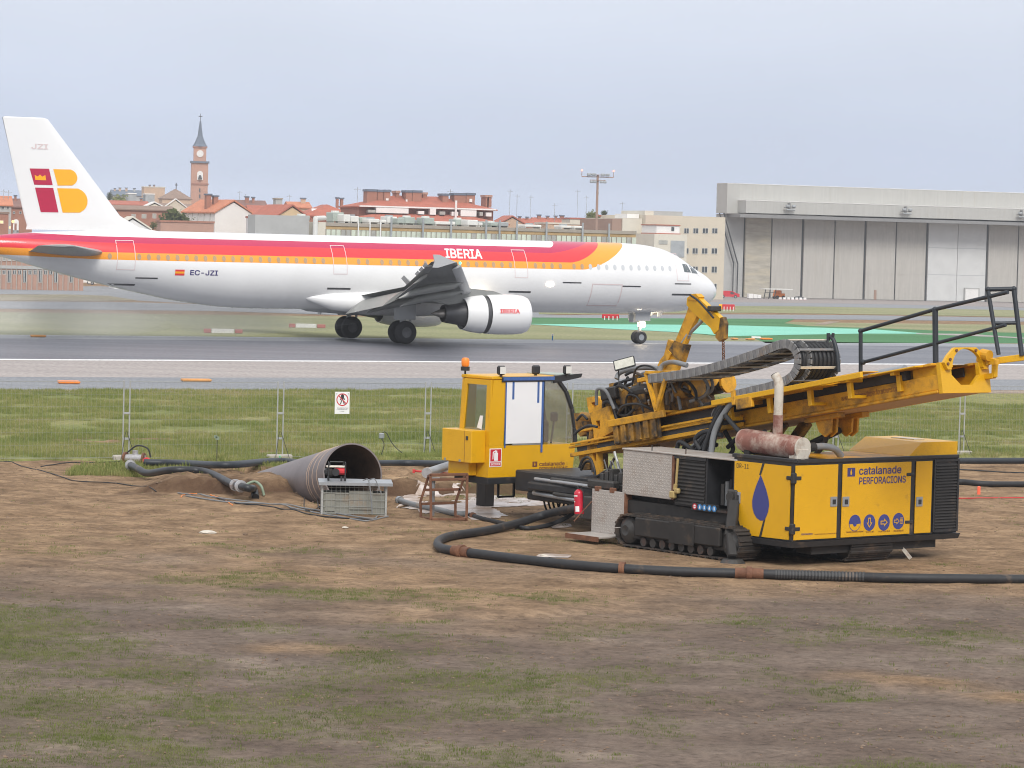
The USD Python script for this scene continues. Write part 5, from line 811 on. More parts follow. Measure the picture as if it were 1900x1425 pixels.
obj('walker_symbol', prism(person.buffer(.002), SM(cx, cz, -.0068), .002), 'print_black', t); bar = affinity.rotate(sbox(-R * .9, -R * .08, R * .9, R * .08), -45, origin=(0, 0)); obj('slash', prism(bar, SM(cx, cz, -.0092), .002), 'sign_red', t)
obj('lettering', [text('PROHIBIDO EL PASO', SM(Wd * .14, Hd * .24), .026, .001, False, .86), text('A TODA PERSONA AJENA', SM(Wd * .12, Hd * .185), .022, .001, False, .80), text('A LA OBRA', SM(Wd * .33, Hd * .10), .018, .001)], 'print_black', t)
for x in (.04, Wd - .04): obj('tie', bx(x - .012, x + .012, -.02, .06, Hd - .06, Hd - .04), 'galvanised', t)
# ================================================================ things lying about the yard
def hit(px, py, h=0.):
    z = h
    for _ in range(14): p = gnd(px, py, z); z = .4 * z + .6 * (float(zg(p[0], p[1])[0]) + h)
    return np.array([p[0], p[1], z])
def G3(px, py, dz=0.): p = hit(px, py); return p + np.array([0, 0, dz])
# large steel pipe
t = thing('steel_pipe', 'large rusty steel pipe with open mouth sloping into the ground', 'pipe', PIPE0); L_ = 7.8; FPm = fr((0, 0, 0), (0, 0, 1), zd=PD) if False else None
zax = PD; xax = np.cross([0, 0, 1.], zax); xax /= np.linalg.norm(xax); yax = np.cross(zax, xax); MP = np.eye(4); MP[:3, 0], MP[:3, 1], MP[:3, 2] = xax, yax, zax
obj('shell', lathe([(PIPE_R - .018, 0), (PIPE_R, 0), (PIPE_R, 1.5), (PIPE_R, 3), (PIPE_R, L_)], MP, 56), 'pipe_steel', t, smooth=35); obj('inside', lathe([(PIPE_R - .018, L_), (PIPE_R - .018, 3), (PIPE_R - .018, .03), (PIPE_R - .018, 0)], MP, 56), 'pipe_inside', t, smooth=35)
for s_ in (.42, .72, .98, 1.10): obj('weld_seam', lathe([(PIPE_R + .001, s_), (PIPE_R + .007, s_ + .008), (PIPE_R + .001, s_ + .016)], MP, 56), 'weld', t, smooth=60)
obj('rim', lathe([(PIPE_R - .03, -.004), (PIPE_R + .004, -.004), (PIPE_R + .004, .02), (PIPE_R - .03, -.004)], MP, 56), 'pipe_steel', t, smooth=30)
th0, th1 = math.radians(104), math.radians(112); obj('chalk_mark', tube([tuple((MP @ np.array([(PIPE_R + .004) * math.cos(a), (PIPE_R + .004) * math.sin(a), s_, 1]))[:3]) for a, s_ in ((math.radians(118), 2.3), (math.radians(124), 1.95), (math.radians(132), 1.75))], .012, 4), 'chalk_green', t)
# cage crate with sheet and generator on it
A0, A1 = G3(597, 954), G3(707, 952); ca = math.radians(5); W = np.linalg.norm((A1 - A0)[:2]); D, Hc = .62, .69
t = thing('cage_crate', 'grey wire cage crate with panel sides before the pipe mouth', 'crate', A0 - [0, 0, .03], ca)
for nm, m in (('side_panel', bx(.03, W - .03, .02, .04,   .04, Hc - .20)), ('side_panel', bx(.03, W - .03, D - .04, D - .02,   .04, Hc - .20)), ('side_panel', bx(.02, .04, .05, D - .05,   .04, Hc - .20)), ('side_panel', bx(W - .04, W - .02, .05, D - .05,   .04, Hc - .20)), ('front_patch', bx(W * .42, W * .78, -.006, .018, .14, Hc - .16)), ('front_patch', bx(W * .05, W * .2, -.004, .018, .1, Hc - .2))): obj(nm, m, 'crate_grey', t)
for x in (0, W): 
    for y in (0, D): obj('corner_post', bx(x - .02, x + .02, y - .02, y + .02, 0, Hc), 'galvanised', t)
obj('bottom_tray', bx(0, W, 0, D, .0, .03), 'galvanised', t)
for i in range(1, 14): obj('wire', bx(W * i / 14 - .003, W * i / 14 + .003, -.014, -.008, .02, Hc), 'wire_dull', t)
for z in (.06, .2, .34, .48, .6, Hc - .01): obj('rail_wire', [bx(-.01, W + .01, -.02, -.015, z - .004, z + .004), bx(-.02, -.015, 0, D, z - .004, z + .004), bx(W + .015, W + .02, 0, D, z - .004, z + .004)], 'wire_dull', t)
loc = A0 + np.array([0, 0, Hc - .02]); t = thing('cover_sheet', 'bent grey metal sheet lying on top of the cage crate', 'metal sheet', loc, ca); obj('sheet', tf(bx(-.08, W + .13, -.12, D + .05, 0, .012), trimesh.transformations.rotation_matrix(.03, (1, 0, 0))), 'steel_grey', t); obj('folded_lip', bx(-.08, W + .13, -.135, -.122, -.05, .012), 'steel_grey', t)
gl = A0 + np.array([math.cos(ca) * .08 - math.sin(ca) * .18, math.sin(ca) * .08 + math.cos(ca) * .18, Hc]); t = thing('generator', 'small red and black generator standing on the metal sheet', 'generator', gl, ca)
for x in (.05, .4): obj('frame_hoop', tube([(x, 0, .0), (x, 0, .38), (x, .38, .38), (x, .38, 0)], .014, 8), 'black_paint', t)
obj('frame_foot', [bx(.03, .07, .0, .38, .0, .07), bx(.38, .42, 0, .38, 0, .07), bx(.3, .34, -.02, .02, 0, .1)], 'black_paint', t); obj('fuel_tank', bx(.0, .40, .05, .34, .27, .305, .02), 'dirty_white', t); obj('engine_block', bx(.16, .42, .03, .33, .13, .26, .04), 'generator_red', t); obj('alternator', bx(.02, .155, .05, .31, .08, .25, .04), 'black_dusty', t); obj('recoil_cover', cyl((.2, .0, .18), (.2, .03, .18), .08, 16), 'black_paint', t); obj('silencer', bx(-.04, .06, .08, .3, .12, .24, .03), 'black_paint', t); obj('handle', tube([(.08, .2, .31), (.08, .2, .39), (.36, .2, .39), (.36, .2, .31)], .013, 8), 'black_paint', t)
def lay(name, label, pts, r, mat, cat_='hose', dz=None, n=10, k=8, group=None):
    """A hose or cable resting on the ground through the given (px, py[, height]) points."""
    P = []
    for q in pts:
        P.append(hit(q[0], q[1], (q[2] if len(q) > 2 else 0.) + r))
    P = spline(np.array(P), k); P[:, 2] = np.maximum(P[:, 2], zg(P[:, 0], P[:, 1]) + r * .6) if all(len(q) < 3 or q[2] >= 0 for q in pts) else P[:, 2]
    t = thing(name, label, cat_, P[0], 0, group); Q = P - P[0]; obj('hose' if r > .02 else 'cable', tube(Q, r, n), mat, t, smooth=60); return t, Q
def collar(t, Q, f, L, r, mat, nm='coupling'):
    i = int(np.clip(f * (len(Q) - 1), 1, len(Q) - 2)); d = Q[i + 1] - Q[i - 1]; d /= np.linalg.norm(d); obj(nm, [cyl(Q[i] - d * L / 2, Q[i] + d * L / 2, r, 14), cyl(Q[i] - d * .05, Q[i] + d * .05, r * 1.28, 14)], mat, t, smooth=40)
H1 = [(1086, 943, .42), (1062, 944, .40), (1030, 950, .26), (1000, 958, .14), (960, 971, .04), (900, 985), (845, 993), (820, 1000), (812, 1009), (820, 1017), (845, 1022), (900, 1029), (980, 1039), (1100, 1051), (1250, 1060), (1390, 1064), (1480, 1067), (1580, 1070), (1700, 1073), (1920, 1075), (2050, 1075)]
t, Q = lay('thick_hose', 'thick black hose looping round in front of the drilling rig', H1, .085, 'black_rubber', n=14); nP = len(H1) - 1
collar(t, Q, 10.35 / nP, .42, .10, 'rust_brown'); collar(t, Q, 15.0 / nP, .5, .098, 'rust_brown'); collar(t, Q, 13.4 / nP, .05, .095, 'rust_brown', 'hose_clip'); i0, i1 = int(15.5 / nP * len(Q)), int(17.2 / nP * len(Q))
for i in range(i0, i1): obj('hose_rib', [cyl(Q[i] + (Q[i + 1] - Q[i]) * f_, Q[i] + (Q[i + 1] - Q[i]) * (f_ + .25), .092, 12) for f_ in (.1, .6)], 'rib_dark', t)
t, Q = lay('thin_hose', 'thinner black hose from the rig to the slurry puddle', [(1064, 952, .22), (1040, 966, .08), (1010, 976), (975, 980), (930, 970), (895, 962), (872, 955)], .045, 'black_rubber'); collar(t, Q, .96, .18, .055, 'rust_brown')
t, Q = lay('suction_hose', 'pale grey hose lying in the white slurry beside the steps', [(867, 953), (845, 953), (810, 945), (775, 938), (752, 932), (738, 927)], .06, 'hose_grey'); collar(t, Q, .97, .1, .07, 'steel_grey')
# pump line on the left
t, Q = lay('pump_hose', 'black pump hose running from the fence valve to the pit', [(240, 862, .12), (256, 870, .12), (275, 878, .08), (320, 882, .06), (380, 886, .06), (428, 887, .08), (447, 889, .12), (463, 897, .12), (471, 908, .05), (474, 922, -.06)], .085, 'pvc_dark', n=14); collar(t, Q, .60, .16, .105, 'coupling'); collar(t, Q, .67, .16, .105, 'coupling'); collar(t, Q, .02, .2, .10, 'coupling')
P = G3(243, 862); t = thing('pump_valve', 'muddy valve with red handwheel at the foot of the fence', 'valve', P)
obj('body', [cyl((-.15, .05, .16), (.35, -.1, .16), .10, 14), cyl((.1, 0, .16), (.1, 0, .36), .07, 12)], 'coupling', t); obj('flange', [cyl((-.17, .06, .16), (-.12, .04, .16), .15, 16), cyl((.3, -.09, .16), (.35, -.1, .16), .15, 16)], 'rust_brown', t); obj('hose_loop', tube(spline([(-.1, 0, .3), (.15, -.05, .48), (.42, -.1, .42), (.5, -.1, .2)], 6), .02, 8), 'black_rubber', t); obj('handwheel', lathe([(.08, -.02), (.11, 0), (.08, .02), (.05, 0), (.08, -.02)], fr((.42, -.25, .1), (1, 0, 0), zd=(0, -1, 0)), 16), 'generator_red', t); obj('red_cap', cyl((.42, -.28, .1), (.42, -.16, .1), .09, 14), 'generator_red', t); obj('outlet', cyl((.5, -.25, .06), (.72, -.3, .06), .05, 10), 'dirty_white', t)
t, Q = lay('black_pipeline', 'long black pipe lying along the fence foot on the left', [(268, 858, .06), (330, 860, .06), (420, 863, .06), (520, 866, .06), (600, 868, .06)], .085, 'tube_blue_black', 'pipeline', n=14, group='black pipes along the fence')
t, Q = lay('black_pipeline', 'black pipe along the fence foot between pipe mouth and cab', [(705, 858, .3), (760, 859, .3), (840, 860, .3), (900, 860, .3)], .07, 'tube_blue_black', 'pipeline', n=12, group='black pipes along the fence')
t, Q = lay('black_pipeline', 'black pipe along the grass edge at the right picture edge', [(1700, 854, .1), (1780, 855, .1), (1950, 855, .1), (2100, 855, .1)], .085, 'tube_blue_black', 'pipeline', n=14, group='black pipes along the fence')
t, Q = lay('right_hose', 'dark hose lying behind the engine housing at the right edge', [(1690, 893), (1780, 894), (1830, 898), (1930, 898), (2050, 896)], .075, 'black_rubber'); lay('thin_cable', 'thin dark cable above the dark hose at the right edge', [(1750, 870), (1800, 872), (1860, 876), (1940, 879)], .018, 'black_rubber', 'cable'); lay('red_rope', 'thin red rope on the soil at the right edge', [(1750, 925), (1800, 924.5), (1860, 923.5), (1950, 923)], .014, 'red_paint', 'rope')
P = G3(1816, 917); t = thing('marker_post', 'short bright orange marker post beside the red rope', 'marker post', P); obj('post', cyl((0, 0, -.05), (0, 0, .17), .04, 12), 'orange_marker', t); obj('cap', lathe([(0, .2), (.035, .19), (.042, .17), (0, .17)], np.eye(4), 12), 'orange_marker', t)
for i, pts in enumerate((((330, 916), (400, 923), (480, 933), (560, 942), (640, 955), (690, 962), (700, 958)), ((345, 920), (420, 931), (500, 935), (580, 950), (660, 964), (685, 966), (720, 958)), ((395, 921), (440, 934), (520, 944), (600, 958), (690, 964)))): lay('ground_cable', ('upper grey cable of the bundle leading to the crate', 'lower grey cable of the bundle leading to the crate', 'middle cable of the bundle ending below the crate')[i], pts, .016, 'hose_grey' if i != 2 else 'black_rubber', 'cable', group='cables on the soil')
lay('extension_cable', 'thin orange cord leaving the cable bundle', [(365, 910), (345, 917), (336, 922)], .010, 'orange_plastic', 'cord'); lay('extension_cable', 'thin orange cord lying across the grey cables', [(390, 918), (410, 925), (432, 937)], .010, 'orange_plastic', 'cord')
lay('yard_cable', 'thin black cable at the left edge of the yard', [(0, 857), (40, 865), (100, 880), (140, 892), (220, 897), (290, 912)], .012, 'black_rubber', 'cable'); lay('yard_cable', 'thin black cable leading along the grass edge to the valve', [(76, 866), (100, 862), (160, 859), (225, 856)], .014, 'black_rubber', 'cable')
lay('green_hose', 'short pale green hose dipping into the pit beside the pump hose', [(446, 893, .15), (470, 894, .25), (484, 902, .2), (490, 920, 0)], .03, 'hose_green')
for i, pts in enumerate((((576, 905), (567, 925), (565, 945), (580, 948), (595, 938)), ((600, 895, .1), (585, 910, .05), (590, 935), (598, 945)))): lay('crate_cable', ('thin cable looping on the left of the crate', 'thin cable hanging beside the crate corner')[i], pts, .011, 'black_rubber', 'cable')
p0 = A0 + np.array([W * .72, -.13, Hc + .06]); t = thing('crate_rope', 'grey rope hanging down over the crate front', 'rope', p0); obj('rope', tube(spline([(-.12, .2, -.02), (0, .0, .0), (.06, -.03, -.3), (.10, -.05, -.7)], 6), .013, 7), 'hose_grey', t); obj('loop', tube(spline([(.0, .25, -.02), (.12, .05, .03), (.2, .02, -.1), (.28, .03, -.3)], 6), .011, 7), 'hose_grey', t)
P = G3(582, 918); t = thing('short_hose', 'short black hose end beside the crate foot', 'hose', P); obj('hose', cyl((-.12, .05, .1), (.35, .15, .1), .085, 14), 'black_rubber', t); obj('ferrule', cyl((.15, .1, .1), (.4, .16, .1), .095, 14), 'dirty_white', t)
# cable box on the fence
a = onf(708, 809, -.1); t = thing('cable_box', 'small grey junction box with looping black cable before the fence', 'junction box', a); obj('box', bx(-.07, .07, -.05, .05, -.07, .08, .02), 'steel_grey', t); obj('cable', tube(spline([(.02, 0, .09), (.12, 0, .09), (.3, -.05, -.2), (.55, -.1, -.42), (.85, -.12, -.56)], 6), .012, 6), 'black_rubber', t); obj('lower_cable', tube(spline([(0, 0, -.06), (.07, -.02, -.2), (.05, -.05, -.35), (-.02, -.06, -.55)], 6), .01, 6), 'black_rubber', t)
P = G3(402, 866); t = thing('thin_stake', 'thin dark stake standing in the weeds by the black pipe', 'stake', P); obj('rod', cyl((0, 0, 0), (.0, 0, .66), .009, 6), 'black_rubber', t); obj('leafy_tip', [bx(-.04, .05, -.01, .01, .62, .7), bx(-.08, 0, -.01, .01, .66, .73)], 'hose_green', t)
for i, (px, py) in enumerate(((363, 858), (519, 857), (817, 860))): P = G3(px, py); t = thing('survey_peg', ('small green survey peg beside the long black pipe', 'small green survey peg above the large steel pipe', 'small green survey peg left of the cab')[i], 'survey peg', P, 0, 'green survey pegs'); obj('peg', bx(-.022, .022, -.015, .015, 0, .16 if i else .1), 'chalk_green', t)
# rusty step frame for the cab
Y0, Y1 = 63.55, 64.15
def st(px, py, Y): return at(px, py, Y)
O = st(800, 965, Y0); t = thing('step_frame', 'rusty steel step frame standing before the cab in the slurry', 'step frame', O)
fo, re = lambda q: st(*q, Y0) - O, lambda q: st(*q, Y1) - O
for nm, q in (('front_post', [fo((798.5, 880)), fo((800, 966))]), ('front_post', [fo((867, 880)), fo((865.5, 966))]), ('foot_bar', [fo((800, 964)), fo((866, 963))]), ('top_bar', [fo((798, 881)), fo((868, 880))]), ('top_bar', [fo((800, 890)), fo((866, 889))]), ('rear_leg', [re((795, 884)), re((780, 931)), re((781, 960))]), ('rear_leg', [re((861, 886)), re((845, 933)), re((845, 957))]), ('tread_bar', [re((789, 909)), re((854, 908))]), ('tread_bar', [re((781, 935)), re((845, 933))]), ('side_bar', [fo((800, 881)), re((795, 884))]), ('side_bar', [fo((867, 881)), re((861, 886))]), ('side_bar', [fo((800, 964)), re((781, 960))]), ('side_bar', [fo((866, 964)), re((845, 957))])):
    for a_, b_ in zip(q[:-1], q[1:]): obj(nm, beam(a_, b_, .055, .055, ch=.006), 'rust_brown', t)
p0, p1 = st(793, 877, 64.3), st(852, 858, 66.5); t = thing('drill_tube', 'grey steel tube leaning on the step frame beside the cab', 'tube', p0); obj('tube', cyl((0, 0, 0), p1 - p0, .095, 18), 'steel_grey', t, smooth=40); obj('end_cap', cyl((p0 - p1) / np.linalg.norm(p1 - p0) * .06, (0, 0, 0), .11, 18), 'coupling', t, smooth=40); obj('trestle', [cyl((.12, 0, -.1), (.12, .05, -p0[2] + .02), .05, 10), bx(-.02, .26, -.1, .1, -.16, -.10)], 'steel_grey', t)
p0 = st(770, 874, 65.); t = thing('red_bar', 'thin red bar lying across behind the step frame', 'bar', p0); q = st(1000, 892, 66.2) - p0; obj('bar', cyl((0, 0, 0), q, .022, 8), 'red_paint', t); obj('end_plate', bx(-.05, 0, -.04, .04, -.04, .04), 'red_paint', t)
# ================================================================ the drilling rig
RA = math.radians(51); RC = gnd(1468, 1053); EA = np.array([math.cos(RA), -math.sin(RA), 0]); EB = np.array([math.sin(RA), math.cos(RA), 0])
rig = thing('drilling_rig', 'large yellow crawler drilling rig with cab, inclined mast and engine housing', 'drilling rig', RC, -RA)
def rl(px, py, x=None, y=None, z=None):
    P = onpl(px, py, RC + x * EA, EA) if x is not None else onpl(px, py, RC + y * EB, EB) if y is not None else gnd(px, py, z)
    d = P - RC; return np.array([d @ EA, d @ EB, d[2]])
def W2(p): return RC + EA * p[0] + EB * p[1] + np.array([0, 0, p[2]])
XR = lambda y, z, o=.0: fr((o, y, z), (0, 1, 0), yd=(0, 0, 1))          # on the rear face, reading along +y, facing +x
XS = lambda x, z, o=0.: fr((x, o, z), (1, 0, 0), yd=(0, 0, 1))          # on the left side face, reading along +x, facing -y
# ---- engine housing
ZB, ZT = .49, 1.88; WID = 4.36
prof = [(-1.60, ZT + .06), (-.005, ZT + .06), (-.005, ZB - .02), (-1.30, ZB - .04), (-1.62, 1.03)]
obj('engine_housing', prism(prof, fr((0, WID, 0), (1, 0, 0), yd=(0, 0, 1)), WID - .005), 'black_paint', rig)
obj('housing_skirt', trimesh.convex.convex_hull(np.array([(x, y, z) for x, y, z in ((-1.32, -.06, .46), (.06, -.06, .46), (.06, WID + .05, .46), (-1.32, WID + .05, .46), (-1.25, -.04, .36), (.03, -.04, .36), (.03, WID + .02, .36), (-1.25, WID, .36))])), 'black_paint', rig)
obj('top_rail', [bx(-1.64, .02, -.02, .06, ZT + .03, ZT + .10, .01), bx(-.04, .03, .061, WID, ZT + .02, ZT + .085, .01)], 'black_paint', rig)
side = Polygon([(-1.56, 1.845), (-.075, 1.845), (-.075, .50), (-1.285, .485), (-1.555, 1.04)])
sp = obj('side_panel', prism(side.buffer(-.01, join_style=2).buffer(.01), XS(0, 0, 0), .018), 'yellow', rig)
dropx, dropz = rl(1412, 920, y=0)[0], rl(1412, 930, y=0)[2]
def px_side(pts, o=-.019): return [(rl(*p, y=0)[0], rl(*p, y=0)[2]) for p in pts]
Q8 = lambda x, y: (1340 + x / 3.958, 760 + y / 3.958)
obj('drop_emblem', prism(px_side([Q8(*p) for p in ((288, 478), (305, 520), (330, 590), (347, 660), (350, 705), (343, 750), (328, 790), (310, 815), (285, 815), (258, 795), (238, 760), (227, 715), (226, 670), (236, 620), (255, 560))]), XS(0, 0, -.0195), .002), 'drop_blue', sp)
obj('black_stripe', prism(px_side([Q8(*p) for p in ((303, 388), (320, 390), (292, 478), (277, 480))]), XS(0, 0, -.0195), .002), 'print_black', sp); obj('black_stripe', prism(px_side([Q8(*p) for p in ((306, 820), (324, 800), (292, 938), (275, 936))]), XS(0, 0, -.0195), .002), 'print_black', sp)
z = rl(*Q8(110, 425), y=0); h_ = rl(*Q8(110, 392), y=0)[2] - z[2]; obj('unit_number', text('DR-11', XS(z[0], z[2], -.0195), h_, .002, False, .9), 'print_black', sp)
def latch(M, w=.14, h=.17, par=rig): b = obj('latch', prism(sbox(-w / 2, -h / 2, w / 2, h / 2).buffer(.01), M, .012), 'steel_grey', par); obj('latch_handle', prism(sbox(-w * .2, -h * .3, w * .3, h * .25), M, .02), 'black_paint', b)
p = rl(1369, 923, y=0); latch(XS(p[0] + .02, p[2], -.019), .13, .19, sp)
def ry(px, py=930): return rl(px, py, x=0)[1]
def rz(px, py): return rl(px, py, x=0)[2]
panels = {}
for nm, x0, x1 in (('rear_door', 1473.5, 1552.5), ('rear_door', 1561, 1688), ('rear_panel', 1697, 1727)):
    panels[x0] = obj(nm, tf(bx(.0, .02, ry(x0), ry(x1), ZB + .005, ZT - .02, .006), np.eye(4)), 'yellow', rig)
p2 = panels[1561]
for px in (1545, 1567.5, 1704): latch(XR(ry(px), rz(px, 930.5), .0205), .15, .16, panels[1473.5] if px < 1560 else p2 if px < 1690 else panels[1697])
def word(s, par, mat, xa, ya, xb, yb, bold=False, fit=True):
    """Lettering whose baseline runs between two picture points and whose capitals reach row yb above it."""
    y0, z0 = ry(xa, ya), rz(xa, ya); y1 = ry(xb, ya); h = rz(xa, yb) - z0; m = meshkit.text_mesh(s, h, .002, bold); w = m.extents[0]; return obj('lettering', tf(tf(m, np.diag([(y1 - y0) / w, 1, 1, 1])), XR(y0, z0, .0215)), mat, par)
word('catalanade', p2, 'print_blue', 1591.5, 880.5, 1670, 866.5, True); word('PERFORACIONS', p2, 'print_blue', 1591.5, 898.5, 1678, 886, True)
bxp = [Q8(915, 428), Q8(969, 490)]; ya, yb = ry(*bxp[0]), ry(*bxp[1]); za, zb = rz(*bxp[1]), rz(*bxp[0]); cc = ((ya + yb) / 2, (za + zb) / 2); dr = Polygon([(0, .5), (.14, .15), (.19, -.12), (.1, -.36), (-.1, -.36), (-.19, -.12), (-.14, .15)])
obj('drop_logo', prism(sbox(ya, za, yb, zb).difference(affinity.translate(affinity.scale(dr, (zb - za) * .8, (zb - za) * .9, origin=(0, 0)), *cc)), XR(0, 0, .0205), .002), 'print_blue', p2)
for i, (px, py) in enumerate(((968, 832), (1075, 829), (1182, 828), (1288, 818))):
    q = Q8(px, py); cy_, cz_ = ry(*q), rz(*q); R = .155; ic = obj('service_icon', prism(disc(R), XR(cy_, cz_, .0205), .002), 'drop_blue', p2)
    arrow = Polygon([(-.035, .09), (.035, .09), (.035, 0), (.075, 0), (0, -.095), (-.075, 0), (-.035, 0)])
    if i == 0: g = disc(R * .92).intersection(sbox(-1, -.2, 1, -.02)).difference(affinity.translate(disc(.05), 0, -.02))
    elif i == 1: g = arrow.difference(arrow.buffer(-.016))
    elif i == 2: g = affinity.rotate(arrow.difference(arrow.buffer(-.016)), 90, origin=(0, 0))
    else: g = shapely.union_all([affinity.translate(affinity.scale(affinity.rotate(arrow.difference(arrow.buffer(-.014)), 90, origin=(0, 0)), .8, .8, origin=(0, 0)), -.05, 0)] + [sbox(.04, z_, .12, z_ + .012) for z_ in (-.05, -.025, 0, .025, .05)])
    obj('icon_symbol', prism(g, XR(cy_, cz_, .023), .002), 'yellow', ic)
for s, xa, xb, y_ in (('Geotèrmia/Microtúnel', 1568.5, 1600, 988.8), ('Vertical', 1604.5, 1619.5, 988.2), ('Horitzontal', 1628.5, 1649.5, 987.5), ('Rehabilitació', 1656.5, 1674.5, 986.5)): word(s, p2, 'print_brown', xa, y_, xb, y_ - 3.2)
word('PERFORACIONS', panels[1473.5], 'print_blue', 1485, 993, 1506, 990, True); word('HORITZONTALS I VERTICALS', panels[1473.5], 'print_brown', 1510, 992.6, 1550, 990.4)
for px, zc in ((1468.5, 1.63), (1468.5, .70)): obj('corner_hinge', [bx(-.01, .035, -.03, .17, zc - .035, zc + .035, .01), bx(-.17, .0, -.035, .0, zc - .035, zc + .035, .01), bx(-.05, .045, -.045, .05, zc - .10, zc + .10, .02)], 'black_paint', rig)
for zc in (1.62, .72): y_ = ry(1690); obj('door_hinge', bx(.0, .034, y_ - .16, y_ + .05, zc - .03, zc + .03, .01), 'black_paint', rig)
y0, y1 = ry(1730.5), ry(1777); gr = obj('grille_frame', [bx(.0, .03, y0, y0 + .04, ZB + .01, ZT, .005), bx(.0, .03, y1 - .05, y1, ZB + .01, ZT, .005), bx(.0, .03, y0 + .04, y1 - .05, ZB + .01, ZB + .06), bx(.0, .03, y0 + .04, y1 - .05, ZT - .04, ZT)], 'black_paint', rig)
for i in range(22): z_ = ZB + .09 + i * (ZT - ZB - .15) / 22; obj('louvre_slat', trimesh.convex.convex_hull(np.array([(.004, y, z_) for y in (y0 + .05, y1 - .06)] + [(.032, y, z_ - .005) for y in (y0 + .05, y1 - .06)] + [(.004, y, z_ + .034) for y in (y0 + .05, y1 - .06)])), 'black_dusty', gr)
obj('side_bolt', [bx(-.1, -.02, WID + .0, WID + .06, z_ - .05, z_ + .05, .01) for z_ in (1.75, .75)], 'black_paint', rig)
# top deck, hood
obj('top_deck', bx(-1.5, -.05, 1.0, WID - .05, ZT + .062, ZT + .075), 'yellow_dirty', rig)
hb = [(-.02, 3.02), (-.02, WID - .02), (-1.65, WID - .02), (-1.65, 3.06)]; ht = [(-.02, 3.36), (-.02, WID - .02), (-1.65, WID - .02), (-1.65, 3.5)]
obj('engine_hood', trimesh.convex.convex_hull(np.array([(x, y, ZT + .078) for x, y in hb] + [(x, y, 2.215) for x, y in ht])), 'yellow', rig); obj('hood_plate', bx(-1.2, -.6, 3.75, 4.05, 2.216, 2.23), 'dirty_white', rig)
# silencer and exhaust
m0, m1 = np.array([-1.98, .52, 2.20]), np.array([-.34, .52, 2.14]); mu = obj('silencer', lathe([(0, 0), (.14, .01), (.20, .05), (.215, .14), (.215, 1.52), (.20, 1.60), (.15, 1.65), (0, 1.66)], fr(m0, (0, 1, 0), zd=(m1 - m0) / np.linalg.norm(m1 - m0)), 30), 'rust_white', rig, smooth=40)
obj('silencer_bracket', bx(-.52, -.30, .36, .66, 1.945, 2.13, .01), 'dirty_white', rig); obj('silencer_bracket', bx(-1.75, -1.6, .38, .64, 1.945, 2.03, .01), 'black_dusty', rig); obj('silencer_end', cyl(m1 + [.012, 0, 0], m1 + [.03, 0, 0], .205, 26), 'dirty_white', mu)
sx = rl(1443, 802, y=.52)[0]; stk = obj('exhaust_stack', tube(spline([(sx, .52, 2.38), (sx, .52, 2.7), (sx, .52, 3.2), (sx - .03, .52, 3.36), (sx - .10, .50, 3.46)], 6), .085, 16), 'dirty_white', rig, smooth=50); obj('stack_foot', cyl((sx, .52, 2.36), (sx, .52, 2.72), .092, 16), 'rust_white', stk, smooth=40); obj('stack_mouth', cyl((sx - .092, .502, 3.447), (sx - .108, .498, 3.470), .078, 16), 'gap_dark', stk)
obj('grey_hose', tube(spline([(-.36, .86, 2.16), (-.3, 1.05, 2.17), (-.28, 1.3, 2.12), (-.3, 1.5, 1.98)], 6), .065, 12), 'hose_grey', rig, smooth=60); obj('hose_clamp', cyl((-.37, .72, 2.15), (-.36, .86, 2.16), .085, 12), 'black_dusty', rig)
# ---- side cabinets and steps
zc0, zc1 = 1.0, 1.83; xa, xb, xc, xd = (rl(p, 880, y=0)[0] for p in (1155, 1247, 1310, 1364))
cb = obj('tread_cabinet', bx(xa, xb, .0, .95, zc0 - .03, zc1, .012), 'tread_plate', rig)
def treads(par, x0, x1, z0, z1, o, step=.056):
    """Raised lozenges of a checker plate: real relief, joined because far too many to pick apart."""
    ms = []
    for i, x in enumerate(np.arange(x0 + .04, x1 - .03, step)):
        for j, z in enumerate(np.arange(z0 + .04, z1 - .03, step)):
            s_ = 1 if (i + j) % 2 else -1; m = trimesh.creation.box((.040, .005, .013)); m.apply_transform(trimesh.transformations.rotation_matrix(s_ * .8, (0, 1, 0))); m.apply_translation((x, o, z)); ms.append(m)
    p = obj('tread_lozenges', ms, 'tread_lozenge', par); p.SetCustomDataByKey('kind', 'stuff')
treads(cb, xa, xb, zc0, zc1, -.002); obj('cabinet_edge', bx(xb + .002, xb + .06, -.01, .9, zc0 - .03, zc1 - .02), 'rust_brown', rig); obj('cabinet_roof', bx(xa - .02, xd + .05, -.02, 1.0, zc1 + .002, zc1 + .035, .008), 'tread_plate', rig)
lc = obj('louvred_cabinet', bx(xb + .065, xc, .03, .95, zc0 - .12, zc1 - .002), 'black_paint', rig)
for i in range(13): z_ = zc0 - .08 + i * .069; obj('louvre_slat', trimesh.convex.convex_hull(np.array([(x, .028, z_) for x in (xb + .1, xc - .04)] + [(x, -.004, z_ - .004) for x in (xb + .1, xc - .04)] + [(x, .028, z_ + .045) for x in (xb + .1, xc - .04)])), 'black_dusty', lc)
obj('cabinet_frame', [bx(xc + .002, xc + .035, .0, .9, zc0 - .12, zc1 - .004), bx(xb + .062, xc, -.012, .02, zc1 - .06, zc1 - .004)], 'black_paint', rig)
obj('recess_back', bx(xc + .04, xd + .06, .6, .9, zc0 - .1, zc1 - .01), 'black_dusty', rig); obj('recess_floor', bx(xc - .1, xd + .1, .0, .9, zc0 - .16, zc0 - .122), 'dark_steel', rig)
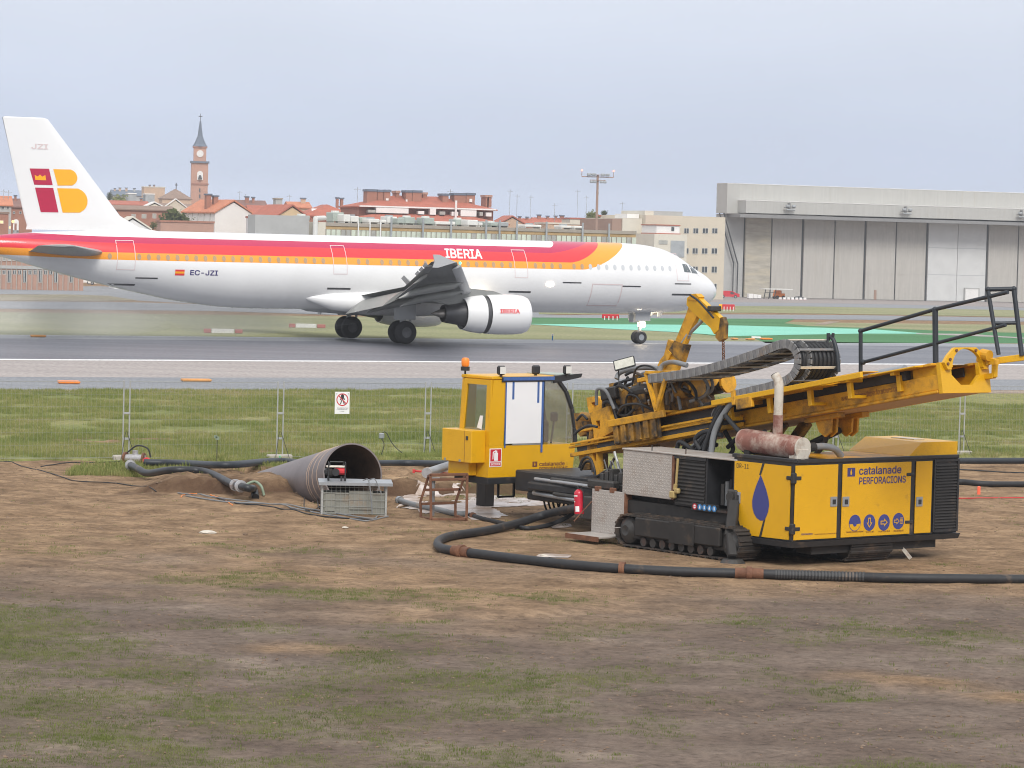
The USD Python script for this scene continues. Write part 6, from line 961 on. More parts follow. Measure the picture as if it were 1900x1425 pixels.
for i in range(7): obj('filter_can', cyl((xc + .16 + .12 * (i % 4), .3 + .12 * (i // 4), zc0 - .05), (xc + .16 + .12 * (i % 4), .3 + .12 * (i // 4), zc0 + .35 + .05 * (i % 3)), .045, 10), ('dark_steel', 'hose_grey', 'black_paint')[i % 3], rig)
for x in (xa + .82, xb + .35): obj('lifting_pin', cyl((x, .02, zc1 + .03), (x, .02, zc1 + .14), .012, 6), 'dark_steel', rig)
p = rl(1258, 851, y=-.05); q = rl(1254, 905, y=-.05); lo = rl(1252, 918, y=-.05); bl = obj('blow_rod', cyl(p, q, .024, 10), 'brass', rig); obj('rod_head', [bx(lo[0] - .12, lo[0] + .02, -.1, 0, lo[2] - .07, lo[2] + .07, .02), bx(lo[0], lo[0] + .13, -.09, -.01, lo[2] + .03, lo[2] + .13, .02), cyl(lo + [0, 0, .1], lo + [.02, 0, .2], .04, 10)], 'brass', bl)
# lower tread plate and step
ya0, ya1 = rl(1098, 930, y=0)[0], rl(1158, 930, y=0)[0]; st_ = obj('step_plate', bx(ya0, ya1, .0, .03, .13, 1.0, .006), 'tread_plate', rig); treads(st_, ya0, ya1, .15, 1.0, -.003); obj('step_edge', bx(ya1 + .002, ya1 + .04, .0, .16, .13, 1.0), 'rust_brown', rig); obj('step_tread', bx(ya0 - .0, ya1, -.62, -.002, .12, .155, .006), 'tread_plate', rig); obj('step_lip', bx(ya0, ya1, -.66, -.622, .06, .155), 'rust_brown', rig)
for x in (ya0 + .15, ya0 + .6): obj('step_clip', bx(x - .07, x + .07, -.012, .06, .965, 1.06, .01), 'rust_brown', rig)
# chassis
obj('side_beam', bx(xa + .05, -1.2, .06, .26, .62, .86, .015), 'black_dusty', rig); obj('chassis', bx(-9.6, -.3, 1.25, 3.0, .62, 1.05, .03), 'black_paint', rig); obj('cross_beam', [bx(x, x + .25, -.1, 3.4, .50, .62) for x in (-4.3, -1.9)], 'black_dusty', rig)
obj('engine_block', [bx(-4.6, -1.7, 1.0, 2.9, 1.06, 1.62, .05), cyl((-4.4, .98, 1.5), (-2.0, .98, 1.5), .16, 12)], 'dark_steel', rig)
sb = obj('sign_strip', bx(rl(1284, 940, y=-.0)[0], rl(1330, 940, y=0)[0], -.02, .058, .83, .97, .005), 'black_paint', rig)
for i, px in enumerate((1289, 1298.5, 1307, 1316.5, 1325.5)): p = rl(px, 941.5, y=-.02); d_ = obj('safety_disc', prism(disc(.058, 20), fr((p[0], -.0205, .90), (1, 0, 0), yd=(0, 0, 1)), .003), 'sign_red' if i == 0 else 'sign_blue', sb); obj('disc_symbol', prism(disc(.036, 16).difference(sbox(-.06, -.006, .06, .006)) if i == 0 else shapely.union_all([affinity.translate(disc(.015, 10), 0, .018), sbox(-.014 - .006 * (i % 2), -.03, .016, .006)]), fr((p[0], -.0238, .90), (1, 0, 0), yd=(0, 0, 1)), .001), 'sign_white', d_)
# stabiliser
a_, b_ = rl(1362, 905, y=-.05), rl(1384, 1030, y=-.35); obj('stabiliser_leg', [beam((a_[0], -.02, 1.1), (-1.35, -.28, .45), .2, .16, ch=.02), beam((-1.35, -.28, .5), (-1.12, -.42, .1), .17, .17, ch=.02)], 'black_dusty', rig); obj('stabiliser_foot', cyl((-1.08, -.45, .0), (-1.08, -.45, .07), .24, 20, .18), 'dark_steel', rig); obj('leg_bracket', [bx(-1.72, -1.45, -.06, .3, .9, 1.3, .03), cyl((-1.6, -.1, 1.16), (-1.6, .1, 1.16), .09, 14)], 'dark_steel', rig)
# ---- crawler tracks
def track(y0, y1, x0, x1, lift=.0, detail=True):
    R = .29; fr_ = obj('track_frame', [bx(x0 + .35, x1 - .35, y0 + .06, y1 - .06, .17, .52, .02), bx(x0 + .6, x1 - .5, y0 - .04, y0 + .055, .25, .60, .02), bx(x0 + 1.6, x0 + 2.3, y0 - .06, y0 - .042, .2, .62, .01)], 'black_dusty', rig)
    for s, x in ((0, x0 + R), (1, x1 - R)): obj('sprocket', lathe([(0, y0 + .04), (.1, y0 + .0), (.2, y0 + .05), (.26, y0 + .1), (.26, y1 - .1), (.2, y1 - .05), (0, y1 - .04)], fr((x, 0, R + .03), (1, 0, 0), zd=(0, 1, 0)), 18), 'dark_steel', fr_, smooth=30)
    for x in np.linspace(x0 + .8, x1 - .8, 8): obj('roller', cyl((x, y0 + .02, .14), (x, y0 + .2, .14), .085, 14), 'dark_steel', fr_)
    Ls = x1 - x0 - 2 * R; per = 2 * Ls + 2 * np.pi * R; n_ = int(per / .19); Rc = R + .0
    for i in range(n_):
        s = i / n_ * per
        if s < Ls: c, tn = (x0 + R + s, .035), (1, 0)
        elif s < Ls + np.pi * R: a = (s - Ls) / R; c, tn = (x1 - R + R * math.sin(a), R + .035 - R * math.cos(a)), (math.cos(a), math.sin(a))
        elif s < 2 * Ls + np.pi * R: c, tn = (x1 - R - (s - Ls - np.pi * R), 2 * R + .035), (-1, 0)
        else: a = (s - 2 * Ls - np.pi * R) / R; c, tn = (x0 + R - R * math.sin(a), R + .035 + R * math.cos(a)), (-math.cos(a), -math.sin(a))
        M = fr((c[0], 0, c[1]), (tn[0], 0, tn[1]), yd=(0, 1, 0)); zsg = M[:3, 2]; out = np.array([tn[1], 0, -tn[0]]); sg = 1 if zsg @ out > 0 else -1
        obj('track_shoe', tf(cat([bx(-.085, .085, y0, y1, -.012, .012), bx(-.02, .02, y0, y1, sg * .012, sg * .04)]), M), 'track_mud', rig)
paint('track_mud', (.035, .03, .027), .85, .4, 5., (.14, .09, .06), .35, 3.)
track(-.36, .2, -4.5, -1.02); track(1.55, 2.65, -5.1, -.03)
obj('dozer_beam', bx(-.5, -.1, .6, 3.9, .2, .36), 'black_dusty', rig); a_ = rl(1675, 1022, x=-.3); obj('rear_chock', beam((-.2, 3.0, .30), (-.02, 3.15, .02), .09, .06), 'dirty_white', rig)
# ---- cab
CX, CY, CZ = -9.91, .78, .87
cabm = obj('cab_floor', bx(CX - 1.12, CX + .03, CY - .02, CY + 2.38, CZ - .14, CZ - .005, .01), 'black_paint', rig, label='black floor frame of the yellow cab')
cp = [(0, 0), (2.32, 0), (2.38, .62), (.42, .62), (.42, .72), (.04, .72)]          # y, z of the lower body
obj('cab_body', prism(Polygon([(0, 0), (2.30, 0), (2.37, .66), (.02, .66)]), fr((CX - 1.05, CY, CZ), (0, 1, 0), yd=(0, 0, 1)), 1.05), 'yellow', rig)
def cyz(y, z): return (CY + y, CZ + z)
def cab_post(pts, w, mat='yellow', nm='cab_pillar', x=CX):
    for a_, b_ in zip(pts[:-1], pts[1:]): obj(nm, beam((x - w / 2, *cyz(*a_)), (x - w / 2, *cyz(*b_)), w, w, ch=.012), mat, rig)
pil = Polygon([(.02, .662), (.40, .662), (.43, 2.04), (.09, 2.04)])
cpil = obj('cab_quarter_panel', prism(pil, fr((CX - .06, CY, CZ), (0, 1, 0), yd=(0, 0, 1)), .06), 'yellow', rig); obj('cab_quarter_panel', prism(pil, fr((CX - 1.05, CY, CZ), (0, 1, 0), yd=(0, 0, 1)), .06), 'yellow', rig)
arcw = [(2.39, .67), (2.37, 1.0), (2.28, 1.40), (2.10, 1.78), (1.86, 2.03)]
for x in (CX, CX - .99): cab_post(arcw, .085, 'black_paint', 'windscreen_pillar', x)
obj('cab_roof', bx(CX - 1.07, CX + .01, CY + .06, CY + 1.9, CZ + 2.045, CZ + 2.12, .02), 'yellow', rig); obj('roof_trim', bx(CX + .012, CX + .03, CY + .30, CY + 1.9, CZ + 2.0, CZ + 2.10, .005), 'black_paint', rig)
obj('roof_tape', bx(CX + .031, CX + .036, CY + .33, CY + 1.72, CZ + 2.03, CZ + 2.11), 'blue_tape', rig)
obj('roof_visor', prism([(0, 0), (.75, .12), (.78, .2), (.0, .16)], fr((CX - .02, CY + 1.72, CZ + 1.96), (0, 1, 0), yd=(0, 0, 1)), .04), 'black_paint', rig); obj('visor_plate', bx(CX - 1.0, CX - .03, CY + 1.8, CY + 2.44, CZ + 2.13, CZ + 2.145), 'ac_green', rig)
brd = obj('white_board', bx(CX + .004, CX + .012, CY + .44, CY + 1.42, CZ + .70, CZ + 2.0), 'white_board', rig, label='white board taped over the cab door window')
for y_, z0, z1, w in ((.425, .62, 2.02, .035), (1.425, .50, 2.02, .055)): obj('tape_strip', bx(CX + .0125, CX + .0145, CY + y_ - w / 2, CY + y_ + w / 2, CZ + z0, CZ + z1), 'blue_tape', brd)
for y_, z0 in ((.62, 1.63), (1.30, 1.55)): obj('tape_strip', bx(CX + .0125, CX + .0145, CY + y_ - .028, CY + y_ + .028, CZ + z0, CZ + 2.0), 'blue_tape', brd)
gx = Polygon([(.44, .70), (2.34, .70)] + [(y - .04, z) for y, z in arcw[1:]] + [(1.84, 2.0), (.44, 2.0)])
for x, nm in ((CX - .03, 'side_glass'), (CX - 1.03, 'side_glass')): obj(nm, flat(gx, fr((x, CY, CZ), (0, 1, 0), yd=(0, 0, 1))), 'cab_glass', rig)
v = np.array([(x, *cyz(*p)) for p in arcw for x in (CX - .06, CX - .98)]); f_ = [q for i in range(len(arcw) - 1) for q in ((2 * i, 2 * i + 1, 2 * i + 3), (2 * i, 2 * i + 3, 2 * i + 2))]; obj('windscreen', (v, np.array(f_)), 'cab_glass', rig, smooth=True)
obj('glass_sill', prism([(.62, .665), (1.42, .665), (1.42, .72), (.66, .70)], fr((CX + .0, CY, CZ), (0, 1, 0), yd=(0, 0, 1)), .006), 'steel_grey', rig); obj('door_pillar', bx(CX - .05, CX - .002, CY + 1.43, CY + 1.49, CZ + .67, CZ + 2.03), 'black_paint', rig)
# back of the cab (towards the camera's left): window, boxes
BW = [(-1.02, .70), (-.06, .66), (-.10, 2.0), (-.86, 2.02)]; slant = lambda z: .02 + .05 * (z - .66)
bw = obj('back_frame', prism(Polygon([(-1.05, .662), (-.002, .662), (-.002, 2.04), (-.90, 2.04)]).difference(Polygon([(-.92, .80), (-.16, .80), (-.13, 1.93), (-.80, 1.93)])), fr((CX, CY + .07, CZ), (1, 0, 0), yd=(0, 0, 1)), .05), 'yellow', rig)
obj('back_window', flat([(-.92, .80), (-.16, .80), (-.13, 1.93), (-.80, 1.93)], fr((CX, CY + .05, CZ), (1, 0, 0), yd=(0, 0, 1))), 'dark_glass', rig)
obj('window_sticker', [prism([(-.66, .98), (-.32, .94), (-.32, 1.0), (-.46, 1.02), (-.36, 1.28), (-.26, 1.28), (-.30, .98), (-.36, .98), (-.48, 1.0), (-.66, 1.03)], fr((CX, CY + .042, CZ), (1, 0, 0), yd=(0, 0, 1)), .003)], 'sign_white', rig)
b1 = obj('tool_box', bx(CX - 1.13, CX - .12, CY - .36, CY + .015, CZ + .30, CZ + .98, .012), 'yellow', rig); obj('tool_box', bx(CX - 1.08, CX - .38, CY - .22, CY - .002, CZ + .02, CZ + .29, .012), 'yellow', rig); obj('box_lid_seam', bx(CX - .36, CX - .35, CY - .363, CY - .36, CZ + .31, CZ + .97), 'print_brown', b1); obj('box_lock', bx(CX - .30, CX - .24, CY - .375, CY - .36, CZ + .78, CZ + .86), 'dark_steel', b1)
for x in (CX - 1.0, CX - .5): obj('box_catch', bx(x - .025, x + .025, CY - .372, CY - .36, CZ + .31, CZ + .36), 'steel_grey', b1)
# signs on the cab side
XC = lambda y, z, o=0.: fr((CX + o, CY + y, CZ + z), (0, 1, 0), yd=(0, 0, 1))
def cq(px, py): p = rl(px, py, x=CX); return p[1] - CY, p[2] - CZ
(ya, zb), (yb, za) = cq(908.5, 832.5), cq(930, 866); fs = obj('fire_sign', prism(sbox(ya, za, yb, zb), XC(0, 0, .001), .004), 'sign_white', rig); w = yb - ya; h = zb - za
obj('red_field', prism(shapely.union_all([sbox(ya + w * .06, za + h * .30, yb - w * .06, zb - h * .04), sbox(ya + w * .06, za + h * .04, yb - w * .06, za + h * .25)]), XC(0, 0, .0055), .001), 'sign_red', fs); cm = ya + w * .52
obj('extinguisher_symbol', prism(shapely.union_all([sbox(cm - w * .12, za + h * .36, cm + w * .14, za + h * .74).buffer(.01), sbox(cm - .02, za + h * .74, cm + .03, za + h * .88), Polygon([(cm - w * .28, za + h * .42), (cm - w * .22, za + h * .42), (cm - w * .18, za + h * .78), (cm, za + h * .86), (cm, za + h * .92), (cm - w * .26, za + h * .82)])]), XC(0, 0, .0068), .001), 'sign_white', fs)
m = meshkit.text_mesh('EXTINTOR', h * .12, .001, True); obj('lettering', tf(tf(m, np.diag([w * .74 / m.extents[0], 1, 1, 1])), XC(ya + w * .13, za + h * .09, .0068)), 'sign_white', fs)
for s, xa_, xb_, yb_, yt_ in (('catalanade', 1000, 1047, 864.5, 857.5), ('PERFORACIONS', 1000, 1052.5, 873.5, 867)):
    (y0_, z0_), (y1_, _), (_, z1_) = cq(xa_, yb_), cq(xb_, yb_), cq(xa_, yt_); m = meshkit.text_mesh(s, z1_ - z0_, .002, True); obj('lettering', tf(tf(m, np.diag([(y1_ - y0_) / m.extents[0], 1, 1, 1])), XC(y0_, z0_, .001)), 'print_brown', rig)
(ya, zb), (yb, za) = cq(988, 856.5), cq(996.5, 866); cc = ((ya + yb) / 2, (za + zb) / 2); obj('drop_logo', prism(sbox(ya, za, yb, zb).difference(affinity.translate(affinity.scale(dr, (zb - za) * .8, (zb - za) * .9, origin=(0, 0)), *cc)), XC(0, 0, .001), .002), 'print_brown', rig)
# interior
se = obj('seat', [bx(CX - .80, CX - .25, CY + .75, CY + 1.25, CZ + .35, CZ + .72, .06), bx(CX - .80, CX - .25, CY + .55, CY + .72, CZ + .66, CZ + 1.40, .06), bx(CX - .70, CX - .35, CY + .57, CY + .69, CZ + 1.42, CZ + 1.66, .05)], 'seat', rig); obj('console', [bx(CX - .9, CX - .75, CY + 1.2, CY + 1.9, CZ + .66, CZ + .95, .04), bx(CX - .25, CX - .12, CY + 1.35, CY + 1.6, CZ + .66, CZ + .88, .04)], 'seat', rig)
obj('control_panel', [bx(CX - .93, CX - .55, CY + 1.95, CY + 2.1, CZ + .66, CZ + 1.12, .03), beam((CX - .35, CY + 1.98, CZ + .66), (CX - .35, CY + 2.06, CZ + 1.2), .03, .03), bx(CX - .42, CX - .28, CY + 1.98, CY + 2.12, CZ + 1.12, CZ + 1.32, .03)], 'seat', rig); obj('cab_lining', bx(CX - 1.0, CX - .08, CY + .08, CY + .095, CZ + .8, CZ + 1.0), 'cab_lining', rig)
obj('roof_lining', bx(CX - 1.0, CX - .05, CY + .12, CY + 1.85, CZ + 2.02, CZ + 2.04), 'cab_lining', rig)
# lamps on the roof
p = rl(866, 692, x=CX - .95); be = obj('beacon_lamp', lathe([(0, .12), (.055, .12), (.075, .14), (.085, .2), (.085, .27), (.06, .31), (0, .32)], fr((CX - .98, CY + .10, CZ + 2.15), (1, 0, 0), zd=(0, 0, 1)), 20), 'orange_plastic', rig, smooth=40); obj('beacon_base', [cyl((CX - .98, CY + .1, CZ + 2.19), (CX - .98, CY + .1, CZ + 2.275), .095, 18), cyl((CX - .98, CY + .1, CZ + 1.95), (CX - .98, CY + .1, CZ + 2.19), .02, 8)], 'black_paint', be)
for (y_, x_, dirn) in ((.28, .0, 0), (1.30, -.1, 1), (2.06, .02, 2)):
    hd = obj('work_lamp', bx(CX + x_ - .05, CX + x_ + .06, CY + y_ - .09, CY + y_ + .10, CZ + 2.15, CZ + 2.34, .03), 'black_paint', rig)
    if dirn != 1: obj('lamp_lens', bx(CX + x_ + .061, CX + x_ + .066, CY + y_ - .07, CY + y_ + .08, CZ + 2.17, CZ + 2.32), 'ac_white', hd)
    obj('lamp_bracket', bx(CX + x_ - .02, CX + x_ + .02, CY + y_ - .02, CY + y_ + .03, CZ + 2.10, CZ + 2.15), 'dark_steel', hd)
lg = rl(900, 928, z=.12); obj('cab_leg', bx(lg[0] - .16, lg[0] + .16, lg[1] - .13, lg[1] + .13, .0, CZ - .145, .01), 'black_dusty', rig); obj('cab_arm', bx(CX - .3, CX + .9, CY + 1.35, CY + 2.6, CZ - .36, CZ - .16, .02), 'black_paint', rig); obj('cab_hinge', [cyl((CX + .25, CY + 1.5, .40), (CX + .25, CY + 1.5, .86), .13, 14), bx(CX + .1, CX + 1.3, CY + 1.35, CY + 1.65, .45, .62, .02)], 'black_dusty', rig)
q0, q1 = rl(925, 888, x=CX - .4), rl(953, 921, x=CX - .4); obj('guard_frame', [beam((CX - .4, q0[1], q0[2]), (CX - .4, q0[1], q1[2]), .04, .04), beam((CX - .4, q1[1], q0[2]), (CX - .4, q1[1], q1[2]), .04, .04), beam((CX - .4, q0[1], q1[2]), (CX - .4, q1[1], q1[2]), .04, .04)], 'black_paint', rig)
for k, (px, dd) in enumerate(((1014, .0), (1022, .1), (1030, .2), (1038, .1))): a_ = rl(px, 915, x=CX + .9); obj('hanging_hose', tube(spline([(CX + .9, a_[1] - .1, .62), (CX + .9, a_[1] - .02, .30), (CX + .9, a_[1] + .15, .12), (CX + .9, a_[1] + .35, .3), (CX + .9, a_[1] + .4, .62)], 6), .022, 7), 'black_rubber', rig)
obj('slew_frame', [bx(-9.2, -5.8, 1.25, 1.9, .46, .62, .03), bx(-8.9, -6.0, 1.0, 1.24, .70, .86, .03)], 'black_paint', rig); obj('hose_manifold', [bx(-6.6, -5.75, .5, 1.2, .30, .78, .03), cyl((-6.8, .9, .35), (-5.9, .6, .35), .12, 14), cyl((-8.2, 1.1, .95), (-6.3, 1.0, .95), .05, 10), cyl((-8.0, 1.0, .68), (-6.1, .95, .66), .04, 10)], 'dark_steel', rig); obj('frame_pipe', [cyl((-8.9, 1.2, .62), (-5.4, .7, .60), .045, 10), cyl((-8.8, 1.15, .92), (-5.6, .75, .94), .035, 10)], 'steel_grey', rig)
# ---- mast, in its own frame: s along it (upwards), t across, n normal
BE = math.radians(10.6); MS = np.array([math.cos(BE), 0, math.sin(BE)]); MN = np.array([-math.sin(BE), 0, math.cos(BE)]); MO = np.array([-8.4, 1.55, 3.29 - math.tan(BE) * 10.5])
MM = np.eye(4); MM[:3, 0], MM[:3, 1], MM[:3, 2], MM[:3, 3] = MS, (0, 1, 0), MN, MO
def mb(s0, s1, t0, t1, n0, n1, ch=.008): return tf(bx(s0, s1, t0, t1, n0, n1, ch), MM)
def mp(s, t, n): return MO + MS * s + np.array([0, t, 0]) + MN * n
def rm(px, py, t):
    p = rl(px, py, y=1.55 + t) - MO; return np.array([p @ MS, t, p @ MN])
TW = 1.22
mast = obj('mast_beam', [mb(.6, 10.66, 0, .06, .06, .33), mb(.6, 10.66, TW - .06, TW, .06, .33), mb(.9, 10.66, .0, TW, .045, .059)], 'yellow_dirty', rig)
obj('mast_flange', [mb(.6, 10.66, -.05, .10, .0, .043), mb(.6, 10.66, TW - .10, TW + .05, .0, .043), mb(.9, 10.66, .101, TW - .101, .02, .044)], 'yellow_dirty', rig)
obj('mast_underside', mb(2.0, 10.6, .08, TW - .08, -.004, .0195, .0), 'tan_wall', rig)
obj('mast_channel', [mb(.7, 10.3, .10, .14, .331, .50), mb(.7, 10.3, TW - .14, TW - .10, .331, .50)], 'gap_dark', rig); obj('rack_rail', [mb(.7, 10.6, -.06, .22, .502, .55), mb(.7, 10.6, TW - .22, TW + .06, .502, .55)], 'yellow_dirty', rig)
obj('mast_deck', mb(7.2, 10.5, .23, TW - .23, .515, .535, .0), 'yellow_grimy', rig)
obj('rack_grime', [mb(8.6, 9.9, -.02, .09, .335, .501, .0)], 'gap_dark', rig)  # dark block standing in for the shade under the tray brackets
z = rm(1562, 752, 0.); z1 = rm(1672, 727, 0.)
m = meshkit.text_mesh('www.catalanadeperforacions.com', .10, .002); obj('web_lettering', tf(tf(m, np.diag([(z1[0] - z[0]) / m.extents[0], 1, 1, 1])), MM @ fr((z[0], -.001, .17), (1, 0, 0), yd=(0, 0, 1))), 'print_brown', mast)
# end plate with round opening and clamp
pt = Polygon([(-.02, -.02), (TW + .04, -.02), (TW + .04, .54), (-.02, .54)]); ctr = (TW / 2 + .02, .44); hole = affinity.translate(affinity.scale(Polygon([(math.cos(a), math.sin(a)) for a in np.arange(8) * math.pi / 4 + math.pi / 8]), .40, .34, origin=(0, 0)), *ctr)
ep = obj('end_plate', prism(pt.difference(hole), MM @ fr((10.67, 0, 0), (0, 1, 0), yd=(0, 0, 1)), .09), 'yellow', rig)
arch = Polygon([(.10, .40), (.02, .53), (.14, .66), (.33, .80), (.90, .80), (1.10, .66), (1.22, .53), (1.16, .40)]).difference(affinity.translate(affinity.scale(disc(1, 30), .40, .34, origin=(0, 0)), *ctr)).difference(sbox(.2, 0, 1.05, .44))
cl = obj('clamp_arch', prism(arch, MM @ fr((10.765, 0, 0), (0, 1, 0), yd=(0, 0, 1)), .07), 'yellow', rig)
for t_, n_ in ((.10, .50), (.17, .58), (1.08, .58), (1.15, .50), (.36, .74), (.87, .74)): obj('bolt', cyl(mp(10.835, t_, n_), mp(10.865, t_, n_), .026, 8), 'rust_brown', cl)
obj('inner_plate', mb(9.9, 10.0, .1, TW - .1, .06, .5), 'yellow', rig); obj('inner_wall', mb(10.0, 10.66, .065, .08, .06, .50, .0), 'yellow', rig); obj('inner_wall', mb(10.0, 10.66, TW - .08, TW - .065, .06, .5, .0), 'yellow', rig)
obj('drill_string', cyl(mp(.2, TW / 2, .62), mp(9.3, TW / 2, .62), .075, 14), 'steel_grey', rig, smooth=40)
# tray brackets along the left of the mast (they carry the cable chain)
T0 = -.62
tr = obj('chain_tray', [mb(5.3, 9.35, T0, T0 + .07, .46, .56), mb(5.3, 8.2, T0 + .55, T0 + .58, .50, .56, .0), mb(5.3, 8.2, T0 + .08, T0 + .545, .462, .475, .0)], 'yellow', rig, label='yellow side rail of the cable tray')
for s_ in (5.5, 6.6, 7.7, 8.75, 9.7):
    w = T0 if s_ < 9 else -.3
    obj('tray_bracket', [mb(s_, s_ + .10, w + .075, -.055, .44, .515), mb(s_ + .0, s_ + .10, w + .22, w + .31, .14, .439), mb(s_, s_ + .10, w + .311, -.002, .14, .20)], 'yellow', tr)
obj('tray_plate', [mb(8.3, 9.3, T0 + .10, -.1, .565, .58, .0), mb(9.2, 10.4, -.28, -.07, .50, .53)], 'yellow', rig)
# cable chain: side plates of two chains, cross bars and hoses
pth = np.array([rl(*p, y=.98)[[0, 2]] for p in ((1203, 703), (1240, 698), (1286, 691), (1340, 677), (1380, 664), (1416, 651.5), (1445, 640), (1462, 638.5), (1474, 648), (1480, 664), (1478, 683), (1469, 698), (1452, 709), (1425, 718), (1395, 725), (1366, 732))])
pth = spline(np.column_stack([pth, 0 * pth[:, 0]]), 12)[:, :2]; cum = np.concatenate([[0], np.cumsum(np.linalg.norm(np.diff(pth, axis=0), axis=1))]); PIT = .092; nl = int(cum[-1] / PIT)
ch = obj('chain_end_bracket', [beam((pth[0, 0] - .02, .95, pth[0, 1] + .13), (pth[0, 0] - .02, 1.9, pth[0, 1] + .13), .10, .05), beam((pth[0, 0] - .1, 1.0, pth[0, 1] + .12), (pth[0, 0] + .25, 1.0, pth[0, 1] - .62), .07, .07), beam((pth[0, 0] + .48, 1.0, pth[0, 1] + .02), (pth[0, 0] + .25, 1.0, pth[0, 1] - .60), .07, .07)], 'yellow_dirty', rig)
paint('chain_light', (.21, .21, .21), .6, .2, 9., MUD, .15, 3.); ys = (.98, 1.27, 2.02); rr = random.Random(3); link0 = None
for i in range(nl):
    s0, s1 = i * PIT, (i + 1) * PIT - .006; a_ = np.array([np.interp(s0, cum, pth[:, 0]), np.interp(s0, cum, pth[:, 1])]); b_ = np.array([np.interp(s1, cum, pth[:, 0]), np.interp(s1, cum, pth[:, 1])]); d_ = (b_ - a_) / np.linalg.norm(b_ - a_)
    M = fr((a_[0], 0, a_[1]), (d_[0], 0, d_[1]), yd=(0, 1, 0)); l_ = np.linalg.norm(b_ - a_); hh = .085
    for j, y in enumerate(ys): obj('chain_link', tf(bx(0, l_, y - (.012 if i % 2 else .016), y + (.012 if i % 2 else .016), -hh, hh, .006), M), 'chain_grey' if i % 2 else 'chain_light', rig)
    if i % 3 == 1:
        for sg in (-1, 1): obj('chain_crossbar', tf(bx(l_ * .2, l_ * .75, ys[0] + .018, ys[2] - .018, sg * hh - .009, sg * hh + .009), M), 'crossbar' if i % 6 == 1 else 'chain_grey', rig)
nrm = np.gradient(pth, axis=0); nrm /= np.linalg.norm(nrm, axis=1)[:, None]
for y_, r_, o_ in ((1.06, .032, .0), (1.13, .03, .01), (1.20, .028, -.01), (1.36, .045, .0), (1.46, .042, .0), (1.57, .045, .0), (1.68, .045, 0.), (1.79, .042, 0), (1.90, .045, 0)): obj('chain_hose', tube(np.column_stack([pth[::4, 0] - nrm[::4, 1] * o_, np.full(len(pth[::4]), y_), pth[::4, 1] + nrm[::4, 0] * o_]), r_, 8), 'black_rubber', rig, smooth=60)
e = pth[-1]
hp = obj('guide_hoop', tube(spline([rl(1556, 690, y=1.9), rl(1553, 655, y=1.9), rl(1547, 632, y=1.9), rl(1541, 624, y=1.9)], 6), .04, 10), 'tube_blue_black', rig, smooth=60); obj('hoop_stub', [cyl(rl(1537, 632, y=1.9), rl(1537, 618, y=1.9), .035, 10), cyl(rl(1546, 618, y=1.9), rl(1545, 628, y=1.9), .03, 10), cyl(rl(1535, 690, y=1.9), rl(1556, 683, y=1.9), .035, 10)], 'tube_blue_black', hp)
# bundle of hoses dropping from the tray end to the chassis
for i in range(13):
    o = i * .05; jj = 7 * math.sin(i * 2.4); p0 = np.array([e[0] + .12 - .02 * i, 1.02 + o * 1.3, e[1] + .02]); p1 = rl(1350 - 1.2 * i + jj * .5, 757 + jj * .4, y=1.02 + o); p2_ = rl(1326 - .5 * i + jj, 800, y=.95 + o); p3 = rl(1318 - 4.5 * i + jj * 1.2, 852, y=.9 + o); obj('drop_hose', tube(spline([p0, p1, p2_, p3], 6), .04 if i % 3 else .055, 9), 'black_rubber' if i % 4 else 'hose_grey', rig, smooth=60)
for i, h in enumerate((((1345, 770), (1372, 800), (1395, 815), (1420, 800)), ((1300, 835), (1290, 815), (1310, 800), (1340, 808)), ((1290, 838), (1262, 820), (1255, 838)), ((1350, 830), (1372, 812), (1400, 822)), ((1345, 800), (1360, 830), (1352, 848)), ((1380, 838), (1392, 815), (1425, 806)), ((1268, 836), (1275, 818), (1300, 812), (1330, 826)))): obj('drop_hose', tube(spline([rl(px, py, y=1.0 + .12 * i) for px, py in h], 6), .045, 9), 'black_rubber', rig, smooth=60)
obj('tray_end', [tf(bx(-.05, .05, .92, 2.05, -.12, .16, .01), fr((e[0] - .03, 0, e[1] - .08), MS, yd=(0, 1, 0))), tf(bx(.06, .5, .92, 1.0, -.22, -.02, .01), fr((e[0] - .03, 0, e[1] - .08), MS, yd=(0, 1, 0)))], 'yellow_dirty', rig)
# feed frame below the carriage: stacked rails
obj('lower_rail', [mb(.4, 5.6, -.14, -.08, .02, .10), mb(.4, 5.6, -.16, -.06, .20, .24), mb(.5, 5.4, -.2, -.14, .26, .30)], 'yellow_dirty', rig); obj('rail_gap', [mb(.6, 5.6, -.10, -.062, .10, .20, .0)], 'gap_dark', rig)
for q_ in ((mp(2.6, .2, .0), (-5.2, 1.75, .95)), (mp(6.3, .3, .0), (-3.4, 1.85, 1.2)), (mp(6.3, TW - .3, .0), (-3.4, 2.5, 1.2))): obj('support_arm', beam(q_[0], q_[1], .2, .18, ch=.02), 'yellow_grimy', rig)
lu = obj('lift_lug', [mb(7.0, 7.9, .15, .35, -.10, -.006), mb(7.0, 7.9, .8, 1.0, -.10, -.006)] + [tf(prism([(0, 0), (.42, 0), (.36, -.25), (.20, -.32), (.06, -.2)], np.eye(4), .05), MM @ fr((7.25, t_, -.10), (1, 0, 0), yd=(0, 0, 1))) for t_ in (.25, .4, .8, .95)], 'yellow_dirty', rig); obj('lift_cylinder', [cyl(mp(7.45, .6, -.3), (-3.2, 2.15, 1.5), .07, 12), cyl((-3.2, 2.15, 1.5), mp(5.6, .6, -.55), .10, 12)], 'black_paint', rig)
obj('lift_hose', tube(spline([mp(7.5, .3, -.2), mp(7.3, .3, -.55), mp(6.9, .3, -.8)], 6), .05, 8), 'black_rubber', rig)
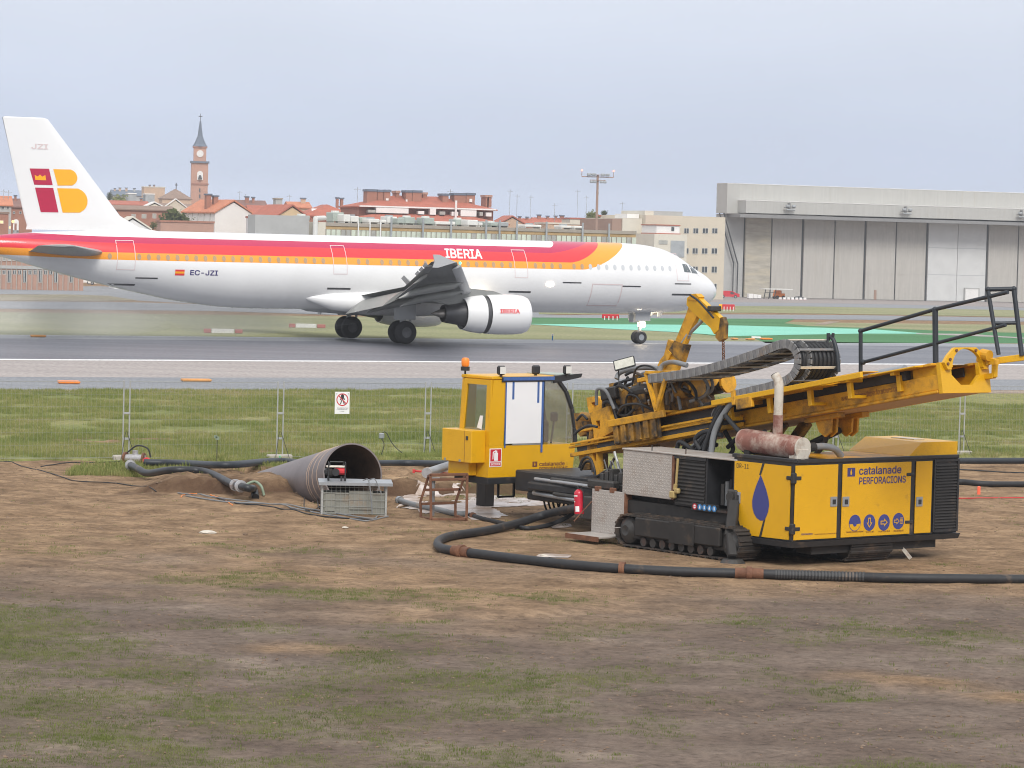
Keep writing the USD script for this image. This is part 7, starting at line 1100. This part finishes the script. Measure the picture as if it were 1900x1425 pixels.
# ---- carriage with rotary drive
def cb_(px, py, t): return rm(px, py, t)
sl = obj('carriage_sled', [mb(1.85, 3.55, -.30, -.22, .46, .60, .01), mb(1.85, 3.55, TW + .22, TW + .30, .46, .60, .01), mb(1.9, 3.5, -.22, TW + .22, .555, .60, .01)], 'yellow_dirty', rig)
for i in range(6): obj('apron_rib', mb(1.98 + i * .23, 2.12 + i * .23, -.29, -.24, .10, .459, .01), 'yellow_grimy', sl)
obj('apron', mb(1.95, 3.35, -.24, -.21, .08, .46, .0), 'yellow_grimy', sl)
obj('carriage_post', [mb(3.3, 3.42, -.28, -.12, .601, 1.25, .01), mb(3.0, 3.1, .0, .1, .601, 1.35, .01), mb(2.75, 3.45, -.2, TW + .1, 1.25, 1.33, .01)], 'yellow_dirty', rig)
obj('drive_gearbox', [tf(lathe([(0, 0), (.42, 0), (.46, .05), (.46, .55), (.40, .62), (0, .62)], fr((0, 0, 0), (0, 1, 0), zd=(1, 0, 0)), 26), MM @ fr((3.05, TW / 2, .80), (1, 0, 0), yd=(0, 1, 0))), mb(2.1, 3.3, .15, TW - .15, .601, 1.02, .03)], 'yellow_grimy', rig, smooth=40)
for t_, n_ in ((.12, .98), (.50, 1.18), (.95, 1.05)):
    mo = obj('drive_motor', [cyl(mp(3.62, t_, n_), mp(3.92, t_, n_), .19, 16), cyl(mp(3.92, t_, n_), mp(4.12, t_, n_), .14, 14)], 'dark_steel' if t_ > .4 else 'yellow_grimy', rig, smooth=40); obj('motor_flange', [tf(prism(shapely.union_all([affinity.rotate(sbox(-.2, -.07, .2, .07), a) for a in (0, 45, 90, 135)]), fr((0, 0, 0), (0, 1, 0), zd=(1, 0, 0)), .06), MM @ fr((4.125, t_, n_), (1, 0, 0), yd=(0, 1, 0)))], 'yellow_dirty', mo)
obj('valve_block', [mb(1.35 + .28 * i, 1.58 + .28 * i, .02 + .1 * (i % 2), .5, .75 + .07 * (i % 3), 1.22 + .06 * (i % 2), .02) for i in range(5)] + [cyl(mp(1.5, .3, .85), mp(1.5, .3, 1.4), .12, 14), cyl(mp(2.0, .5, 1.1), mp(2.0, .5, 1.5), .10, 14), cyl(mp(1.3, .2, 1.0), mp(1.9, .2, 1.0), .13, 14)], 'yellow_grimy', rig, smooth=30)
obj('dark_machinery', [mb(1.5, 3.0, .2, TW - .1, .62, 1.2, .04), mb(1.4, 1.9, -.05, .3, 1.05, 1.3, .03), cyl(mp(2.3, .1, 1.12), mp(3.1, .1, 1.12), .12, 12)], 'dark_steel', rig)
rg = random.Random(11)
for i in range(26):                                             # the tangle of hoses over the carriage
    s_, t_, n_ = rg.uniform(1.25, 3.7), rg.uniform(-.2, .5), rg.uniform(.7, 1.25); L2 = rg.uniform(.35, 1.0); up = rg.uniform(.1, .35)
    obj('hydraulic_hose', tube(spline([mp(s_, t_, n_), mp(s_ + L2 * .3, t_ - .08, n_ + up), mp(s_ + L2 * .75, t_ - .05, n_ + up * .8), mp(s_ + L2, t_ + rg.uniform(-.1, .2), n_ + rg.uniform(-.3, .05))], 6), rg.choice((.022, .028, .034)), 7), rg.choice(('black_rubber', 'black_rubber', 'black_rubber', 'hose_grey')), rig, smooth=60)
hs = [((1143, 722), (1140, 745), (1150, 762), (1162, 752)), ((1130, 742), (1135, 720), (1155, 708), (1178, 702)), ((1133, 760), (1132, 740), (1150, 722), (1172, 712)), ((1150, 768), (1160, 750), (1168, 730), (1182, 718)), ((1144, 703), (1150, 692), (1175, 684), (1205, 682), (1222, 684)), ((1160, 696), (1175, 690), (1196, 700)), ((1222, 690), (1232, 676), (1250, 672), (1275, 678)), ((1242, 708), (1255, 702), (1275, 708), (1290, 725), (1292, 742)), ((1280, 745), (1306, 735), (1314, 718), (1303, 700), (1285, 696)), ((1292, 742), (1318, 728), (1322, 712), (1316, 696)), ((1290, 700), (1297, 715), (1294, 730)), ((1262, 704), (1264, 720), (1280, 728)), ((1140, 756), (1148, 768), (1163, 771), (1176, 760)), ((1128, 735), (1128, 752), (1140, 770)), ((1165, 700), (1160, 715), (1168, 735))]
for i, h in enumerate(hs): t_ = (.0, .2, .35, .1, .3)[i % 5] if i < 7 else (.0, .2, .4, -.1)[i % 4]; obj('hydraulic_hose', tube(spline([mp(*rm(px, py, t_ + .06 * (j % 2))) for j, (px, py) in enumerate(h)], 6), .032 if i not in (4, 6) else .05, 8), 'hose_grey' if i in (4, 6, 8, 9) else 'black_rubber', rig, smooth=60)
for i in range(16): s_, t_, n_ = rg.uniform(1.3, 3.1), rg.uniform(-.1, .5), rg.uniform(.75, 1.3); obj('hose_fitting', cyl(mp(s_, t_, n_), mp(s_ + rg.uniform(-.06, .06), t_ - .06, n_ + rg.uniform(.0, .1)), .022, 6), ('brass', 'steel_grey', 'dark_steel')[i % 3], rig)
# ---- front wrench and clamp at the lower end
def slab(pxs, t, w, nm, mat, holes=()):
    pts = [tuple(rm(*p, t)[[0, 2]]) for p in pxs]; pg = Polygon(pts).buffer(0)
    for hpts in holes: pg = pg.difference(Polygon([tuple(rm(*p, t)[[0, 2]]) for p in hpts]).buffer(0))
    return obj(nm, prism(pg, MM @ fr((0, t + w, 0), (1, 0, 0), yd=(0, 0, 1)), w), mat, rig)
Z6 = lambda x, y: (1040 + x / 5.278, 560 + y / 5.278)
for t_ in (-.12, TW - .05): slab([Z6(*p) for p in ((285, 1090), (470, 1020), (500, 1180), (560, 1240), (440, 1310), (370, 1340), (360, 1400), (330, 1400), (320, 1250))], t_, .16, 'wrench_plate', 'yellow_dirty', [[Z6(*p) for p in ((345, 1165), (385, 1160), (388, 1240), (350, 1255))]])
slab([Z6(*p) for p in ((255, 940), (330, 925), (375, 935), (385, 950), (400, 1010), (400, 1060), (280, 1090), (262, 1010))], .3, .2, 'wrench_lug', 'yellow_dirty', [[Z6(*p) for p in ((300, 990), (350, 975), (352, 1020), (312, 1035))]]); slab([Z6(*p) for p in ((130, 1090), (230, 1090), (300, 1180), (310, 1260), (190, 1320), (150, 1240), (140, 1160))], .1, .8, 'clamp_body', 'yellow_grimy')
slab([Z6(*p) for p in ((275, 1330), (350, 1340), (370, 1600), (375, 1700), (320, 1690), (285, 1560))], -.1, .14, 'front_leg', 'yellow_dirty', [[Z6(*p) for p in ((310, 1450), (345, 1455), (350, 1560), (322, 1555))]]); slab([Z6(*p) for p in ((170, 1400), (285, 1385), (285, 1640), (200, 1650), (180, 1520))], .15, .5, 'front_foot', 'yellow_grimy')
obj('wrench_cylinder', [cyl(mp(*rm(1100, 800, -.05)), mp(*rm(1092, 860, -.05)), .07, 12), cyl(mp(*rm(1080, 772, .0)), mp(*rm(1118, 778, .0)), .09, 12)], 'yellow_grimy', rig)
for i, h in enumerate((((1066, 806), (1075, 798), (1092, 790), (1108, 792)), ((1075, 868), (1082, 852), (1094, 850), (1102, 868), (1104, 884)), ((1078, 872), (1086, 858), (1097, 858), (1100, 876)), ((1070, 780), (1080, 770), (1090, 778)), ((1108, 884), (1130, 872), (1150, 880)), ((1112, 900), (1125, 880), (1140, 850)), ((1106, 890), (1132, 900), (1156, 905)), ((1140, 838), (1148, 870), (1142, 895)))): obj('hydraulic_hose', tube(spline([rl(px, py, y=.9 + .1 * (i % 3)) for px, py in h], 6), .028, 8), 'black_rubber' if i != 7 else 'galvanised', rig, smooth=60)
obj('valve_bank', [bx(-6.3 + .14 * i, -6.2 + .14 * i, .75, 1.1, 1.06, 1.24 + .05 * (i % 3), .015) for i in range(11)] + [bx(-6.5, -4.8, .7, 1.2, .9, 1.055, .02), bx(-6.4, -5.6, .5, .7, .95, 1.12, .03)], 'dark_steel', rig)
for i in range(11): obj('valve_lever', cyl((-6.25 + .14 * i, .92, 1.26), (-6.25 + .14 * i + .05 * math.sin(i * 2.), .82, 1.50), .014, 6), 'steel_grey', rig)
# ---- mirror
p0, p1 = rl(1149, 703, y=1.2), rl(1147.5, 688, y=1.2); mi = obj('mirror_rod', cyl(p0 - [0, 0, .15], p1, .012, 6), 'black_paint', rig); M = fr(rl(1159, 675, y=1.2), EA * 0 + np.array([.75, .66, .30]), yd=(-.35, .30, .90)); sh = sbox(-.19, -.085, .19, .085).buffer(.03); obj('mirror_housing', prism(sh, M, .03), 'black_paint', mi); obj('mirror_glass', prism(sh.buffer(-.022), M, .004, .0305), 'mirror', mi)
# ---- railing and platform at the top end
ra = 2.72
R0, R1, R2, R3 = rl(1598, 675, y=ra), rl(1597, 614, y=ra), rl(1738, 658, y=ra), rl(1735, 574, y=ra); R4 = rl(1833, 537, y=ra); R5 = rl(1853, 658, y=ra); R6 = rl(1881, 536, y=ra + .35); R7 = rl(1896, 660, y=ra + .35); L0, L1 = rl(1602, 672, y=ra), rl(1866, 603, y=ra)
for nm, q, r_ in (('rail_post', [R0 - [0, 0, .35], R1], .04), ('rail_post', [R2 - [0, 0, .45], R3], .055), ('top_rail_tube', [R1, R3, rl(1870, 542, y=ra)], .037), ('lower_rail_tube', [L0, L1], .034), ('gate_post', [R5, R4], .04), ('gate_post', [R7, R6], .045), ('gate_top', [R4, R6], .042), ('gate_rung', [rl(1843, 600, y=ra), rl(1888, 599, y=ra + .35)], .034), ):
    o_ = obj(nm, tube(np.array(q), r_, 12), 'tube_blue_black', rig, smooth=60)
for c in (R1, R3, R4, R6, L0): obj('rail_joint', trimesh.creation.icosphere(2, .052).apply_translation(c), 'tube_blue_black', rig, smooth=True)
pf = obj('platform_beam', [beam(rl(1828, 672, y=ra - .05), rl(1905, 662, y=ra + .45), .10, .12, ch=.01), beam(rl(1822, 700, y=ra), rl(1845, 697, y=ra), .1, .1, ch=.01), beam(rl(1845, 700, y=ra), rl(1846, 672, y=ra), .09, .09, ch=.01), beam(rl(1815, 665, y=ra), rl(1850, 672, y=ra), .12, .12, ch=.01)], 'yellow', rig); obj('platform_pin', [cyl(rl(1850, 676, y=ra - .1), rl(1850, 668, y=ra - .1), .05, 12), cyl(rl(1822, 657, y=ra - .1), rl(1836, 660, y=ra - .1), .10, 14)], 'yellow_dirty', pf)
obj('walkway', mb(7.4, 10.5, TW + .01, TW + .30, .48, .50, .0), 'yellow_grimy', rig)
# ---- knuckle boom crane behind the mast
ky = 3.55
K = lambda px, py: rl(px, py, y=ky)
obj('crane_column', [cyl((K(1240, 672)[0], ky, 1.0), K(1240, 705), .16, 16), bx(K(1240, 672)[0] - .3, K(1240, 672)[0] + .3, ky - .3, ky + .3, .9, 1.3, .03)], 'yellow_grimy', rig, smooth=40)
def kpoly(pts, w, nm, mat, off=0.): return obj(nm, prism([tuple(K(*p)[[0, 2]]) for p in pts], fr((0, ky + w / 2 + off, 0), (1, 0, 0), yd=(0, 0, 1)), w), mat, rig)
kpoly([(1228, 688), (1243, 630), (1256, 634), (1276, 585), (1281, 570), (1292, 560), (1303, 573), (1280, 620), (1262, 672), (1258, 690)], .11, 'crane_boom', 'yellow_dirty'); kpoly([(1223, 686), (1231, 668), (1246, 650), (1252, 656), (1236, 688)], .2, 'crane_knuckle', 'yellow_dirty'); kpoly([(1244, 652), (1256, 632), (1278, 640), (1268, 672)], .15, 'boom_sleeve', 'yellow_grimy')
obj('crane_cylinder', [cyl(K(1262, 645), K(1278, 620), .06, 12), cyl(K(1278, 620), K(1304, 594), .04, 10)], 'steel_grey', rig, smooth=40)
kpoly([(1279, 553), (1285, 548), (1296, 549), (1340, 590), (1337, 612), (1329, 620), (1322, 608), (1290, 580), (1278, 566)], .13, 'crane_jib', 'yellow'); kpoly([(1281, 556), (1286, 546), (1296, 545), (1302, 551), (1298, 558)], .16, 'jib_head', 'yellow_dirty'); kpoly([(1334, 592), (1344, 588), (1348, 600), (1347, 628), (1338, 634), (1331, 626), (1331, 606)], .11, 'winch_head', 'yellow_grimy')
obj('jib_hose', tube(spline([K(1290, 547) - [0, .15, 0], K(1306, 558) - [0, .16, 0], K(1322, 575) - [0, .16, 0], K(1334, 590) - [0, .15, 0]], 6), .022, 7), 'black_rubber', rig); obj('jib_valve', [bx(*(lambda c: (c[0] - .08, c[0] + .08, ky - .18, ky + .1, c[2] - .05, c[2] + .06))(K(1328, 573)), .02)], 'dark_steel', rig)
cp0, cp1 = K(1342, 634), K(1343, 690); nlk = 13
chn = obj('hoist_hook', [tube(spline([K(1342, 690), K(1343, 696), K(1352, 702), K(1353, 710), K(1349, 713)], 5), .028, 8), tube(spline([K(1343, 694), K(1334, 700), K(1331, 706), K(1335, 713)], 5), .028, 8), cyl(K(1342, 684), K(1342, 697), .045, 10)], 'rust_brown', rig, smooth=40)
for i in range(nlk):
    c = cp0 + (cp1 - cp0) * (i + .5) / nlk; l_ = np.linalg.norm(cp1 - cp0) / nlk * .62; a = np.linspace(0, 2 * np.pi, 11); ring = np.column_stack([np.cos(a) * .03 * (i % 2), np.cos(a) * .03 * (1 - i % 2), np.sin(a) * l_]) + c; obj('hoist_link', tube(ring, .011, 5), 'rust_brown', chn, smooth=60)
# ---- hanging fire extinguisher
e0 = W2(rl(1075, 955, y=-.14)); e0 = e0 + [0, 0, 0]; t = thing('fire_extinguisher', 'red fire extinguisher with white label hanging on the rig beside the steps', 'fire extinguisher', e0, -RA)
TL = trimesh.transformations.rotation_matrix(math.radians(-5), (0, 1, 0))
obj('cylinder', tf(lathe([(0, 0), (.085, 0), (.095, .02), (.095, .40), (.085, .45), (.05, .485), (.03, .50), (0, .50)], np.eye(4), 28), TL), 'extinguisher_red', t, smooth=40); obj('foot_ring', tf(lathe([(.086, -.03), (.096, -.03), (.096, .015), (.086, .015), (.086, -.03)], np.eye(4), 24), TL), 'black_rubber', t); obj('valve', [tf(bx(-.025, .025, -.02, .02, .50, .55, .005), TL), tf(bx(-.02, .09, -.015, .015, .55, .57, .004), TL)], 'black_paint', t); obj('hose', tube(spline([tuple((TL @ np.array([*q, 1]))[:3]) for q in ((.03, 0, .52), (.13, 0, .46), (.14, 0, .25), (.11, 0, .08))], 5), .011, 6), 'black_rubber', t)
aa = np.linspace(-2.6, -1.3, 10); lab = lambda z0, z1, a0, a1: tf(trimesh.Trimesh(*[np.array([(.0965 * math.cos(a), .0965 * math.sin(a), z) for z in (z0, z1) for a in np.linspace(a0, a1, 8)]), np.array([q for i in range(7) for q in ((i, i + 1, i + 9), (i, i + 9, i + 8))])], process=False), TL)
obj('label', lab(.06, .17, -1.6, -.7), 'sign_white', t); obj('print_band', [lab(.36, .385, -2.4, -1.0), lab(.29, .30, -2.2, -1.9), lab(.25, .27, -2.0, -1.6)], 'sign_white', t); obj('hanger', [tf(bx(-.02, .02, .09, .3, .36, .42), TL)], 'dark_steel', t)
p0 = W2(rl(1098, 930, y=-.05)); p1 = W2(rl(1066, 966, y=-.3)); t = thing('rusty_rod', 'thin rusty rod leaning from the steps past the extinguisher', 'rod', p0); obj('rod', cyl((0, 0, 0), p1 - p0, .012, 6), 'rust_brown', t); obj('tip', cyl(p1 - p0, (p1 - p0) * 1.03, .02, 6), 'rust_brown', t)
# ================================================================ spray behind the wheels and the air itself
usdkit.material(stage, '/World/Looks/spray_air', {'v': ('principled_volume', {'color': (1., 1., 1.), 'density': .085, 'anisotropy': -.45})}, [], volume='v.volume')
ms = []
for i, (k, y_, z_, a, b, c) in enumerate(((-23.5, 2.2, .9, 6.0, 2.0, .75), (-29, 2.6, 1.1, 8.5, 2.6, 1.3), (-36.5, 1.8, 1.0, 8.0, 3.0, 1.2))):
    m = trimesh.creation.icosphere(4, 1.); m.vertices *= (.72 + .56 * meshkit.fbm(m.vertices * 2.3 + 7 * i, 4, 100 + i))[:, None] * [a, b, c]; m.apply_translation((k, y_, z_ + .1)); m.vertices[:, 2] = np.maximum(m.vertices[:, 2], .06)
    t = thing('tyre_spray', ('thin spray close behind the main wheels', 'wider spray drifting behind the main wheels', 'thin spray hanging below the tail')[i], 'spray', AO, AH); t.SetCustomDataByKey('kind', 'stuff'); obj('mist', m, 'spray_air', t, smooth=True)
usdkit.material(stage, '/World/Looks/haze_air', {'v': ('principled_volume', {'color': (.90, .93, .98), 'density': .00018, 'anisotropy': .0})}, [], volume='v.volume')
tag(obj('haze', bx(-3700, 3700, -3700, 3700, -6.0, 62.), 'haze_air'), 'thin damp haze over the airfield', 'haze', kind='stuff')
